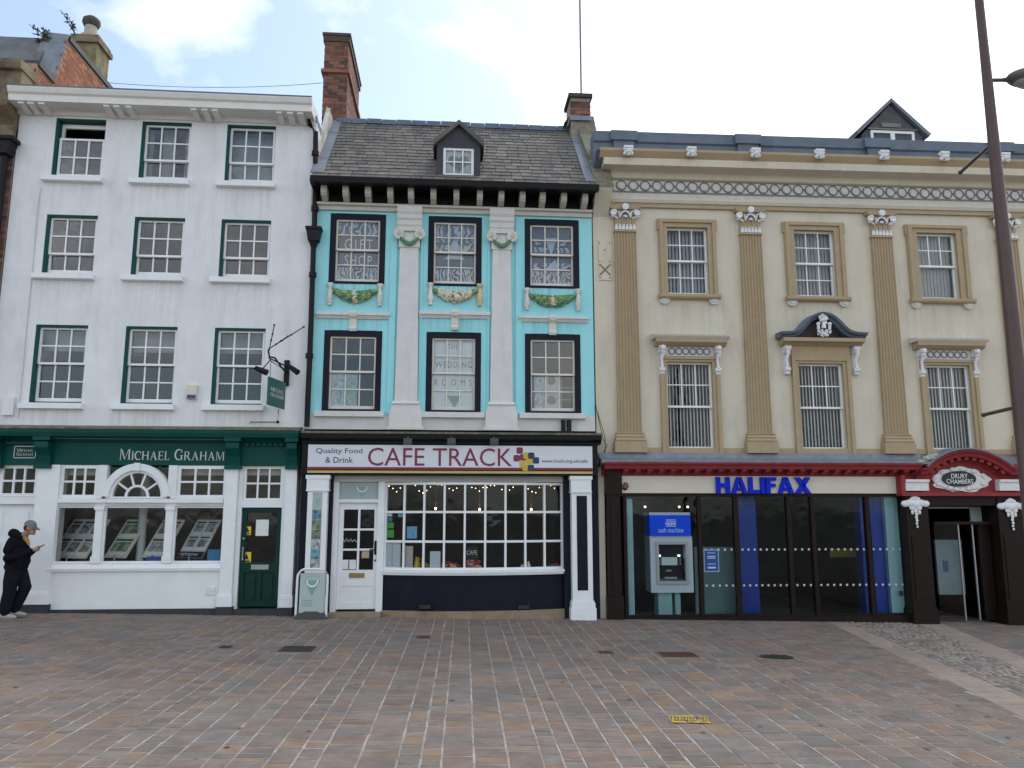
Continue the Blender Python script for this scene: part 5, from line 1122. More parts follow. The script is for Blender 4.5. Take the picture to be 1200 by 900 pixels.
for i in range(NB + 1):
    t = i / NB; wd = bt if 0 < i < NB else bt * 1.9
    bowbox(mb, max(0, t - wd), min(1, t + wd), -.06, .0, zw0, zw1)
zr1, zr2 = Z(1, 555, 600, .2), Z(1, 555, 634.5, .2)
for z_ in (zr1, zr2): bowbox(mb, 0, 1, -.055, -.004, z_ - .02, z_ + .02, 18)
bowbox(mb, 0, 1, -.06, -.002, zw1 - .04, zw1 - .001, 18); bowbox(mb, 0, 1, -.06, -.002, zw0 + .001, zw0 + .045, 18)
bw = mb.build('bow_window', WPAINT, bB, label='wide bowed cafe window of twenty seven panes')
zrows = (zw0 + .045, zr2 - .02), (zr2 + .02, zr1 - .02), (zr1 + .02, zw1 - .04)
for i in range(NB):
    for z0, z1 in zrows: mb = MB(1); bowbox(mb, i / NB + bt, (i + 1) / NB - bt, -.036, -.032, z0, z1); mb.build('pane', GLASSS, bw)
mb = MB(1); bowbox(mb, 0, 1, -.2, .07, zw0 - .045, zw0 - .001, 24); bowbox(mb, 0.002, .998, -.2, .045, zw0 - .085, zw0 - .046, 24); mb.build('bow_sill', WPAINT, bB)
zst = gz(.3) + .13
mb = MB(1); bowbox(mb, 0, 1, -.2, .0, zst, zw0 - .086, 24); mb.build('stall_riser', NAVY, bB)
mb = MB(1); bowbox(mb, 0, 1, -.2, .06, gz(.3) - .2, zst - .001, 24); mb.build('plinth', PLINTH, bB)
B(1, 'window_board', M('window_board', (.36, .33, .28), .6, .08), bB, (bu0, bu1, -.5, .02, zw0 - .03, zw0 - .0015))
mb = MB(1)   # head panel closing the bow to the fascia
bowbox(mb, 0, 1, -.3, -.061, zw1 - .04, zw1 + .0, 18); mb.build('bow_head', HEAD, bB)
for x_, y_ in ((498, 711), (614, 712)): q = pt(1, x_, y_, .3); dd = .30 if x_ < 550 else .22; B(1, 'air_brick', M('iron_vent', (.03, .028, .026), .7, .2), bB, (q[0] - .1, q[0] + .1, dd - .05, dd + .055 , q[1] - .03, q[1] + .03))
# cafe interior
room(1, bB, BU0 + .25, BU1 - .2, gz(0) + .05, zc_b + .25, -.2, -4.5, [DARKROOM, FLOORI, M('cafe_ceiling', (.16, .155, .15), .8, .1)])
BULB = M('bulb_warm', (1, .68, .28), .4, 0, emit=6); FAIRY = M('fairy_light', (1, .8, .45), .4, 0, emit=3)
for x_, y_, lb_ in ((510.5, 596, 'pale notice sheet'), (562, 597, 'black chalk sign'), (622.5, 597, 'two white ornaments')):
    cu_, cz_ = pt(1, x_, y_, -1.2); r0 = empty('pendant_lamp', (cu_, 1.2, cz_), 'bare glowing bulb hanging inside the bowed cafe window above the ' + lb_, 'lamp', 'bulbs in the cafe')
    mb = MB(1); mb.ball((cu_, -1.2, cz_), .020, 1, 1, 1.25); mb.build('bulb', BULB, r0, smooth=60); mb = MB(1); mb.tube([(cu_, -1.2, cz_ + .05), (cu_, -1.2, cz_ + .12)], .016, 6); mb.tube([(cu_, -1.2, cz_ + .12), (cu_, -1.2, zc_b + .25)], .005, 5); mb.build('flex', BRASS, r0)
mb = MB(1); P = []
rf = random.Random(8)
for i in range(90):
    t = i / 89; x_ = 456 + 196 * t; y_ = 571 + 4.5 * math.sin(t * 38) + rf.uniform(-2.5, 2.5); cu_, cz_ = pt(1, x_, y_, -.12); P.append((cu_, -.12 + rf.uniform(-.03, .03), cz_))
mb.tube(P, .003, 4); fl = mb.build('fairy_lights', IRON, None, label='string of tiny warm lights along the top of the bowed cafe window', cat='lights')
mb = MB(1)
for p in P[::2]: mb.ball(p, .009, 1, 1, 1, 5, 4)
mb.build('bulbs', FAIRY, fl, kind='stuff')

# ------------------------------------------------------------------ cream classical bank building (right)
CU0 = BU1 + .025; CU1 = 12.6
g2 = lambda u: gz(u)
bC = empty('bank_building', toW(2, 7, 0, 0), 'cream rendered classical building with fluted tan pilasters above a bank front', 'building')
zpar0, zpar1 = Z(2, 780, 177, .40), Z(2, 780, 156, .12)
zW = Z(2, 900, 240, .0)
CWu = [(3.878, 4.974), (6.319, 7.484), (8.745, 9.94)]
CWu = [(a * 1.05, b * 1.05, 3.887 * 1.05 + CAMZ, 5.452 * 1.05 + CAMZ) for a, b in CWu] + [(11.86, 12.4, 3.887 * 1.05 + CAMZ, 5.452 * 1.05 + CAMZ)]
up_open = [R(2, 778.8, 268, 829.4, 350, -.05), R(2, 926.5, 270.5, 978.5, 354, -.05), R(2, 1069, 274, 1122.5, 353, -.05)]
zo0 = sum(q[2] for q in up_open) / 3; zo1 = sum(q[3] for q in up_open) / 3
up_open = [((a + b) / 2 - .415, (a + b) / 2 + .415, zo0, zo1) for a, b, c, d in CWu[:3]]
lo_open = [R(2, 780.5, 423, 836.5, 527, -.03), R(2, 932.7, 426, 993, 531, -.03), R(2, 1083.5, 430, 1142, 532, -.03)]
zq0, zq1 = sum(q[2] for q in lo_open) / 3, sum(q[3] for q in lo_open) / 3
lo_open = [((q[0] + q[1]) / 2 - .45, (q[0] + q[1]) / 2 + .45, zq0, zq1) for q in lo_open]
zsb = Z(2, 900, 532, .05)
sill_stains(CREAM, [(q[0] - .2, q[1] + .2) for q in up_open] + [(q[0] - .35, q[1] + .35) for q in lo_open], [zo0 - .13, zq1 + .5], (.28, .24, .18), .28)
wall(2, 'wall', CREAM, bC, CU0, CU1, zsb - .02, zpar0 - .2, up_open + lo_open, 0, .3)
B(2, 'side_wall', CREAM, bC, (CU0 + .002, CU0 + .25, -9, -.302, .2, zpar0), (CU1 - .25, CU1 - .002, -9, -.302, .2, zpar0), (CU0 + .25, CU1 - .25, -9, -8.8, .2, zpar0))
B(2, 'roof', LEAD, bC, (CU0 + .003, CU1 - .003, -8.99, -.31, zpar0 - .1, zpar0 + .02))
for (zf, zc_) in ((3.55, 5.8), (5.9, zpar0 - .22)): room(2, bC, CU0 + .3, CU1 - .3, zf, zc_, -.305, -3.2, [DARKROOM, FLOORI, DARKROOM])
# blue-grey lead parapet with blocks
PK = [736 - 4.5, 876, 1020, 1165]
mb = MB(2); ph = zpar1 - zpar0
mb.profile([(-.31, zpar0 - .3), (.02, zpar0 - .3), (.43, zpar0 - .02), (.10, zpar0 + .03), (.10, zpar0 + ph * .55), (.14, zpar0 + ph * .6), (.14, zpar0 + ph), (-.31, zpar0 + ph + .02)], CU0 + .02, CU1); mb.build('parapet', LEAD, bC)
P3u = 10.75 * 1.05
PU = [3.232 * 1.05, 5.651 * 1.05, 8.23 * 1.05, P3u]
for u in PU:
    mb = MB(2); mb.box(u - .21, u + .21, .101, .17, zpar0 + .035, zpar0 + ph * .6); mb.box(u - .27, u + .27, .141, .21, zpar0 + ph * .601, zpar0 + ph - .01); mb.build('parapet_block', LEAD, bC)
# main cornice and entablature
zk0 = Z(2, 900, 200, .3); 
mb = MB(2); mb.profile([(-.02, zk0 - .12), (.06, zk0 - .12), (.08, zk0 - .02), (.12, zk0), (.36, zk0 + .02), (.37, zk0 + .15), (.37, zk0 + .16), (-.02, zk0 + .16)], U(2, 706, 200, .2), CU1); mb.build('cornice', CREAM, bC)
mb = MB(2); mb.profile([(-.02, zk0 + .161), (.36, zk0 + .161), (.37, zk0 + .19), (.39, zk0 + .2), (.40, zk0 + .26), (.44, zk0 + .33), (.44, zpar0 - .03), (.05, zpar0 - .28), (-.02, zpar0 - .28)] if zpar0 - .03 > zk0 + .33 else [(-.02, zk0 + .161), (.36, zk0 + .161), (.40, zk0 + .22), (.44, zk0 + .28), (.44, zk0 + .33), (-.02, zk0 + .33)], U(2, 702, 180, .3), CU1); mb.build('cornice_cyma', TAN, bC)
# lion masks
lion = None
for x_ in (736, 810, 885, 960, 1035.5, 1106, 1177):
    uu, zz_ = pt(2, x_, 177.5 + (x_ - 736) * .018, .45)
    if lion is None:
        mb = MB(2); c_ = (uu, .46, zz_); mb.ball(c_, .085, 1, .75, 1.05, 10, 7); mb.ball((uu, .53, zz_ - .035), .05, 1, .9, .8); mb.box(uu - .09, uu + .09, .42, .52, zz_ + .055, zz_ + .10)
        for s_ in (-1, 1): mb.ball((uu + s_ * .07, .48, zz_ + .03), .035); mb.ball((uu + s_ * .065, .47, zz_ - .05), .04); mb.ball((uu + s_ * .028, .525, zz_ + .02), .014)
        mb.ball((uu, .56, zz_ - .015), .02); mb.ball((uu, .53, zz_ - .09), .03)
        lion = mb.build('lion_mask', WCARV, bC, smooth=60); l0 = Vector(toW(2, uu, .46, zz_))
    else: dup(lion, wl(lion) + Vector(toW(2, uu, .46, zz_)) - l0, bC)
# ring frieze
zr1 = min(Z(2, 900, 207.5, .05), zk0 - .15); zr0 = Z(2, 900, 228.5, .05); fu_ = U(2, 719, 215, .06)
fz = B(2, 'frieze', FRWHITE, bC, (fu_, CU1, -.02, .035, zr0, zr1), label='pale frieze band of linked circles')
zm = (zr0 + zr1) / 2 + .0; du_ = 15.1 / FPX * DIST; n = int((CU1 - fu_) / du_); ring0 = None
B(2, 'frieze_line', GREYLINE, fz, (fu_, CU1, .036, .043, zr1 - .018, zr1), (fu_, CU1, .036, .043, zr0, zr0 + .018))
for i in range(n):
    u = fu_ + .16 + du_ * i
    if u > CU1 - .1: break
    if ring0 is None:
        mb = MB(2); mb.ring((u, .045, zm), .098, .013, 20, 5); ring0 = mb.build('ring', GREYLINE, fz, smooth=60); mb = MB(2); mb.disc((u, zm), .075, .036, .052, 16); mb.ring((u, .05, zm), .045, .008, 14, 5); disc0 = mb.build('boss', FRWHITE, fz, smooth=30)
        mb = MB(2); mb.box(u + .108, u + du_ - .108, .036, .05, zm - .018, zm + .018); mb.prism([(u - .02, zm + .113), (u + .02, zm + .113), (u, zr1 - .018)], .036, .05); mb.prism([(u - .02, zm - .113), (u + .02, zm - .113), (u, zr0 + .018)], .036, .05); link0 = mb.build('link', GREYLINE, fz); uf = u
    else:
        dv = Vector(toW(2, u, 0, 0)) - Vector(toW(2, uf, 0, 0))
        for o in (ring0, disc0, link0): dup(o, wl(o) + dv, fz)
mb = MB(2); mb.profile([(-.02, zr1 + .001), (.05, zr1 + .001), (.06, zk0 - .121), (-.02, zk0 - .121)], fu_ - .1, CU1); mb.build('frieze_band', TAN, bC)
za1 = zr0 - .02; za0 = Z(2, 900, 242, .06)
mb = MB(2); mb.profile([(-.02, za0), (.05, za0), (.06, za0 + .14), (.075, za0 + .15), (.08, za1 - .22), (.11, za1 - .16), (.11, za1 - .13), (-.02, za1 - .13)], fu_ - .06, CU1); mb.build('architrave', CREAM, bC)
mb = MB(2); mb.profile([(-.02, za1 - .129), (.10, za1 - .129), (.11, za1 - .09), (.07, za1 - .07), (.085, za1 - .04), (.045, za1 - .01), (-.02, za1 - .01)], fu_ - .06, CU1); mb.build('architrave_mould', FRWHITE, bC)
B(2, 'architrave_edge', TAN, bC, (CU0 + .01, CU1, -.02, .055, za0 - .075, za0 - .002))
# fluted pilasters
zsh0, zsh1 = Z(2, 890, 508, .1), Z(2, 890, 275, .1); zb0 = Z(2, 890, 531, .1); zcap = za0 - .076
GREYBL = M('capital_blue_grey', (.10, .12, .16), .6, .1)
for u in PU:
    hb, ht = .225, .205; mb = MB(2); nf = 7; N_ = nf * 4 + 1
    pr = []
    for i in range(nf):
        a = i / nf; pr += [(a + .0, 0), (a + .035, 0), (a + .05, 1), (a + .105, 1)]
    pr += [(1 - .0, 0)]
    bot = [(u - hb + 2 * hb * t, .09 - .022 * k, zsh0) for t, k in pr]; top = [(u - ht + 2 * ht * t, .09 - .022 * k, zsh1) for t, k in pr]; m_ = len(pr)
    mb.add(bot + top, [(i, i + 1, m_ + i + 1, m_ + i) for i in range(m_ - 1)])
    mb.add([(u - hb, -.02, zsh0), (u - hb, .09, zsh0), (u - ht, .09, zsh1), (u - ht, -.02, zsh1)], [(0, 1, 2, 3)]); mb.add([(u + hb, -.02, zsh0), (u + hb, .09, zsh0), (u + ht, .09, zsh1), (u + ht, -.02, zsh1)], [(3, 2, 1, 0)])
    mb.build('pilaster', TAN, bC, fix=False)
    mb = MB(2); mb.profile([(-.02, zsh0 - .10), (.125, zsh0 - .10), (.14, zsh0 - .075), (.125, zsh0 - .05), (.105, zsh0 - .04), (.105, zsh0 - .02), (.12, zsh0 - .012), (.10, zsh0), (-.02, zsh0)], u - .27, u + .27); mb.profile([(-.02, zsh0 - .17), (.15, zsh0 - .17), (.165, zsh0 - .14), (.15, zsh0 - .101), (-.02, zsh0 - .101)], u - .29, u + .29); mb.box(u - .31, u + .31, -.02, .17, zb0, zsh0 - .171); mb.build('pilaster_base', TAN, bC)
    hc_ = zcap - zsh1; mb = MB(2); mb.box(u - .225, u + .225, -.02, .11, zsh1 + .001, zsh1 + .035); mb.box(u - .2, u + .2, -.02, .075, zsh1 + .036, zcap - .07)
    mb.add([(u - .30, -.02, zcap - .07), (u + .30, -.02, zcap - .07), (u + .30, .15, zcap - .07), (u + .18, .12, zcap - .07), (u, .11, zcap - .07), (u - .18, .12, zcap - .07), (u - .30, .15, zcap - .07), (u - .32, -.02, zcap), (u + .32, -.02, zcap), (u + .32, .17, zcap), (u + .18, .13, zcap), (u, .12, zcap), (u - .18, .13, zcap), (u - .32, .17, zcap)],
           [(0, 1, 2, 3, 4, 5, 6), (13, 12, 11, 10, 9, 8, 7)] + [(i, (i + 1) % 7, 7 + (i + 1) % 7, 7 + i) for i in range(7)])
    for k in range(4): mb.tube([(u - .15 + .1 * k, .08, zsh1 + .15), (u - .15 + .1 * k, .09, zcap - .2)], .016, 6)
    cp = mb.build('capital', TAN, bC)
    mb = MB(2)
    for k in range(6):
        x_ = u - .175 + .07 * k; mb.taper(x_ - .03, x_ + .03, .076, .105, zsh1 + .045, zsh1 + .14, .006); mb.ball((x_, .10, zsh1 + .14), .028, 1, .8, .6, 6, 4)
    mb.build('acanthus_leaves', WCARV, cp, smooth=40)
    zv = zcap - .15
    for s_ in (-1, 1):
        mb = MB(2); mb.ring((u + s_ * .235, .13, zv), .05, .018, 14, 6); mb.disc((u + s_ * .235, zv), .045, .08, .135, 12); mb.tube([(u + s_ * .10, .10, zv - .10), (u + s_ * .13, .12, zv + .02), (u + s_ * .19, .13, zv + .05), (u + s_ * .235, .13, zv + .05)], .02, 6); mb.tube([(u + s_ * .28, .12, zv - .08), (u + s_ * .22, .11, zv - .07), (u + s_ * .15, .10, zv - .12)], .016, 6); mb.build('volute', WCARV, cp, smooth=50)
    mb = MB(2); mb.disc((u, zcap - .035), .065, .11, .17, 12); mb.arc_band((u, zv - .06), .075, .105, 0, math.pi, .08, .13, 10); mb.ball((u, .12, zv - .075), .035, 1.2, .6, .8); mb.build('fleuron', WCARV, cp, smooth=40)
    mb = MB(2); mb.prism([(u - .075, zv - .06), (u + .075, zv - .06), (u + .05, zv + .01), (u - .05, zv + .01)], .076, .10); mb.build('fleuron_ground', GREYBL, cp)
# plaster panel with saltire and studs beside the first pilaster
q = R(2, 701, 281, 717, 328.5, .01); mb = MB(2); mb.box(q[0], q[1], .001, .02, q[2], q[3]); pl = mb.build('plaster_panel', CREAM, bC)
mb = MB(2); cx_, cz_ = pt(2, 709, 316, .02)
for s_ in (-1, 1): mb.prism([(cx_ - .12, cz_ - s_ * .11), (cx_ - .12 + .03, cz_ - s_ * .11 - .0), (cx_ + .12, cz_ + s_ * .11), (cx_ + .09, cz_ + s_ * .11)], .021, .035 + s_ * .003)
for dx, dz in ((-.1, .55), (.1, .55), (0, .40), (-.1, .17), (.1, .17), (-.1, -.16), (.1, -.16)): mb.ball((cx_ + dx, .025, cz_ + dz), .015, 1, 1, 1, 6, 4)
mb.build('saltire_strap', M('rust_tan', (.24, .16, .09), .7, .15), pl, kind='stuff')
# upper windows
def vblind(fr, parent, u0, u1, z0, z1, d, n, mat=SLATB, ang=35, closed=1.0):
    w_ = (u1 - u0) / n * closed
    mb = MB(fr); rb = random.Random(int(u0 * 100))
    for i in range(n):
        c_ = u0 + (u1 - u0) * (i + .5) / n; a_ = rad(ang + rb.uniform(-8, 8)); h = w_ / 2; e_ = (h * math.cos(a_), h * math.sin(a_)); mb.add([(c_ - e_[0], d - e_[1], z0), (c_ + e_[0], d + e_[1], z0), (c_ + e_[0], d + e_[1], z1), (c_ - e_[0], d - e_[1], z1)], [(0, 1, 2, 3)])
    return mb.build('vertical_blind', mat, parent, fix=False)
for i, (a, b, z0, z1) in enumerate(CWu):
    if i < 3: o0, o1, y0, y1 = up_open[i]
    else: continue
    f0, f1 = a, b; mb = MB(2)
    def archi(mb, o0, o1, y0, y1, f0, f1, zt, z_b):
        """two-step architrave round an opening"""
        for (h, w0, w1) in ((.05, 0, .55), (.085, .55, .9), (.07, .9, 1)):
            l0, l1 = o0 - (o0 - f0) * w0, o0 - (o0 - f0) * w1; r0, r1 = o1 + (f1 - o1) * w0, o1 + (f1 - o1) * w1; t0, t1 = y1 + (zt - y1) * w0, y1 + (zt - y1) * w1
            mb.box(l1, l0, -.02, h, z_b, t1); mb.box(r0, r1, -.02, h, z_b, t1); mb.box(l0, r0, -.02, h - .001, t0, t1)
    zs0 = z0; archi(mb, o0, o1, y0, y1, f0, f1, z1, z0 + .10)
    # eared top corners
    mb.box(f0 - .03, f0, -.02, .06, z1 - .22, z1 - .001); mb.box(f1, f1 + .03, -.02, .06, z1 - .22, z1 - .001)
    mb.build('architrave', TAN, bC)
    mb = MB(2); mb.profile([(-.3, z0), (.10, z0), (.13, z0 + .03), (.13, z0 + .085), (-.3, z0 + .10)], f0 - .04, f1 + .04); sl = mb.build('sill', TAN, bC)
    for uu in (f0 + .08, f1 - .08): mb = MB(2); mb.arc_band((uu, z0 - .001), 0.0, .105, math.pi, 2 * math.pi, -.01, .07, 12); mb.arc_band((uu, z0 - .002), 0.0, .06, math.pi, 2 * math.pi, .071, .085, 10); mb.build('sill_bracket', FRWHITE, sl)
    if i == 2:
        sash(2, bC, o0 + .002, o1 - .002, y0 + .05, y1 - .002, -.06, 3, 2, 1, gl=GLASSS, meet=(y0 + y1) / 2 + .02, st=.036, bar=.02, lower_bars=False)
    else: sash(2, bC, o0 + .002, o1 - .002, y0 + .05, y1 - .002, -.06, 3, 2, 2, gl=GLASSS, st=.036, bar=.02)
    vblind(2, bC, o0 - .05, o1 + .05, y0 - .05, y1 + .05, -.23, 13, ang=30, closed=.72, mat=M('grey_slat', (.42, .45, .48), .7, .05))
for i, (o0, o1, y0, y1) in enumerate(lo_open):
    f0, f1 = o0 - .115, o1 + .165; f0 = o0 - .13; f1 = o1 + .14
    mb = MB(2); zt = y1 + .10; 
    l = [(.05, 0, .5), (.08, .5, 1)]
    for h, w0, w1 in l:
        mb.box(o0 - .13 * w1, o0 - .13 * w0, -.02, h, y0 - .05, y1 + .10 * w1); mb.box(o1 + .14 * w0, o1 + .14 * w1, -.02, h, y0 - .05, y1 + .10 * w1); mb.box(o0 - .13 * w0, o1 + .14 * w0, -.02, h - .001, y1 + .10 * w0, y1 + .10 * w1)
    mb.build('architrave', TAN, bC)
    sash(2, bC, o0 + .002, o1 - .002, y0 + .03, y1 - .002, -.055, 3, 2, 1, gl=GLASSS, meet=y0 + (y1 - y0) * .49, st=.036, bar=.02, lower_bars=False)
    vblind(2, bC, o0 - .05, o1 + .05, y0 - .05, y1 + .05, -.22, 15, ang=35, closed=.36)
    um = (f0 + f1) / 2; hw = (f1 - f0) / 2
    if i != 1:
        zf0, zf1 = y1 + .11, y1 + .30
        fz2 = B(2, 'hood_frieze', FRWHITE, bC, (f0 + .1, f1 - .1, -.02, .05, zf0, zf1))
        nr = 6; rw = (2 * hw - .34) / nr
        for k in range(nr): mb = MB(2); mb.ring((f0 + .17 + rw * (k + .5), .055, (zf0 + zf1) / 2), .06, .013, 16, 5); mb.build('ring', GREYLINE, fz2, smooth=60)
        mb = MB(2); mb.profile([(-.02, zf1 + .001), (.12, zf1 + .001), (.20, zf1 + .05), (.22, zf1 + .06), (.22, zf1 + .13), (-.02, zf1 + .13)], um - hw - .10, um + hw + .12); mb.build('hood', TAN, bC)
        mb = MB(2); mb.profile([(-.02, zf1 + .131), (.22, zf1 + .131), (.26, zf1 + .17), (.27, zf1 + .20), (-.02, zf1 + .25)], um - hw - .15, um + hw + .17); mb.build('hood_cap', FRWHITE, bC)
        tip = MB(2)
        for sx in (-.12, .35, .8, 1.12) : tip.tube([(um - hw + 2 * hw * sx, .2, zf1 + .2), (um - hw + 2 * hw * sx, .2, zf1 + .29)], .005, 4)
        tip.build('pigeon_spikes', CHROME, bC, kind='stuff')
        ctop_, cbot = zf1 - .001, zf1 - .58; cus = (f0 + .035, f1 - .035)
    else:
        zf1 = y1 + .34
        B(2, 'pediment_frieze', TAN, bC, (f0 - .001, f1 + .001, -.02, .07, y1 + .101, zf1))
        mb = MB(2); mb.profile([(-.02, zf1 + .001), (.10, zf1 + .001), (.16, zf1 + .04), (.26, zf1 + .06), (.26, zf1 + .13), (-.02, zf1 + .13)], um - hw - .22, um + hw + .24); mb.build('pediment_cornice', TAN, bC)
        # ogee pediment
        z_ = zf1 + .135; Wp = hw + .28; path = []
        for s_ in (-1, 1):
            P = []
            for k in range(17):
                t = k / 16; x_ = Wp * (1 - t); y_ = .03 + .40 * (1 / (1 + math.exp(-(t - .62) * 10)) - 1 / (1 + math.exp(6.2))) * 1.02; P.append((um + s_ * x_, z_ + y_))
            mb = MB(2); 
            if s_ == 1: P = P[::-1]
            mb.sweep(P, [(.0, -.03), (.20, -.03), (.23, .01), (.30, .03), (.32, .07), (.0, .085)]); mb.build('ogee_cornice', LEAD, bC)
        Pt = [(um - Wp * .8, z_)] + [(um - Wp * (1 - k / 16), z_ + .0 + .40 * (1 / (1 + math.exp(-(k / 16 - .62) * 10)))) for k in range(3, 17)] + [(um + Wp * (1 - k / 16), z_ + .40 * (1 / (1 + math.exp(-(k / 16 - .62) * 10)))) for k in range(15, 2, -1)] + [(um + Wp * .8, z_)]
        mb = MB(2); mb.prism(Pt, -.02, .06); mb.build('tympanum', M('dark_tympanum', (.05, .045, .055), .7, .15), bC)
        mb = MB(2); rr = random.Random(6)
        for k in range(34): t = rr.uniform(-1, 1); mb.ball((um + t * .075, .27 + rr.uniform(-.02, .02), z_ + .40 - abs(t) * .05 + rr.uniform(-.09, .07)), .026, 1, 1, 1.3, 6, 4)
        for k in range(40):
            t = rr.uniform(0, math.pi); rr_ = rr.uniform(.03, .11); mb.ball((um + rr_ * math.cos(t) * 1.15, .25 + rr.uniform(-.03, .04), z_ + .14 - rr_ * math.sin(t) * 1.1 ), .028, 1, 1, 1, 6, 4)
        for s_ in (-1, 1): mb.ball((um + s_ * .115, .29, z_ + .26), .04); mb.tube([(um + s_ * .115, .29, z_ + .25), (um + s_ * .11, .28, z_ + .15)], .03, 6)
        mb.tube([(um, .27, z_ + .30), (um, .27, z_ + .18)], [.035, .05], 8)
        mb.build('pediment_basket', WCARV, bC, smooth=60, kind='stuff')
        ctop_, cbot = zf1 - .01, zf1 - .56; cus = (f0 - .10, f1 + .12)
    for uu in cus:
        mb = MB(2); zt_ = ctop_
        mb.profile([(-.02, zt_ - .14), (.09, zt_ - .14), (.12, zt_ - .10), (.17, zt_ - .07), (.18, zt_ - .02), (.16, zt_), (-.02, zt_)], uu - .06, uu + .06)
        mb.tube([(uu, .13, zt_ - .08), (uu + .01, .13, zt_ - .15), (uu - .012, .09, zt_ - .25), (uu, .08, zt_ - .38), (uu, .09, zt_ - .44)], [.05, .045, .028, .03, .035], 8)
        mb.tube([(uu - .055, .07, zt_ - .46), (uu + .055, .07, zt_ - .46)], .045, 10); mb.tube([(uu - .045, .06, zt_ - .53), (uu + .045, .06, zt_ - .53)], .03, 8); mb.box(uu - .05, uu + .05, -.02, .03, zt_ - .56, zt_ - .141)
        if i != 1: mb.ball((uu, .19, zt_ - .05), .05, 1, .7, 1.1); mb.ball((uu, .16, zt_ - .12), .04)
        mb.build('console', WCARV, bC, smooth=45)
rz_f = Z(2, 900, 558, .12) + .2
# string band at pilaster feet, lead apron above shopfront
B(2, 'base_band', TAN, bC, *[(a, b, -.02, .04, zb0, zb0 + .10) for a, b in zip([CU0 + .3] + [u + .311 for u in PU], [u - .311 for u in PU] + [CU1])])
mb = MB(2); zl1, zl0 = zb0 - .002, Z(2, 900, 541, .3); mb.profile([(-.02, zl1 - .3), (.05, zl1), (.10, zl1), (.14, zl0 + .07), (.42, zl0 - .0), (.42, zl0 - .04), (-.02, zl0 - .1)], U(2, 703, 536, .2), U(2, 1086, 540, .3)); mb.build('lead_apron', LEADG, bC)
B(2, 'wall_foot', LEADG, bC, (U(2, 1086, 540, .3) - .05, CU1, -.28, .03, rz_f, zb0 - .003))
# dormer on the roof behind the parapet
dd = -1.4; apx = at(1043, 119, dd); el = at(1001, 158, dd); er = at(1083, 153, dd)
w_ = (er[0] - el[0]) / 2; um = apx[0]; zev = el[1] + .03
mb = MB(0); mb.prism([(um - w_ * .86, zev - 1.2), (um + w_ * .86, zev - 1.2), (um + w_ * .86, zev), (um, apx[1] - .06), (um - w_ * .86, zev)], dd - 2.2, dd - .03); dm = mb.build('dormer', M('slate_hung', (.085, .085, .088), .75, .2, 9, .006, 22), bC, label='slate hung gabled dormer showing over the parapet')
mb = MB(0)
for s_ in (-1, 1): mb.prism([(um + s_ * w_, zev - .03), (um, apx[1] - .03), (um, apx[1] + .06), (um + s_ * (w_ + .05), zev + .04)], dd - 2.3, dd + .06)
mb.build('dormer_roof', M('grey_verge', (.16, .18, .21), .6, .1), bC)
zw = at(1043, 156, dd)[1]; mb = MB(0); mb.box(um - w_ * .62, um + w_ * .62, dd - .029, dd + .0, zw, zw + .06); mb.box(um - .05, um + .05, dd - .029, dd + .001, zw - .4, zw - .001); mb.box(um - w_ * .62, um - w_ * .55, dd - .029, dd, zw - .4, zw - .001); mb.box(um + w_ * .55, um + w_ * .62, dd - .029, dd, zw - .4, zw - .001); mb.build('dormer_window', WSASH, bC)
bm2 = MB(0); bm2.box(um - w_ * .7, um + w_ * .7, dd - .029, dd + .02, zw + .075, zw + .11); bm2.box(um - .25, um + .2, dd - .029, dd + .015, zw + .14, zw + .24); bm2.build('dormer_board', M('bleached_board', (.20, .19, .17), .8, .15), bC)

# --- bank shopfront
RD = .42
rz1, rz0 = Z(2, 900, 542, RD), Z(2, 900, 558, .12)
eu0, eu1 = U(2, 709, 545, RD), U(2, 1082, 548, RD)
mb = MB(2); mb.profile([(-.1, rz0), (.10, rz0), (.11, rz0 + .04), (.14, rz0 + .09), (.14, rz1 - .14), (.36, rz1 - .12), (.38, rz1 - .07), (.42, rz1 - .03), (.42, rz1), (-.1, rz1)], eu0, eu1); rc = mb.build('red_cornice', RED, bC, label='red moulded shop cornice with small brackets')
br = None; nb = 26
for i in range(nb):
    uu = U(2, 733, 550, .25) + (eu1 - .05 - U(2, 733, 550, .25)) * i / (nb - 1)
    if br is None: mb = MB(2); mb.profile([(.141, rz1 - .21), (.20, rz1 - .20), (.28, rz1 - .165), (.33, rz1 - .155), (.33, rz1 - .122), (.141, rz1 - .142)], uu - .045, uu + .045); br = mb.build('cornice_bracket', RED, rc); b0_ = uu
    else: dup(br, wl(br) + Vector(toW(2, uu, 0, 0)) - Vector(toW(2, b0_, 0, 0)), rc)
fz1, fz0 = rz0 - .002, Z(2, 900, 578, .10); ff0, ff1 = U(2, 729, 568, .1), U(2, 1057, 568, .1)
B(2, 'fascia', M('cream_fascia', (.66, .62, .52), .5, .03), bC, (ff0, ff1, -.2, .095, fz0, fz1))
HBL = M('bank_blue', (.001, .018, .55), .45, .03, spec=.15)
glyphs(2, 'HALIFAX', R(2, 838.5, 559, 950, 578.5, .12), .096, HBL, bC, table=BOLD, gap=.09, ext=.07, label='solid blue capital letters of the bank name')
mb = MB(2); q = pt(2, 733, 568, .15); mb.tube([(q[0], .10, q[1] - .06), (q[0], .16, q[1] - .03), (q[0], .17, q[1] + .04)], [.05, .06, .03], 8); mb.build('alarm_bell', M('bell_brown', (.14, .07, .05), .5, .15), bC, smooth=50)
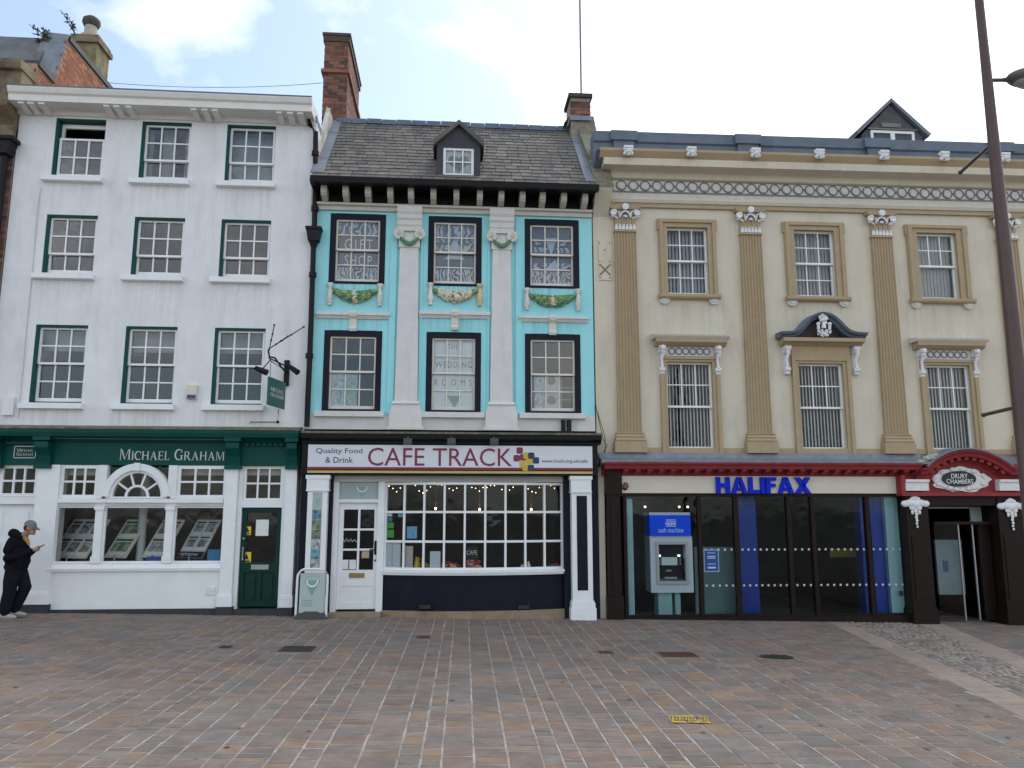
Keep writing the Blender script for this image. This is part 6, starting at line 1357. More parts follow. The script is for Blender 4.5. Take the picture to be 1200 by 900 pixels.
# dark pillar on the left
q0, q1 = U(2, 711.5, 640, .2), U(2, 729.5, 640, .2); gb = gz(q0)
mb = MB(2); mb.box(q0 + .02, q1 - .02, -.1, .16, gb + .42, fz0 - .03); mb.box(q0 - .01, q1 + .01, -.1, .2, gb - .1, gb + .40); mb.box(q0, q1, -.1, .18, gb + .401, gb + .419); mb.box(q0 - .01, q1 + .01, -.1, .2, fz0 - .029, fz0 + .02); mb.box(q0, q1, -.1, .19, fz0 + .021, rz1 - .13); mb.box(q0 + .09, q1 - .09, .161, .18, gb + .55, fz0 - .15); mb.build('shop_pillar', BROWN, bC)
B(2, 'render_pier', CREAM, bC, (CU0 + .01, q0 - .002, -.3, .02, gb - .1, zsb - .021))
# lintel, base rail, mullions, glazing
gl0, gl1 = U(2, 735, 650, .0), U(2, 1063, 650, .0); zg1 = Z(2, 900, 582, .02); zg0 = Z(2, 900, 722, .02)
B(2, 'lintel', BROWN, bC, (q1 - .02, gl1 + .05, -.1, .07, zg1, fz0 - .002))
gmid = gz(6)
B(2, 'base_rail', BROWN, bC, (q1 + .01, gl1, -.1, .10, gz(8.5) - .1, zg0))
mull = [(731.5, 735.5), (819, 823.5), (862, 867.5), (924.5, 929.5), (953, 957.5), (1017.5, 1021.5), (1060, 1064.5)]
mx_ = []
for a, b in mull:
    u0, u1 = U(2, a, 650, .04), U(2, b, 650, .04); mx_.append((u0, u1)); B(2, 'mullion', BROWN, bC, (u0, u1, -.06, .05, zg0 + .001, zg1 - .001))
sw_ = B(2, 'shop_window', BROWN, bC, (mx_[0][1], mx_[-1][0], -.03, .02, zg0 + .001, zg0 + .035))
DOTS = M('manifestation_dot', (.55, .56, .56), .6, .05)
for i in range(len(mx_) - 1):
    a, b = mx_[i][1], mx_[i + 1][0]; pane(2, sw_, a, b, zg0 + .035, zg1 - .002, .0, GLASST, .15)
    if i == 0: continue
    mb = MB(2); n = max(2, int((b - a) / .115))
    for zz_ in (Z(2, 880, 644, .01), Z(2, 880, 686, .01)):
        for k in range(n): mb.disc((a + (b - a) * (k + .5) / n, zz_), .022, .006, .009, 8)
    mb.build('glass_dots', DOTS, sw_, kind='stuff')
# bank interior
PALET = M('pale_teal_wall', (.50, .66, .68), .6, .04, 2); BANKB = M('bank_pillar_blue', (.004, .04, .36), .4, .05)
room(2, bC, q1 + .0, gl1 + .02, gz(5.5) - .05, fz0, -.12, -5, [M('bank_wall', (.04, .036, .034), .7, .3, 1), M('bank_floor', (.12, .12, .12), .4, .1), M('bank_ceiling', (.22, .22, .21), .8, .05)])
B(2, 'inner_jamb', PALET, bC, (U(2, 735, 650, -.1), U(2, 742, 650, -.1), -.30, -.07, zg0, zg1 - .04)); B(2, 'inner_wall', PALET, bC, (U(2, 1040, 650, -.1), gl1 + .01, -.3, -.08, zg0, zg1 + .05))
for x0, x1, d in ((866, 888, -.35), (1023, 1040, -.18), (1011, 1017.5, -.25)):
    a, b = U(2, x0, 650, d), U(2, x1, 650, d); mb = MB(2); mb.box(a, b, d - .25, d, zg0 - .05, zg1 + .05); mb.build('pillar', BANKB, bC)
a = R(2, 842, 641, 865, 716, -.8); B(2, 'low_partition', M('glass_teal', (.24, .33, .33), .4, .1), bC, (a[0] - .5, a[1], -.84, -.8, gz(5), a[3]))
a = R(2, 980, 644, 1018, 654, -.9); B(2, 'yellow_board', M('board_yellow', (.35, .27, .03), .6, .1), bC, (a[0], a[1], -1.2, -1.18, a[2], a[3]))
mb = MB(2)
for x_ in (796, 756, 806): q = pt(2, x_, 594, -.8); mb.disc(q, .02, -.81, -.80, 10)
mb.build('downlights', M('downlight', (1, .6, .3), .5, 0, emit=4), bC, kind='stuff')
# entrance: brown piers, red arched hood, plaque
p0, p1 = U(2, 1064.5, 640, .25), U(2, 1094, 640, .25); p2, p3 = U(2, 1173, 640, .25), U(2, 1215, 640, .25)
zhd = Z(2, 1130, 580, .3)
for a, b in ((p0, p1), (p2, p3)):
    gb = gz(a); mb = MB(2); mb.box(a + .03, b - .03, -.3, .22, gb + .25, zhd - .02); mb.box(a, b, -.3, .26, gb - .15, gb + .249); mb.box(a + .02, b - .02, -.3, .24, gb + .25, gb + .30); mb.box(a + .09, b - .09, .221, .235, gb + .45, zhd - .75); mb.build('entrance_pier', BROWN, bC)
B(2, 'entrance_lintel', BROWN, bC, (p1 - .031, p2 + .031, -.3, .2, zhd - .20, zhd - .021))
# red frame: bottom rail, uprights, arch
ru0x, ru1x = U(2, 1057.5, 575, .3), U(2, 1206, 575, .3)
zt_r = Z(2, 1070, 549, RD)
mb = MB(2); mb.box(ru0x, ru1x, -.1, .30, zhd - .02, zhd + .05); mb.box(ru0x, ru0x + .08, -.1, .28, zhd + .051, rz0 + .02); mb.box(ru0x + .08, ru1x, -.1, .10, zhd + .051, rz0 + .25); mb.build('red_surround', RED, bC)
acx = U(2, 1139, 560, RD); ar0 = U(2, 1190, 560, RD) - acx; apex = Z(2, 1141, 528, RD); spring = rz1 - .10; hh = apex - spring; cxw = ar0
RR = (cxw * cxw + hh * hh) / (2 * hh); cz_ = apex - RR; phm = math.asin(min(1, cxw / RR))
path = [(acx + RR * math.sin(-phm + 2 * phm * k / 24), cz_ + RR * math.cos(-phm + 2 * phm * k / 24)) for k in range(25)]
pathf = [(eu1 - .01, path[0][1] + .0)] + path + [(CU1, path[-1][1])]
mb = MB(2); mb.sweep(pathf, [(-.1, -.20), (.15, -.20), (.17, -.12), (.36, -.11), (.38, -.06), (.43, -.02), (.44, .01), (-.1, .02)]); arch = mb.build('arched_hood', RED, bC, label='red arched hood over the chambers entrance')
for k in range(11):
    t = -phm + 2 * phm * (k + .5) / 11; mb = MB(2); r0_, r1_ = RR - .175, RR - .112; tx, tz = math.cos(t), -math.sin(t)
    mb.prism([(acx + r_ * math.sin(t) + s_ * .04 * tx, cz_ + r_ * math.cos(t) + s_ * .04 * tz) for r_, s_ in ((r0_, -1), (r0_, 1), (r1_, 1), (r1_, -1))], .151, .32); mb.build('hood_block', RED, arch)
mb = MB(2); mb.prism([(p[0], p[1] - .19) for p in path] + [(path[-1][0], zhd + .052), (path[0][0], zhd + .052)], .101, .125); mb.build('hood_tympanum', RED, bC)
mb = MB(2); mb.sweep([(p[0], p[1] + .055) for p in path], [(-.1, -.03), (.42, -.03), (.42, 0), (-.1, .03)]); mb.build('hood_lead', LEADG, bC)
mb = MB(2); rm = random.Random(12)
for k in range(46):
    x_ = rm.uniform(1076, 1103); y_ = 541 - (x_ - 1076) * .35 + rm.uniform(-1, 3); q = pt(2, x_, y_, .3); mb.ball((q[0], .25 + rm.uniform(-.12, .12), q[1]), rm.uniform(.03, .06), 1.4, 1, .6, 6, 4)
mb.build('moss', M('pale_moss', (.42, .43, .38), .95, .25, 15, .01, 40), bC, kind='stuff')
for x0, x1 in ((1061.5, 1090), (1172, 1201)):
    a = R(2, x0, 563, x1, 575, .28); mb = MB(2); mb.box(a[0], a[1], .101, .25, a[2], a[3] - .03); mb.box(a[0] - .0, a[1], .101, .29, a[3] - .029, a[3] + .02); mb.build('carved_block', WCARV, bC)
pc = pt(2, 1124.5, 561, .2); mb = MB(2); rm = random.Random(3)
OV = 24; prf = []
for k in range(40):
    t = 2 * math.pi * k / 40; r_ = 1 + .07 * math.sin(9 * t) + .05 * math.sin(5 * t + 1); x_ = .53 * r_ * math.cos(t) + .05; z_ = .235 * r_ * math.sin(t) - .015
    if z_ < 0 and abs(x_) > .3: x_ *= 1.12
    prf.append((pc[0] + x_, max(pc[1] + z_, zhd + .055)))
mb.prism(prf, .126, .16); mb.build('plaque_cartouche', WCARV, bC)
mb = MB(2)
for k in range(26):
    t = rm.uniform(0, 2 * math.pi); q = (pc[0] + (.46 + rm.uniform(-.03, .06)) * math.cos(t) + .04, pc[1] + .19 * math.sin(t) - .01); mb.ball((q[0], .16, max(q[1], zhd + .08)), rm.uniform(.03, .05), 1.5, .7, 1, 7, 5)
mb.build('plaque_scrolls', WCARV, bC, smooth=60, kind='stuff')
mb = MB(2); mb.disc((pc[0], pc[1] + .0), .335, .161, .20, 30, .44); pq = mb.build('plaque', M('plaque_black', (.012, .013, .02), .4, .05), bC, label='black oval plaque with white lettering')
bend = lambda sgn: (lambda u, d, z: (u, d, z + sgn * .30 * (u - pc[0]) ** 2))
text(2, 'DRURY', (pc[0] - .165, pc[0] + .165, pc[1] + .005, pc[1] + .095), .201, PAPER, pq, ext=.002, bold=.01)
text(2, 'CHAMBERS', (pc[0] - .265, pc[0] + .265, pc[1] - .10, pc[1] - .015), .201, PAPER, pq, ext=.002, bold=.01, spin=bend(.6))
# white carved drops on the piers
for x_, y_ in ((1074, 594), (1186.5, 597)):
    q = pt(2, x_, y_, .28); mb = MB(2); u, z = q
    for dx, dz, r_ in ((-.20, .06, .075), (.20, .06, .075), (-.11, .07, .085), (.11, .07, .085), (0, .05, .10), (-.05, .15, .05), (.05, .15, .05), (0, .17, .055), (-.06, -.02, .06), (.06, -.02, .06)): mb.ball((u + dx, .25, z + dz), r_, 1.1, .5, .85)
    for dx in (-.07, .07): mb.ball((u + dx, .25, z - .10), .03, 1, .6, 1.4)
    mb.build('carved_crest', WCARV, bC, smooth=60)
    mb = MB(2)
    for k in range(6): mb.ball((u + .008 * (k % 2), .25, z - .08 - k * .058), .038 - .003 * k, 1, .6, 1.1, 8, 5)
    mb.build('carved_drop', WCARV, bC, smooth=60)
# entrance recess: side walls, fanlight, glass doors
zd_ = zhd - .20; ed = -.9
room(2, bC, p1 - .03, p2 + .03, gz(9.2) - .2, zd_ + .02, .0, -3.2, [BROWN, M('entry_floor', (.07, .065, .06), .7, .2), M('entry_ceiling', (.5, .52, .52), .8, .05)], name='entrance_recess')
zf_b = Z(2, 1125, 612, .0); a, b = U(2, 1093, 600, 0), U(2, 1162, 600, 0)
B(2, 'transom_bar', BROWN, bC, (a, b + .15, -.14, .03, zf_b - .04, zf_b + .01))
B(2, 'transom_light', M('transom_pale', (.40, .46, .48), .5, .05), bC, (a, b - .02, -.30, -.28, Z(2, 1125, 596, -.3), zd_ - .02), (U(2, 1136, 600, -.3), b - .02, -.302, -.27, zf_b + .01, zd_ - .021))
# inner side wall of pale teal, angled metal door edges
B(2, 'hall_panel', M('hall_teal', (.20, .28, .31), .5, .1), bC, (U(2, 1097, 650, -.5), U(2, 1128, 650, -.5), -.56, -.5, gz(9) + .45, zf_b - .35))
B(2, 'hall_notice', M('notice_blue', (.06, .10, .22), .5, .1), bC, (U(2, 1103, 640, -.5), U(2, 1109, 640, -.5), -.499, -.49, Z(2, 1105, 670, -.5), Z(2, 1105, 657, -.5)))
for xa, xb in ((1121.5, 1133), (1137.5, 1150)):
    uu0, uu1 = U(2, xa + 6, 660, -.1), U(2, xb, 660, -.1); um_ = U(2, (xa + xb) / 2, 670, -.1)
    mb = MB(2); mb.box(um_ - .012, um_ + .012, -.12, -.09, gz(9.3) + .02, zf_b - .04); mb.build('door_edge', CHROME, bC)
dA = B(2, 'glass_door', BROWN, bC, (U(2, 1150, 670, -.1), U(2, 1170, 670, -.1), -.13, -.08, gz(9.3) + .02, zf_b - .041))
pane(2, dA, U(2, 1098, 670, -.1), U(2, 1127, 670, -.1), gz(9.3) + .03, zf_b - .042, -.1, GLASSS)

# ------------------------------------------------------------------ things in and in front of the shops
# property display boards in the estate agent's window
CARDW = M('card_white', (.80, .82, .82), .6, .04); BOARDG = M('board_cream', (.70, .71, .60), .6, .05); CARDT = M('card_teal', (.02, .10, .11), .6, .05)
def photo_mat(name, lo, hi, sc):
    return M(name, lo, .5, .35, sc, dirt=hi, dirt_amt=.9, streak=(sc, sc, sc * 1.3), dirt_lo=.45, dirt_hi=.58)
PH = [photo_mat('photo_meadow', (.12, .20, .05), (.40, .46, .40), 7), photo_mat('photo_brick_house', (.28, .15, .09), (.42, .52, .62), 8), photo_mat('photo_house', (.15, .16, .15), (.45, .54, .64), 9), photo_mat('photo_plate', (.36, .34, .32), (.22, .15, .09), 9), photo_mat('photo_terrace', (.26, .2, .16), (.55, .57, .6), 10)]
PBLUE = M('brochure_blue', (.04, .22, .45), .5, .1)
YAWB, LEAN = rad(27), rad(34)
eW = Vector((math.cos(YAWB), -math.sin(YAWB), 0)); eH = Vector((math.sin(YAWB) * math.sin(LEAN), math.cos(YAWB) * math.sin(LEAN), math.cos(LEAN))); eN = eW.cross(eH)
if eN.y > 0: eN = -eN
def board(xbl, ybl, wpx, hpx, nc, nr, label, phs, strip=False):
    d0 = -.60; u, z = pt(0, xbl, ybl, d0); O = Vector((u, -d0, z)); w = wpx / FPX * (DIST - d0) / math.cos(YAWB) * .93; h = hpx / FPX * (DIST + .6) / math.cos(LEAN)
    def slab(a0, a1, b0, b1, n0, n1):
        mb = MB(0); vs = []
        for n_ in (n0, n1):
            for a, b in ((a0, b0), (a1, b0), (a1, b1), (a0, b1)): p = O + eW * a + eH * b + eN * n_; vs.append((p.x, -p.y, p.z))
        return mb.add(vs, [(0, 1, 2, 3), (7, 6, 5, 4), (0, 4, 5, 1), (1, 5, 6, 2), (2, 6, 7, 3), (3, 7, 4, 0)])
    t = empty('property_display', O + eW * (w / 2) + Vector((0, 0, -.15)), label, 'display board')
    slab(0, w, 0, h, -.02, 0).build('board', BOARDG, t)
    c = O + eW * (w / 2); mb = MB(0); zf = ZSA - .02
    mb.tube([(c.x, -c.y, zf), (c.x, -c.y, c.z + .05)], .018, 8); mb.box(c.x - .1, c.x + .1, -c.y - .08, -c.y + .08, zf, zf + .015); mb.build('stand', CHROME, t)
    b_lo = .14 if strip else .03
    for i in range(nc):
        for j in range(nr):
            cw, chh = (w - .04) / nc, (h - .03 - b_lo) / nr; a0 = .02 + i * cw + .02; a1 = .02 + (i + 1) * cw - .02; b0 = b_lo + j * chh + .018; b1 = b_lo + (j + 1) * chh - .018
            cd_ = slab(a0, a1, b0, b1, .001, .005).build('card', CARDW, t)
            k = (i * nr + j) % len(phs); pm = PH[phs[k]]
            slab(a0 + .02, a1 - .02, b0 + (b1 - b0) * .22, b0 + (b1 - b0) * .80, .0052, .008).build('photo', pm, cd_)
            slab(a0 + .01, a1 - .01, b0 + (b1 - b0) * .86, b1 - .006, .0052, .008).build('heading', CARDT, cd_)
    if strip:
        s_ = slab(.0, w, 0, .125, .001, .006).build('banner', M('banner_navy', (.01, .015, .09), .5, .05), t)
        cu = bpy.data.curves.new('t', 'FONT'); cu.body = 'rightmove'; to = bpy.data.objects.new('t', cu); COL.objects.link(to); bpy.context.view_layer.update()
        me = bpy.data.meshes.new_from_object(to.evaluated_get(bpy.context.evaluated_depsgraph_get())); vs = [v.co.copy() for v in me.vertices]; fs = [tuple(p.vertices) for p in me.polygons]; bpy.data.objects.remove(to)
        x0 = min(v.x for v in vs); x1 = max(v.x for v in vs); sc_ = (w * .72) / (x1 - x0); mb = MB(0); P = []
        for v in vs: p = O + eW * (.04 + (v.x - x0) * sc_) + eH * (.04 + v.y * sc_) + eN * .008; P.append((p.x, -p.y, p.z))
        mb.add(P, fs).build('lettering', PAPER, s_, fix=False)
    return t
board(57, 653, 54, 41, 3, 2, 'wide tilted board of six property cards in the office shop window', [3, 2, 2, 2, 4, 0])
board(121.5, 653, 31, 41, 1, 2, 'tilted board with two cards of green fields in the office shop window', [0, 0])
board(165.5, 653, 31, 41, 1, 2, 'tilted board with two cards of brick houses beside the pale post', [4, 1])
board(207, 653, 34, 41, 2, 2, 'tilted board of four property cards over a navy banner', [2, 2, 2, 2], True)
sheet(0, 0, 171.5, 652.5, 190, 660, -.2, M('leaflet_blue', (.02, .08, .38), .4, .1), 'leaflet_box', 'low blue leaflet box on the sill beside the pale post', 'box', th=.12)
sheet(0, 0, 243.5, 644, 257, 660, -.15, PBLUE, 'brochure', 'bright blue brochure standing in the corner beside the navy banner', 'brochure', th=.03)

# hanging sign, ironwork and floodlights on the white building
hs = empty('hanging_sign', (U(0, 323, 460, .6), -.45, Z(0, 323, 478, .5)), 'green hanging sign with pale lettering on black iron bracket of the white office', 'sign')
zA = Z(0, 330, 429, .1); ub = U(0, 336, 440, .05); LEN = .85
mb = MB(0); q = R(0, 333.5, 422, 338, 452, .05); mb.box(q[0], q[1], .0, .06, q[2], q[3]); mb.build('wall_plate', IRON, hs)
tipu = U(0, 316, 428, .8); tz = Z(0, 316, 428, .8)
mb = MB(0); mb.tube([(ub, .05, zA), (tipu, .88, zA)], .014, 6); mb.tube([(ub, .05, zA - .09), (tipu + .02, .80, zA - .04)], .008, 6)
mb.tube([(ub, .06, zA - .12), (ub - .05, .25, zA - .06), (ub - .1, .45, zA + .03), (tipu + .06, .70, zA + .04), (tipu, .85, zA + .03), (tipu - .01, .9, zA + .12), (tipu, .88, zA + .17)], .017, 6); mb.build('bracket', IRON, hs, smooth=50)
root = (tipu, .88, zA + .17)
def ends(x, y, off): u, z = pt(0, x, y, off); return (u, off, z)
for (x, y, off) in ((321.5, 381, .9), (337.5, 394, .55), (356, 383, .10)):
    e = ends(x, y, off); mb = MB(0); mb.tube([root, e], .009, 6)
    for t in (.35, .62, 1): mb.ball(tuple(root[k] + (e[k] - root[k]) * t for k in range(3)), .02, 1, 1, 1, 6, 4)
    mb.build('stay_rod', IRON, hs)
# board hangs parallel to the bracket (edge towards the street)
b0 = Vector((ub, -.16, 0)); b1 = Vector((tipu, -.84, 0)); zt_ = Z(0, 324, 445, .5); zb_ = Z(0, 324, 477, .5)
dv = (b1 - b0).normalized(); nv = Vector((dv.y, -dv.x, 0)); nv = nv if nv.x > 0 else -nv
def vslab(mb, a0, a1, z0, z1, n0, n1):
    vs = []
    for n_ in (n0, n1):
        for a, z in ((a0, z0), (a1, z0), (a1, z1), (a0, z1)): p = b0 + dv * a + nv * n_; vs.append((p.x, -p.y, z))
    return mb.add(vs, [(0, 1, 2, 3), (7, 6, 5, 4), (0, 4, 5, 1), (1, 5, 6, 2), (2, 6, 7, 3), (3, 7, 4, 0)])
Lb = (b1 - b0).length
SGREEN = M('sign_green', (.025, .12, .095), .45, .05)
vslab(MB(0), 0, Lb, zb_, zt_, -.015, .015).build('sign_board', SGREEN, hs)
mb = MB(0)
for a in (.06, Lb - .06): p = b0 + dv * a; mb.tube([(p.x, -p.y, zt_), (p.x, -p.y, zA - .02)], .005, 5)
mb.build('hanger', IRON, hs)
mb = MB(0)
def lett(s, z0, z1):
    x = 0; it = []
    for chx in s: w, polys = SERIF[chx]; it.append((x, polys)); x += w + .1
    sc_ = (Lb * .76) / (x - .1)
    for x_, polys in it:
        for p in polys:
            n_ = len(p); vs = []
            for k_ in (.0155, .019):
                for a_, b_ in p: P_ = b1 - dv * (Lb * .12 + (x_ + a_) * sc_) + nv * k_; vs.append((P_.x, -P_.y, z0 + b_ * (z1 - z0)))
            mb.add(vs, [tuple(range(n_)), tuple(range(2 * n_ - 1, n_ - 1, -1))] + [(i, (i + 1) % n_, n_ + (i + 1) % n_, n_ + i) for i in range(n_)])
hgt = zt_ - zb_
lett('MICHAEL', zb_ + hgt * .52, zb_ + hgt * .66); lett('GRAHAM', zb_ + hgt * .33, zb_ + hgt * .47); mb.build('lettering', SILVER, hs)
for (x0, y0, x1, y1, o0, o1, lab) in ((299, 431, 313.5, 437, .95, .95, 'black floodlight on the outer end of the hanging sign bracket'), (338.5, 429, 349, 436.5, .3, .4, 'black floodlight between the hanging sign bracket and the downpipe')):
    a = ends(x0, y0, o0); b = ends(x1, y1, o1); mb = MB(0); mb.tube([a, tuple((a[k] + b[k]) / 2 for k in range(3)), b], [.04, .05, .055], 10); mb.tube([tuple((a[k] + b[k]) / 2 for k in range(3)), (tipu + .02, .8, zA) if o0 > .5 else (ub, .05, zA - .02)], .010, 5)
    mb.build('floodlight', IRON, None, smooth=50, label=lab, cat='floodlight')
mb = MB(0); mb.tube([ends(293, 497, .06), ends(293, 494.5, .06), ends(325, 494.5, .06), ends(326.5, 480, .06)], .009, 5); mb.ball(ends(325.5, 494.5, .06), .028); mb.build('conduit', IRON, bA)
mb = MB(1)     # loose cables by the cafe cornice
for k in range(2): mb.tube([ends(697, 470 + 3 * k, .05), (U(1, 706 + 3 * k, 512, .1), .1, Z(1, 706, 512, .1)), (U(1, 711 - 2 * k, 520, .1), .1, Z(1, 711, 522 + 6 * k, .1)), (U(1, 700, 548 + 2 * k, .1), .1, Z(1, 700, 548 + 2 * k, .1))], .006, 5)
mb.build('loose_cable', IRON, bB)
for x0, x1 in ((658, 662.5), (665, 669.5)): q = R(1, x0, 492, x1, 507, .1); B(1, 'vent_pipe', IRON, bB, (q[0], q[1], .021, .12, q[2], q[3]))

# pavement board
gb_ = Vector((gpt(365, 724).x, -.50, 0)); gb_.z = gz(gb_.x); ab = empty('pavement_sign', gb_, 'sage green pavement sign in rounded white frame standing before the cafe pilaster', 'sign')
dA_ = -gb_.y; a0, a1 = U(0, 347.5, 700, dA_), U(0, 383, 700, dA_); zt_ = Z(0, 366, 667, dA_) ; g_ = gb_.z; rcn = .14; leanb = .05
def lb(u, z): return (u, dA_ - leanb * (z - g_) / (zt_ - g_) + .03, z)
P = [lb(a0, g_ + .03)] + [lb(a0 + rcn - rcn * math.cos(t), zt_ - rcn + rcn * math.sin(t)) for t in [math.pi / 2 * k / 5 for k in range(6)]] + [lb(a1 - rcn + rcn * math.sin(t), zt_ - rcn + rcn * math.cos(t)) for t in [math.pi / 2 * k / 5 for k in range(6)]] + [lb(a1, g_ + .03)]
mb = MB(0); mb.tube(P, .022, 8); mb.build('frame', M('frame_white', (.72, .74, .76), .35, .03), ab, smooth=50)
SAGE = M('sage_board', (.40, .47, .46), .45, .04); i0, i1 = a0 + .05, a1 - .05
def lpoly(poly, h0, h1): 
    mb = MB(0); n_ = len(poly); vs = []
    for h_ in (h0, h1): vs += [(lb(u, z)[0], lb(u, z)[1] + h_, z) for u, z in poly]
    return mb.add(vs, [tuple(range(n_)), tuple(range(2 * n_ - 1, n_ - 1, -1))] + [(i, (i + 1) % n_, n_ + (i + 1) % n_, n_ + i) for i in range(n_)])
lpoly([(i0, g_ + .1), (i1, g_ + .1), (i1, zt_ - .07), (i0, zt_ - .07)], -.008, .008).build('panel', SAGE, ab)
m_ = (i0 + i1) / 2; ztt = Z(0, 366, 680, dA_)
lpoly([(m_ - .14, ztt), (m_ + .14, ztt), (m_, ztt - .26)], .009, .011).build('emblem', M('sage_dark', (.17, .34, .30), .5, .05), ab)
mb = MB(0)
for k in range(10):
    t0, t1 = math.pi + math.pi * k / 10, math.pi + math.pi * (k + 1) / 10; q = [(m_ + r_ * math.cos(t) * .9, ztt + r_ * math.sin(t)) for r_, t in ((.09, t0), (.12, t0), (.12, t1), (.09, t1))]; s2 = lpoly(q, .0115, .013); mb.add(s2.v, s2.f)
mb.build('emblem_arc', PAPER, ab)
PRG = M('print_grey', (.28, .33, .33), .6, .05)
def boardtext(s, x0, y0, x1, y1):
    q = R(0, x0, y0, x1, y1, dA_); text(0, s, q, dA_, PRG, ab, ext=.012, spacing=1.5, spin=lambda u, d, z: (u, lb(u, z)[1] + .0105, z))
boardtext('WEDDING', 357, 671, 376, 673.5); boardtext('ROOMS', 358, 675, 375, 677.5)
mb = MB(0)
for k, y_ in enumerate((703, 706, 709)): q = R(0, 354, y_, 366, y_ + 1.2, dA_); s2 = lpoly([(q[0], q[2]), (q[1], q[2]), (q[1], q[3]), (q[0], q[3])], .009, .0105); mb.add(s2.v, s2.f)
mb.build('small_print', PRG, ab, kind='stuff')
mb = MB(0); Pb = [(a0 - .02, g_ - .01), (a1 + .02, g_ - .01), (a1 + .0, g_ + .07), (m_ + .1, g_ + .125), (m_ - .1, g_ + .125), (a0 + .0, g_ + .07)]; mb.prism(Pb, dA_ - .12, dA_ + .1); mb.build('base', M('rubber_grey', (.07, .075, .085), .7, .1), ab)

# cash machine
at_ = empty('cash_machine', toW(2, U(2, 787, 690, .06), .0, gz(4.6)), 'grey cash machine with blue header set in the bank glazing', 'cash machine')
ATMG = M('atm_grey', (.30, .37, .41), .4, .04); q = R(2, 762, 601, 811.5, 694.5, .06); u0, u1 = q[0], q[1]; u0 = U(2, 762, 640, .06); u1 = U(2, 812, 660, .06); z0 = Z(2, 790, 694.5, .06); z1 = Z(2, 786, 600.5, .06); zh = Z(2, 786, 630, .06)
ow0, ow1, oz0, oz1 = U(2, 772, 650, .07), U(2, 803.5, 650, .07), Z(2, 788, 681, .07), Z(2, 788, 638, .07)
mb = MB(2); mb.box(u0, ow0, -.4, .06, z0, zh); mb.box(ow1, u1, -.4, .06, z0, zh); mb.box(ow0, ow1, -.4, .059, z0, oz0); mb.box(ow0, ow1, -.4, .059, oz1, zh); mb.box(ow0, ow1, -.4, -.12, oz0, oz1); mb.box(u0, u1, -.4, .04, zh + .001, zh + .03); mb.box(u0 - .0, u1 - .02, -.4, .05, z1 - .05, z1); mb.build('cabinet', ATMG, at_)
B(2, 'header', M('atm_header_blue', (.001, .055, .60), .45, .04, spec=.15), at_, (u0, u1 - .02, -.35, .07, zh + .031, z1 - .051))
text(2, 'HALIFAX', R(2, 780, 612, 792.5, 615.5, .075), .0705, PAPER, at_, bold=.01); text(2, 'cash machine', R(2, 771.5, 618.5, 801, 624, .075), .0705, M('atm_pale_print', (.35, .5, .75), .5, .03), at_)
B(2, 'logo_lines', M('atm_pale_print', (.35, .5, .75), .5, .03), at_, *[(U(2, 780.5, 612, .075), U(2, 792, 612, .075), .0705, .072, Z(2, 786, y, .075) - .006, Z(2, 786, y, .075) + .006) for y in (609.2, 610.8, 616.7)])
f_ = .05; mb = MB(2); mb.box(ow0 - f_, ow0, .0601, .085, oz0 - f_, oz1 + f_); mb.box(ow1, ow1 + f_, .0601, .085, oz0 - f_, oz1 + f_); mb.box(ow0, ow1, .0601, .084, oz1, oz1 + f_); mb.box(ow0, ow1, .0601, .095, oz0 - f_, oz0); mb.build('surround', M('atm_bezel', (.24, .28, .31), .35, .04, metal=.4), at_)
hh = oz1 - oz0; mb = MB(2); mb.add([(ow0, -.119, oz0 + hh * .42), (ow1, -.119, oz0 + hh * .42), (ow1, -.02, oz0 + hh * .05), (ow0, -.02, oz0 + hh * .05)], [(0, 1, 2, 3)]); mb.box(ow0 + .002, ow1 - .002, -.118, -.05, oz0 + hh * .43, oz0 + hh * .62); mb.box(ow0 + .002, ow1 - .002, -.118, -.1, oz0 + hh * .62, oz1 - .002); mb.build('fascia', BLACK, at_)
B(2, 'screen', M('screen_grey', (.32, .36, .38), .3, .05, emit=.25), at_, (ow0 + .08, ow1 - .13, -.049, -.045, oz0 + hh * .42, oz0 + hh * .64))
mb = MB(2)
for s_ in (0, 1):
    for k in range(4): uu = ow0 + .04 if s_ == 0 else ow1 - .09; mb.box(uu, uu + .025, -.049, -.04, oz0 + hh * (.44 + k * .055), oz0 + hh * (.47 + k * .055))
mb.box(ow0 + .16, ow0 + .26, -.06, -.04, oz0 + hh * .25, oz0 + hh * .29); mb.box(ow0 + .12, ow1 - .16, -.02, .0, oz0 + hh * .06, oz0 + hh * .10); mb.build('keys', CHROME, at_, kind='stuff')
mb = MB(2)
for uu in (ow0 + .03, ow1 - .11): mb.box(uu, uu + .04, -.099, -.06, oz0 + hh * .66, oz0 + hh * .70)
mb.build('lamps', M('atm_lamp', (.9, .95, 1), .4, 0, emit=2), at_)
B(2, 'pedestal', M('atm_pedestal', (.42, .56, .58), .5, .04), at_, (U(2, 771, 705, -.1), U(2, 787, 705, -.1), -.38, -.06, gz(4.6) - .05, z0 - .001), (U(2, 791, 705, -.1), U(2, 797, 705, -.1), -.38, -.07, gz(4.6) - .05, z0 - .001))
nt = sheet(2, 2, 824.5, 644, 843, 670, .012, M('notice_pale_frame', (.30, .42, .60), .5, .03), 'window_notice', 'blue notice with white print stuck on the bank window', 'notice', th=.004)
q = R(2, 825.5, 645, 842, 669, .012); B(2, 'notice_face', M('notice_face_blue', (.01, .06, .26), .4, .05), nt, (q[0], q[1], .0125, .0145, q[2], q[3])); hh = q[3] - q[2]
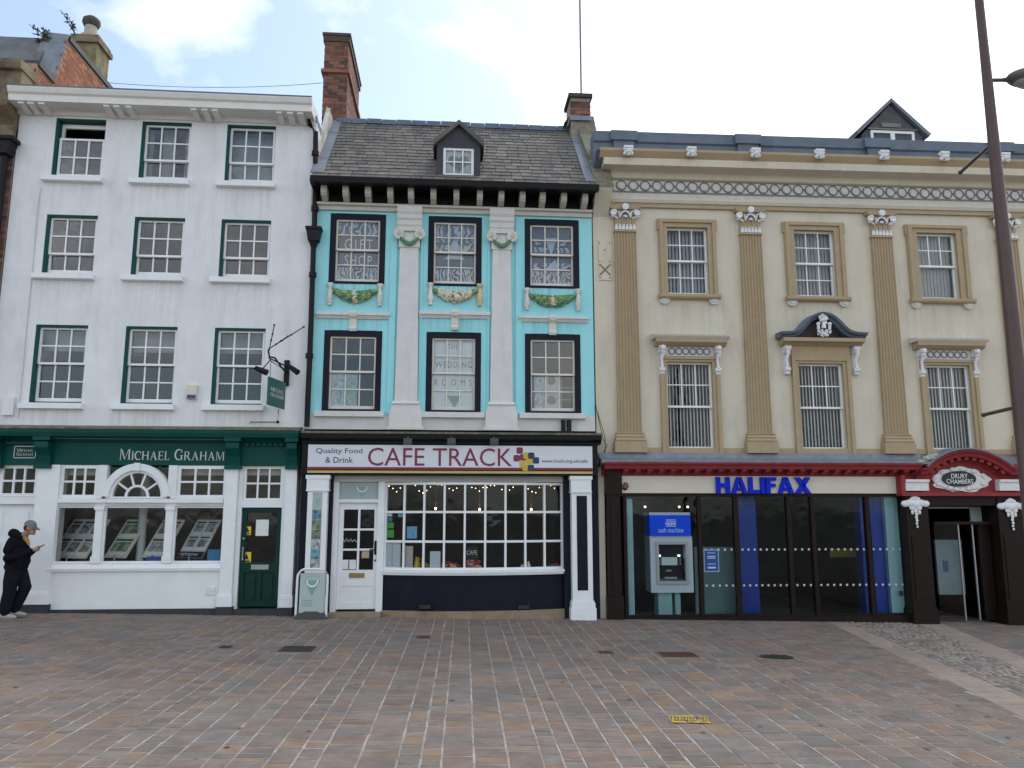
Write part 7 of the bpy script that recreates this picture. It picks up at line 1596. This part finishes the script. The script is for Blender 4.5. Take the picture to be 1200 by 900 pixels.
B(2, 'notice_print', M('notice_print', (.45, .55, .72), .5, .05), nt, *[(q[0] + .05, q[1] - .05, .015, .0165, q[2] + hh * a_, q[2] + hh * (a_ + b_)) for a_, b_ in ((.86, .03), (.68, .05), (.60, .04), (.32, .03), (.12, .08))], kind='stuff')
mk = sheet(2, 2, 1054, 692.5, 1058.5, 698, .01, BLK, 'window_sticker', 'small black square sticker low on the bank glass beside the entrance pier', 'sticker', th=.003)

# things on the cafe window board and stuck to its glass
zbd = zw0 - .0015
def item(x0, y0, x1, y1, mat, name, label, cat, th=.005, d=-.02, stand=True):
    q = R(1, x0, y0, x1, y1, d); mb = MB(1); mb.box(q[0], q[1], d - th, d, zbd if stand else q[2], q[3]); return mb.build(name, mat, None, label=label, cat=cat)
def bow_d(x): 
    t = (U(1, x, 640, .1) - bu0) / ch_; return bow(t)[1] - .06
NOTE = M('notice_print_paper', (.56, .62, .68), .7, .12, 30)
item(452, 634, 459.5, 663, NOTE, 'menu_sheet', 'long printed menu sheet in the cafe window next to the door frame', 'menu', d=bow_d(457))
item(460.5, 633, 469, 665, NOTE, 'menu_sheet', 'printed menu sheet in the cafe window, second from the door frame', 'menu', d=bow_d(465))
item(452.5, 612.5, 461.5, 619, M('sticker_green', (.05, .38, .06), .5, .05), 'green_sticker', 'upper green sticker on the cafe window by the door', 'sticker', d=bow_d(457), stand=False)
item(452.5, 621, 461.5, 630, M('sticker_green', (.05, .38, .06), .5, .05), 'green_sticker', 'lower green sticker with white edge on the cafe window by the door', 'sticker', d=bow_d(457), stand=False)
item(453.5, 600.5, 459.5, 605, PAPER, 'white_sticker', 'small white sticker above blue badge on the cafe window', 'sticker', d=bow_d(457), stand=False)
item(453.5, 606.5, 459.5, 611, M('badge_blue', (.08, .2, .45), .5, .1), 'blue_sticker', 'small blue badge sticker above the green stickers on the cafe window', 'sticker', d=bow_d(457), stand=False)
item(466.5, 599, 472.5, 606, M('sticker_cyan', (.08, .40, .52), .5, .05), 'cyan_sticker', 'square cyan sticker on the cafe window', 'sticker', d=bow_d(470), stand=False)
item(477, 617, 488.5, 631, M('poster_sky', (.14, .42, .62), .5, .2, 12), 'blue_poster', 'light blue poster taped in the cafe window', 'poster', d=bow_d(482), stand=False)
item(473, 640, 483.5, 665, M('box_cream', (.45, .46, .42), .7, .12, 20), 'paper_box', 'pale cardboard box on the cafe window board', 'box', th=.12, d=bow_d(478) - .03)
item(504, 646, 516, 664, NOTE, 'framed_notice', 'pale notice sheet standing alone on the cafe window board', 'notice', d=bow_d(510) - .02)
def toy(x, y, label, name, mats, n, rr, seed, cat, d=None):
    rt = random.Random(seed); d = d if d is not None else bow_d(x) - .12; u, z = pt(1, x, y, d); mb = MB(1)
    for k in range(n): mb.cur = k % len(mats); mb.ball((u + rt.uniform(-rr, rr), d + rt.uniform(-.05, .05), zbd + .03 + abs(rt.gauss(0, .4)) * rr), rt.uniform(.025, .045), 1.2, 1, .9, 8, 5)
    return mb.build(name, mats, None, smooth=60, label=label, cat=cat)
CRM = M('wool_cream', (.52, .42, .33), .9, .15, 30); RDW = M('wool_red', (.36, .03, .03), .9, .15, 30); PNK = M('wool_pink', (.45, .12, .14), .9, .15, 30); YLW = M('jug_yellow', (.5, .34, .04), .5, .1); BSK = M('basket_tan', (.36, .22, .12), .85, .2, 30)
toy(528, 660, 'heap of red and cream woollen toys on the cafe window board', 'woollen_toys', [CRM, RDW, CRM], 26, .14, 1, 'toys')
toy(554, 661, 'basket of red and cream sweets below chalked sign in the cafe window', 'sweet_basket', [CRM, RDW, PNK], 24, .13, 2, 'basket')
toy(500, 660, 'round tan basket on the cafe window board', 'tan_basket', [BSK], 12, .07, 3, 'basket')
toy(648, 662, 'red and green trinkets in the cafe window corner next to the panelled pilaster', 'trinkets', [RDW, M('plant_teal', (.05, .16, .13), .7, .1)], 10, .08, 4, 'trinkets')
mb = MB(1); d = bow_d(489) - .1; u, z = pt(1, 489, 655, d); mb.tube([(u, d, zbd), (u, d, zbd + .05), (u, d, zbd + .13), (u, d, zbd + .2), (u, d, zbd + .23)], [.05, .065, .05, .035, .045], 10); mb.tube([(u + .04, d, zbd + .2), (u + .09, d, zbd + .17), (u + .06, d, zbd + .08)], .01, 6); mb.build('yellow_jug', YLW, None, smooth=50, label='yellow jug on the cafe window board', cat='jug')
for x, lab in ((612, 'small white ornament in the cafe window, the shorter of two'), (619, 'small white ornament in the cafe window, the taller of two')):
    d = bow_d(x) - .1; u, z = pt(1, x, 660, d); k = 1 if x == 612 else 1.6; mb = MB(1); mb.tube([(u, d, zbd), (u, d, zbd + .05 * k), (u, d, zbd + .09 * k)], [.045, .04, .012], 8); mb.build('ornament', PAPER, None, smooth=50, label=lab, cat='ornament')
d = bow_d(552) - .25; ck = item(546, 641, 560, 652, BLK, 'chalk_board', 'black chalk sign reading cafe above the sweets in the cafe window', 'sign', th=.015, d=d, stand=True)
text(1, 'CAFE', R(1, 547, 645, 559, 650, d), d + .001, PAPER, ck, ext=.001)

# lamp post with banner arms, standing nearer the camera
q = ray(1170, 220); tt = 8.5 / (q.y * math.cos(YAW) + q.x * math.sin(YAW)); lx, ly = q.x * tt, -DIST + q.y * tt
lpz = gz(lx); lp = empty('lamp_post', (lx, ly, lpz), 'tall brown tapered steel lamp post with thin banner arms', 'lamp post')
POLE = M('post_brown', (.085, .052, .048), .42, .08, 6); topz = CAMZ + 8.8
mb = MB(0); mb.tube([(lx, -ly, lpz - .05), (lx, -ly, lpz + 1.2), (lx, -ly, lpz + 1.25), (lx, -ly, CAMZ + 1), (lx, -ly, CAMZ + 3.4), (lx, -ly, CAMZ + 5.5), (lx, -ly, topz)], [.13, .13, .095, .086, .068, .05, .04], 16); mb.build('column', POLE, lp, smooth=40)
ad = Vector((math.sin(rad(10)), math.cos(rad(10)), 0))
for (x, y) in ((1158, 168), (1192, 476)):
    r_ = ray(x, y); z_ = CAMZ + r_.z * (Vector((lx, ly + DIST)).length / Vector((r_.x, r_.y)).length); p = Vector((lx, ly, z_)); e = p + ad * .82
    mb = MB(0); mb.tube([(p.x, -p.y, z_), (e.x, -e.y, z_)], .022, 8); mb.tube([(p.x, -p.y, z_ - .06), (p.x, -p.y, z_ + .06)], .062 if y < 300 else .082, 12); mb.ball((e.x, -e.y, z_), .03); mb.build('banner_arm', POLE, lp, smooth=40)
r_ = ray(1165, 92); z_ = CAMZ + r_.z * (Vector((lx, ly + DIST)).length / Vector((r_.x, r_.y)).length); sd = Vector((math.cos(rad(-6)), math.sin(rad(-6)), 0)); p = Vector((lx, ly, z_))
mb = MB(0); e = p + sd * .16; f2 = p + sd * .30; mb.tube([(p.x, -p.y, z_), (e.x, -e.y, z_), (f2.x, -f2.y, z_ + .01)], [.022, .022, .04], 8); mb.build('lamp_arm', POLE, lp, smooth=40)
c_ = p + sd * .52; mb = MB(0); mb.ball((c_.x, -c_.y, z_ + .03), .30, 1, .62, .32, 18, 10); mb.build('lamp_head', M('lamp_head_grey', (.12, .12, .125), .4, .06), lp, smooth=60)
c_ = p + sd * .54; mb = MB(0); mb.ball((c_.x, -c_.y, z_ - .012), .25, 1, .6, .32, 18, 10); mb.build('lamp_glass', M('lamp_lens', (.36, .37, .35), .3, .05), lp, smooth=60)

# covers and marks on the paving
COVER = M('cast_iron_cover', (.055, .045, .04), .6, .25, 25, .004, 80)
def cover(x0, y0, x1, y1, label, mat=COVER, ribs=5):
    a, b, c, e = gpt(x0, y1), gpt(x1, y1), gpt(x1, y0), gpt(x0, y0); P = [a, b, c, e]; ctr = sum(P, Vector()) / 4
    mb = MB(0); u0, u1 = min(p.x for p in P), max(p.x for p in P); v0, v1 = a.y, e.y
    f = lambda u, v, h: (u, -v, gz(u) + h)
    mb.add([f(u0, v0, -.02), f(u1, v0, -.02), f(u1, v1, -.02), f(u0, v1, -.02), f(u0, v0, .007), f(u1, v0, .007), f(u1, v1, .007), f(u0, v1, .007)], [(3, 2, 1, 0), (4, 5, 6, 7), (0, 1, 5, 4), (1, 2, 6, 5), (2, 3, 7, 6), (3, 0, 4, 7)])
    for k in range(ribs): t0, t1 = v0 + (v1 - v0) * (k + .25) / ribs, v0 + (v1 - v0) * (k + .75) / ribs; mb.add([f(u0 + .02, t0, .0115), f(u1 - .02, t0, .0115), f(u1 - .02, t1, .0115), f(u0 + .02, t1, .0115)], [(0, 1, 2, 3)])
    return mb.build('inspection_cover', mat, None, label=label, cat='manhole cover')
cover(333, 757.5, 365, 764, 'dark oblong inspection cover in the paving before the pavement sign')
cover(489, 745, 504, 748.5, 'small rusty cover in the paving below the bowed cafe window', M('rusty_cover', (.12, .065, .045), .7, .2, 20), 2)
cover(778, 764.5, 811, 770, 'rust brown inspection cover in the paving before the cash machine', M('rusty_cover', (.12, .065, .045), .7, .2, 20))
cover(259, 757, 270, 759.5, 'tiny dark cover in the paving before the green door', COVER, 2)
cover(703, 763, 716, 766, 'small rusty cover in the paving before the dark bank pillar', M('rusty_cover', (.12, .065, .045), .7, .2, 20), 2)
mb = MB(0); rt = random.Random(4)      # dark broken stain
ctr = gpt(911, 770)
for k in range(10):
    a_ = 2 * math.pi * k / 9; P = []; kk = 0 if k == 9 else 1
    for j in range(7): t = 2 * math.pi * j / 7; P.append((ctr.x + kk * .17 * math.cos(a_) + (.07 if kk else .15) * math.cos(t) * rt.uniform(.6, 1.5), ctr.y + kk * .12 * math.sin(a_) + (.06 if kk else .12) * math.sin(t) * rt.uniform(.6, 1.5)))
    mb.add([(u, -v, gz(u) + .0075 + k * .0004) for u, v in P], [tuple(range(7))])
mb.build('oil_stain', M('stain_black', (.03, .027, .025), .6, .2), square, fix=False, kind='stuff')
mb = MB(0); YP = M('road_paint_yellow', (.50, .37, .03), .8, .25, 20, dirt=(.18, .145, .12), dirt_amt=1, streak=(14, 14, 14), dirt_lo=.50, dirt_hi=.58)
c0, c1, c2, c3 = gpt(785, 847.5), gpt(833, 849), gpt(832, 840), gpt(784, 839)
def bl(s, t): p = (c0 * (1 - s) + c1 * s) * (1 - t) + (c3 * (1 - s) + c2 * s) * t; return p
def stroke(s0, t0, s1, t1, h):
    mb.add([(p.x, -p.y, gz(p.x) + h) for p in (bl(s0, t0), bl(s1, t0), bl(s1, t1), bl(s0, t1))], [(0, 1, 2, 3)])
ry = random.Random(9)
stroke(.0, .80, .62, 1.0, .0085); stroke(.66, .78, 1.0, .97, .0085); stroke(.04, .0, .40, .2, .0086); stroke(.45, .03, 1.0, .22, .0086)
for k in range(13): s = k / 13 + ry.uniform(-.01, .01); stroke(s, .1 + ry.uniform(0, .25), s + ry.uniform(.03, .05), .9 - ry.uniform(0, .25), .009 + .0003 * k)
mb.build('paint_marking', YP, None, fix=False, label='yellow sprayed utility marking on the open paving', cat='marking')

# ------------------------------------------------------------------ person looking at a phone
def skin_mesh(name, verts, edges, mat, parent, root=0, sub=2, loc=Vector()):
    me = bpy.data.meshes.new('s'); me.from_pydata([v[:3] for v in verts], edges, []); o = bpy.data.objects.new('s', me); COL.objects.link(o)
    sm = o.modifiers.new('skin', 'SKIN'); sm.use_smooth_shade = True
    for i, v in enumerate(verts):
        r_ = v[3]; d_ = me.skin_vertices[0].data[i]; d_.radius = (r_, v[4]) if len(v) > 4 else (r_, r_); d_.use_root = i == root
    ss = o.modifiers.new('sub', 'SUBSURF'); ss.levels = sub; ss.render_levels = sub
    bpy.context.view_layer.update(); out = bpy.data.meshes.new_from_object(o.evaluated_get(bpy.context.evaluated_depsgraph_get())); bpy.data.objects.remove(o)
    out.materials.clear(); out.materials.append(mat); out.polygons.foreach_set('use_smooth', [True] * len(out.polygons))
    r = bpy.data.objects.new(name, out); reg(r, loc, parent); return r
PF = gpt(13, 724.5); K = .0158 * (DIST + PF.y - 0) / 14.3 if False else .01545
SKIN = M('skin', (.34, .20, .145), .55, .05); JACK = M('black_jacket', (.006, .007, .011), .85, .2, 14, .02, 14, spec=.1); TROU = M('dark_trousers', (.009, .011, .016), .85, .15, 12, .02, 10, spec=.1); SHOE = M('pale_shoe', (.40, .36, .35), .6, .1); CAP = M('grey_cap', (.16, .165, .165), .8, .08, 20)
# local frame: +x the way the person faces (right), y away from the camera, z up
def blob(name, parent, mat, caps, balls, vox=.012, it=5, loc=None, **k):
    """tapered limbs and ellipsoids fused into one continuous surface (voxel remesh + smooth)"""
    mb = MB(0); L0 = loc
    F = lambda p: (L0.x + p[0], -(L0.y + p[1]), L0.z + p[2])
    for pts, rr in caps:
        mb.tube([F(p) for p in pts], rr, 12)
        for p, r_ in zip(pts, rr): mb.ball(F(p), r_ * .99, 1, 1, 1, 12, 8)
    for (x, y, z, r_, sx, sy, sz) in balls: mb.ball(F((x, y, z)), r_, sx, sy, sz, 16, 10)
    o = mb.build(name, mat, parent, origin=L0, **k)
    rm = o.modifiers.new('fuse', 'REMESH'); rm.mode = 'VOXEL'; rm.voxel_size = vox; rm.use_smooth_shade = True
    sm = o.modifiers.new('soft', 'SMOOTH'); sm.factor = .5; sm.iterations = it
    bpy.context.view_layer.update(); me = bpy.data.meshes.new_from_object(o.evaluated_get(bpy.context.evaluated_depsgraph_get())); o.modifiers.clear(); o.data = me
    me.polygons.foreach_set('use_smooth', [True] * len(me.polygons)); return o
PL = Vector((PF.x, PF.y, gz(PF.x)))
HX, HZ = .185, 1.645          # head centre
caps = [([(0, 0, .92), (0, 0, 1.15), (0, 0, 1.36)], [.13, .13, .13]), ([(.02, 0, 1.38), (.09, 0, 1.50), (.15, 0, 1.58)], [.075, .06, .06])]
for s_ in (-1, 1):
    caps += [([(-.03, s_ * .18, 1.36), (-.04, s_ * .24, 1.20), (-.03, s_ * .245, 1.10), (.06, s_ * .20, 1.12), (.18, s_ * .11, 1.18), (.285, s_ * .045, 1.235)], [.06, .05, .05, .045, .038, .028])]
    hx, hy, hz = .315, s_ * .042, 1.242
    caps += [([(.285, s_ * .045, 1.235), (hx + .02, hy, hz)], [.030, .034])]
    for k_ in range(4): dz = .022 - .017 * k_; caps.append(([(hx + .02, hy, hz + dz), (hx + .062 - .004 * k_, hy - s_ * .012, hz + dz + .012), (hx + .078 - .006 * k_, hy - s_ * .036, hz + dz + .018)], [.0115, .0105, .009]))
    caps.append(([(hx - .005, hy - s_ * .01, hz + .02), (hx + .035, hy - s_ * .02, hz + .05), (hx + .07, hy - s_ * .022, hz + .062)], [.013, .011, .009]))
caps += [([(0, -.10, .86), (-.02, -.10, .50), (-.07, -.10, .09)], [.10, .07, .045]), ([(.02, .10, .86), (.15, .10, .55), (.0, .10, .12)], [.10, .07, .045])]
caps += [([(HX + .095, 0, HZ + .0), (HX + .112, 0, HZ - .035)], [.010, .016]), ([(HX + .06, -.03, HZ - .105), (HX + .075, 0, HZ - .11), (HX + .06, .03, HZ - .105)], [.03, .03, .03])]
balls = [(HX, 0, HZ, .10, 1.0, .80, 1.05), (HX + .03, 0, HZ - .06, .08, .9, .78, .9), (HX + .07, 0, HZ - .075, .028, 1, 1.1, .6)] + [(HX - .005, s_ * .082, HZ - .02, .03, .7, .4, 1.1) for s_ in (-1, 1)]
person = blob('person', None, SKIN, caps, balls, .0075, 3, PL)
tag(person, 'person in black jacket and grey cap looking down at a phone by the white door', 'person')
for s_ in (-1, 1): mb = MB(0); mb.ball((PL.x + HX + .087, -PL.y + s_ * .034, PL.z + HZ + .0), .011, .7, 1, .8); mb.build('eye', M('eye_dark', (.03, .025, .02), .3, .05), person, smooth=60)
mb = MB(0); mb.ball((PL.x + HX + .094, -PL.y, PL.z + HZ - .078), .012, .5, 2.2, .4); mb.build('mouth', M('lip', (.28, .12, .10), .6, .05), person, smooth=60)
caps = []; balls = [(0, 0, .93, .2, 1.0, 1.08, .55), (.02, 0, 1.03, .2, 1.05, 1.12, .8), (.02, 0, 1.18, .2, 1.0, 1.12, .8), (-.01, 0, 1.32, .18, 1.0, 1.2, .75), (-.03, 0, 1.42, .14, 1.0, 1.45, .6)]
for s_ in (-1, 1): caps.append(([(-.03, s_ * .19, 1.38), (-.045, s_ * .245, 1.24), (-.03, s_ * .25, 1.10), (.06, s_ * .20, 1.12), (.16, s_ * .12, 1.17), (.265, s_ * .055, 1.222)], [.085, .085, .085, .078, .064, .048]))
caps.append(([(0, -.1, .87), (0, .1, .87)], [.13, .13])); caps.append(([(.19, 0, .92), (.215, 0, 1.1), (.20, 0, 1.25), (.12, 0, 1.40)], [.03, .03, .03, .03]))
blob('jacket', person, JACK, caps, balls, .011, 4, PL)
blob('hood', person, JACK, [([(.07, -.10, 1.47), (-.02, -.11, 1.50), (-.10, -.05, 1.54), (-.115, 0, 1.55), (-.10, .05, 1.54), (-.02, .11, 1.50), (.07, .10, 1.47)], [.045, .06, .075, .08, .075, .06, .045])], [(-.05, 0, 1.50, .10, 1.1, 1.2, .7)], .010, 4, PL)
blob('trousers', person, TROU, [([(0, -.09, .84), (-.02, -.10, .66), (-.02, -.10, .48), (-.06, -.10, .26), (-.065, -.10, .17), (-.06, -.10, .13)], [.135, .125, .112, .105, .098, .088]), ([(.02, .09, .84), (.09, .10, .68), (.145, .10, .55), (.08, .10, .36), (.01, .10, .19), (.005, .10, .15)], [.135, .12, .11, .10, .09, .082]), ([(0, 0, .98), (0, 0, .86)], [.15, .16])], [], .011, 4, PL)
for (x, y, z) in ((-.07, -.10, 0), (.0, .10, .02)):
    blob('shoe', person, SHOE, [([(x - .05, y, z + .05), (x + .05, y, z + .052), (x + .13, y, z + .042), (x + .185, y, z + .035)], [.046, .046, .040, .030])], [], .008, 3, PL)
    B(0, 'sole', M('shoe_sole', (.20, .18, .18), .8, .1), person, (PL.x + x - .09, PL.x + x + .205, -PL.y - y - .042, -PL.y - y + .042, PL.z + z + .0, PL.z + z + .022))
def pc_(x, y, z): return (PL.x + x, -(PL.y + y), PL.z + z)
n_ = 18; tl = rad(20)
def capp(a, b, c): return pc_(HX - .005 + a * math.cos(tl) + c * math.sin(tl), b, HZ + .03 - a * math.sin(tl) + c * math.cos(tl))
vs = []; m2 = 6
for i in range(m2 + 1):
    t = math.pi / 2 * i / m2
    for j in range(n_): a = 2 * math.pi * j / n_; vs.append(capp(.116 * math.cos(t) * math.cos(a), .098 * math.cos(t) * math.sin(a), .108 * math.sin(t) ** .9))
mb = MB(0); mb.add(vs, [(i * n_ + j, i * n_ + (j + 1) % n_, (i + 1) * n_ + (j + 1) % n_, (i + 1) * n_ + j) for i in range(m2) for j in range(n_)])
br_ = []
for h in (0, .008):
    for j in range(9): a = -math.pi / 2 + math.pi * j / 8; br_.append(capp(.075 + .125 * math.cos(a), .085 * math.sin(a), .002 + h - .02 * math.cos(a)))
mb.add(br_, [tuple(range(9)), tuple(range(17, 8, -1))] + [(j, (j + 1) % 9, 9 + (j + 1) % 9, 9 + j) for j in range(9)])
mb.build('cap', CAP, person, smooth=50)
mb = MB(0); mb.ball(pc_(HX - .045, 0, HZ + .0), .085, .8, 1.0, .85, 14, 9); mb.build('hair', M('dark_hair', (.03, .022, .018), .7, .2), person, smooth=60)
mb = MB(0); mb.tube([pc_(.09, 0, 1.47), pc_(.16, 0, 1.38), pc_(.195, 0, 1.32)], [.06, .035, .02], 10); mb.build('shirt', M('ochre_shirt', (.40, .25, .06), .8, .1), person, smooth=60)
mb = MB(0); th_ = rad(28); ph_ = [(.335, 1.250), (.335 + .145 * math.cos(th_), 1.250 + .145 * math.sin(th_))]
mb.prism([(PL.x + ph_[0][0], PL.z + ph_[0][1]), (PL.x + ph_[1][0], PL.z + ph_[1][1]), (PL.x + ph_[1][0] - .006, PL.z + ph_[1][1] + .011), (PL.x + ph_[0][0] - .006, PL.z + ph_[0][1] + .011)], -PL.y - .037, -PL.y + .037)
mb.build('phone', M('phone_grey', (.10, .11, .13), .3, .05), None, label='dark phone held in both hands by the person in the cap', cat='phone')
PS = .0158 * .0 + .89; person.scale = (PS, PS, PS); ph = bpy.data.objects['phone']; ph.scale = (PS, PS, PS); ph.location = PL + (ph.location - PL) * PS
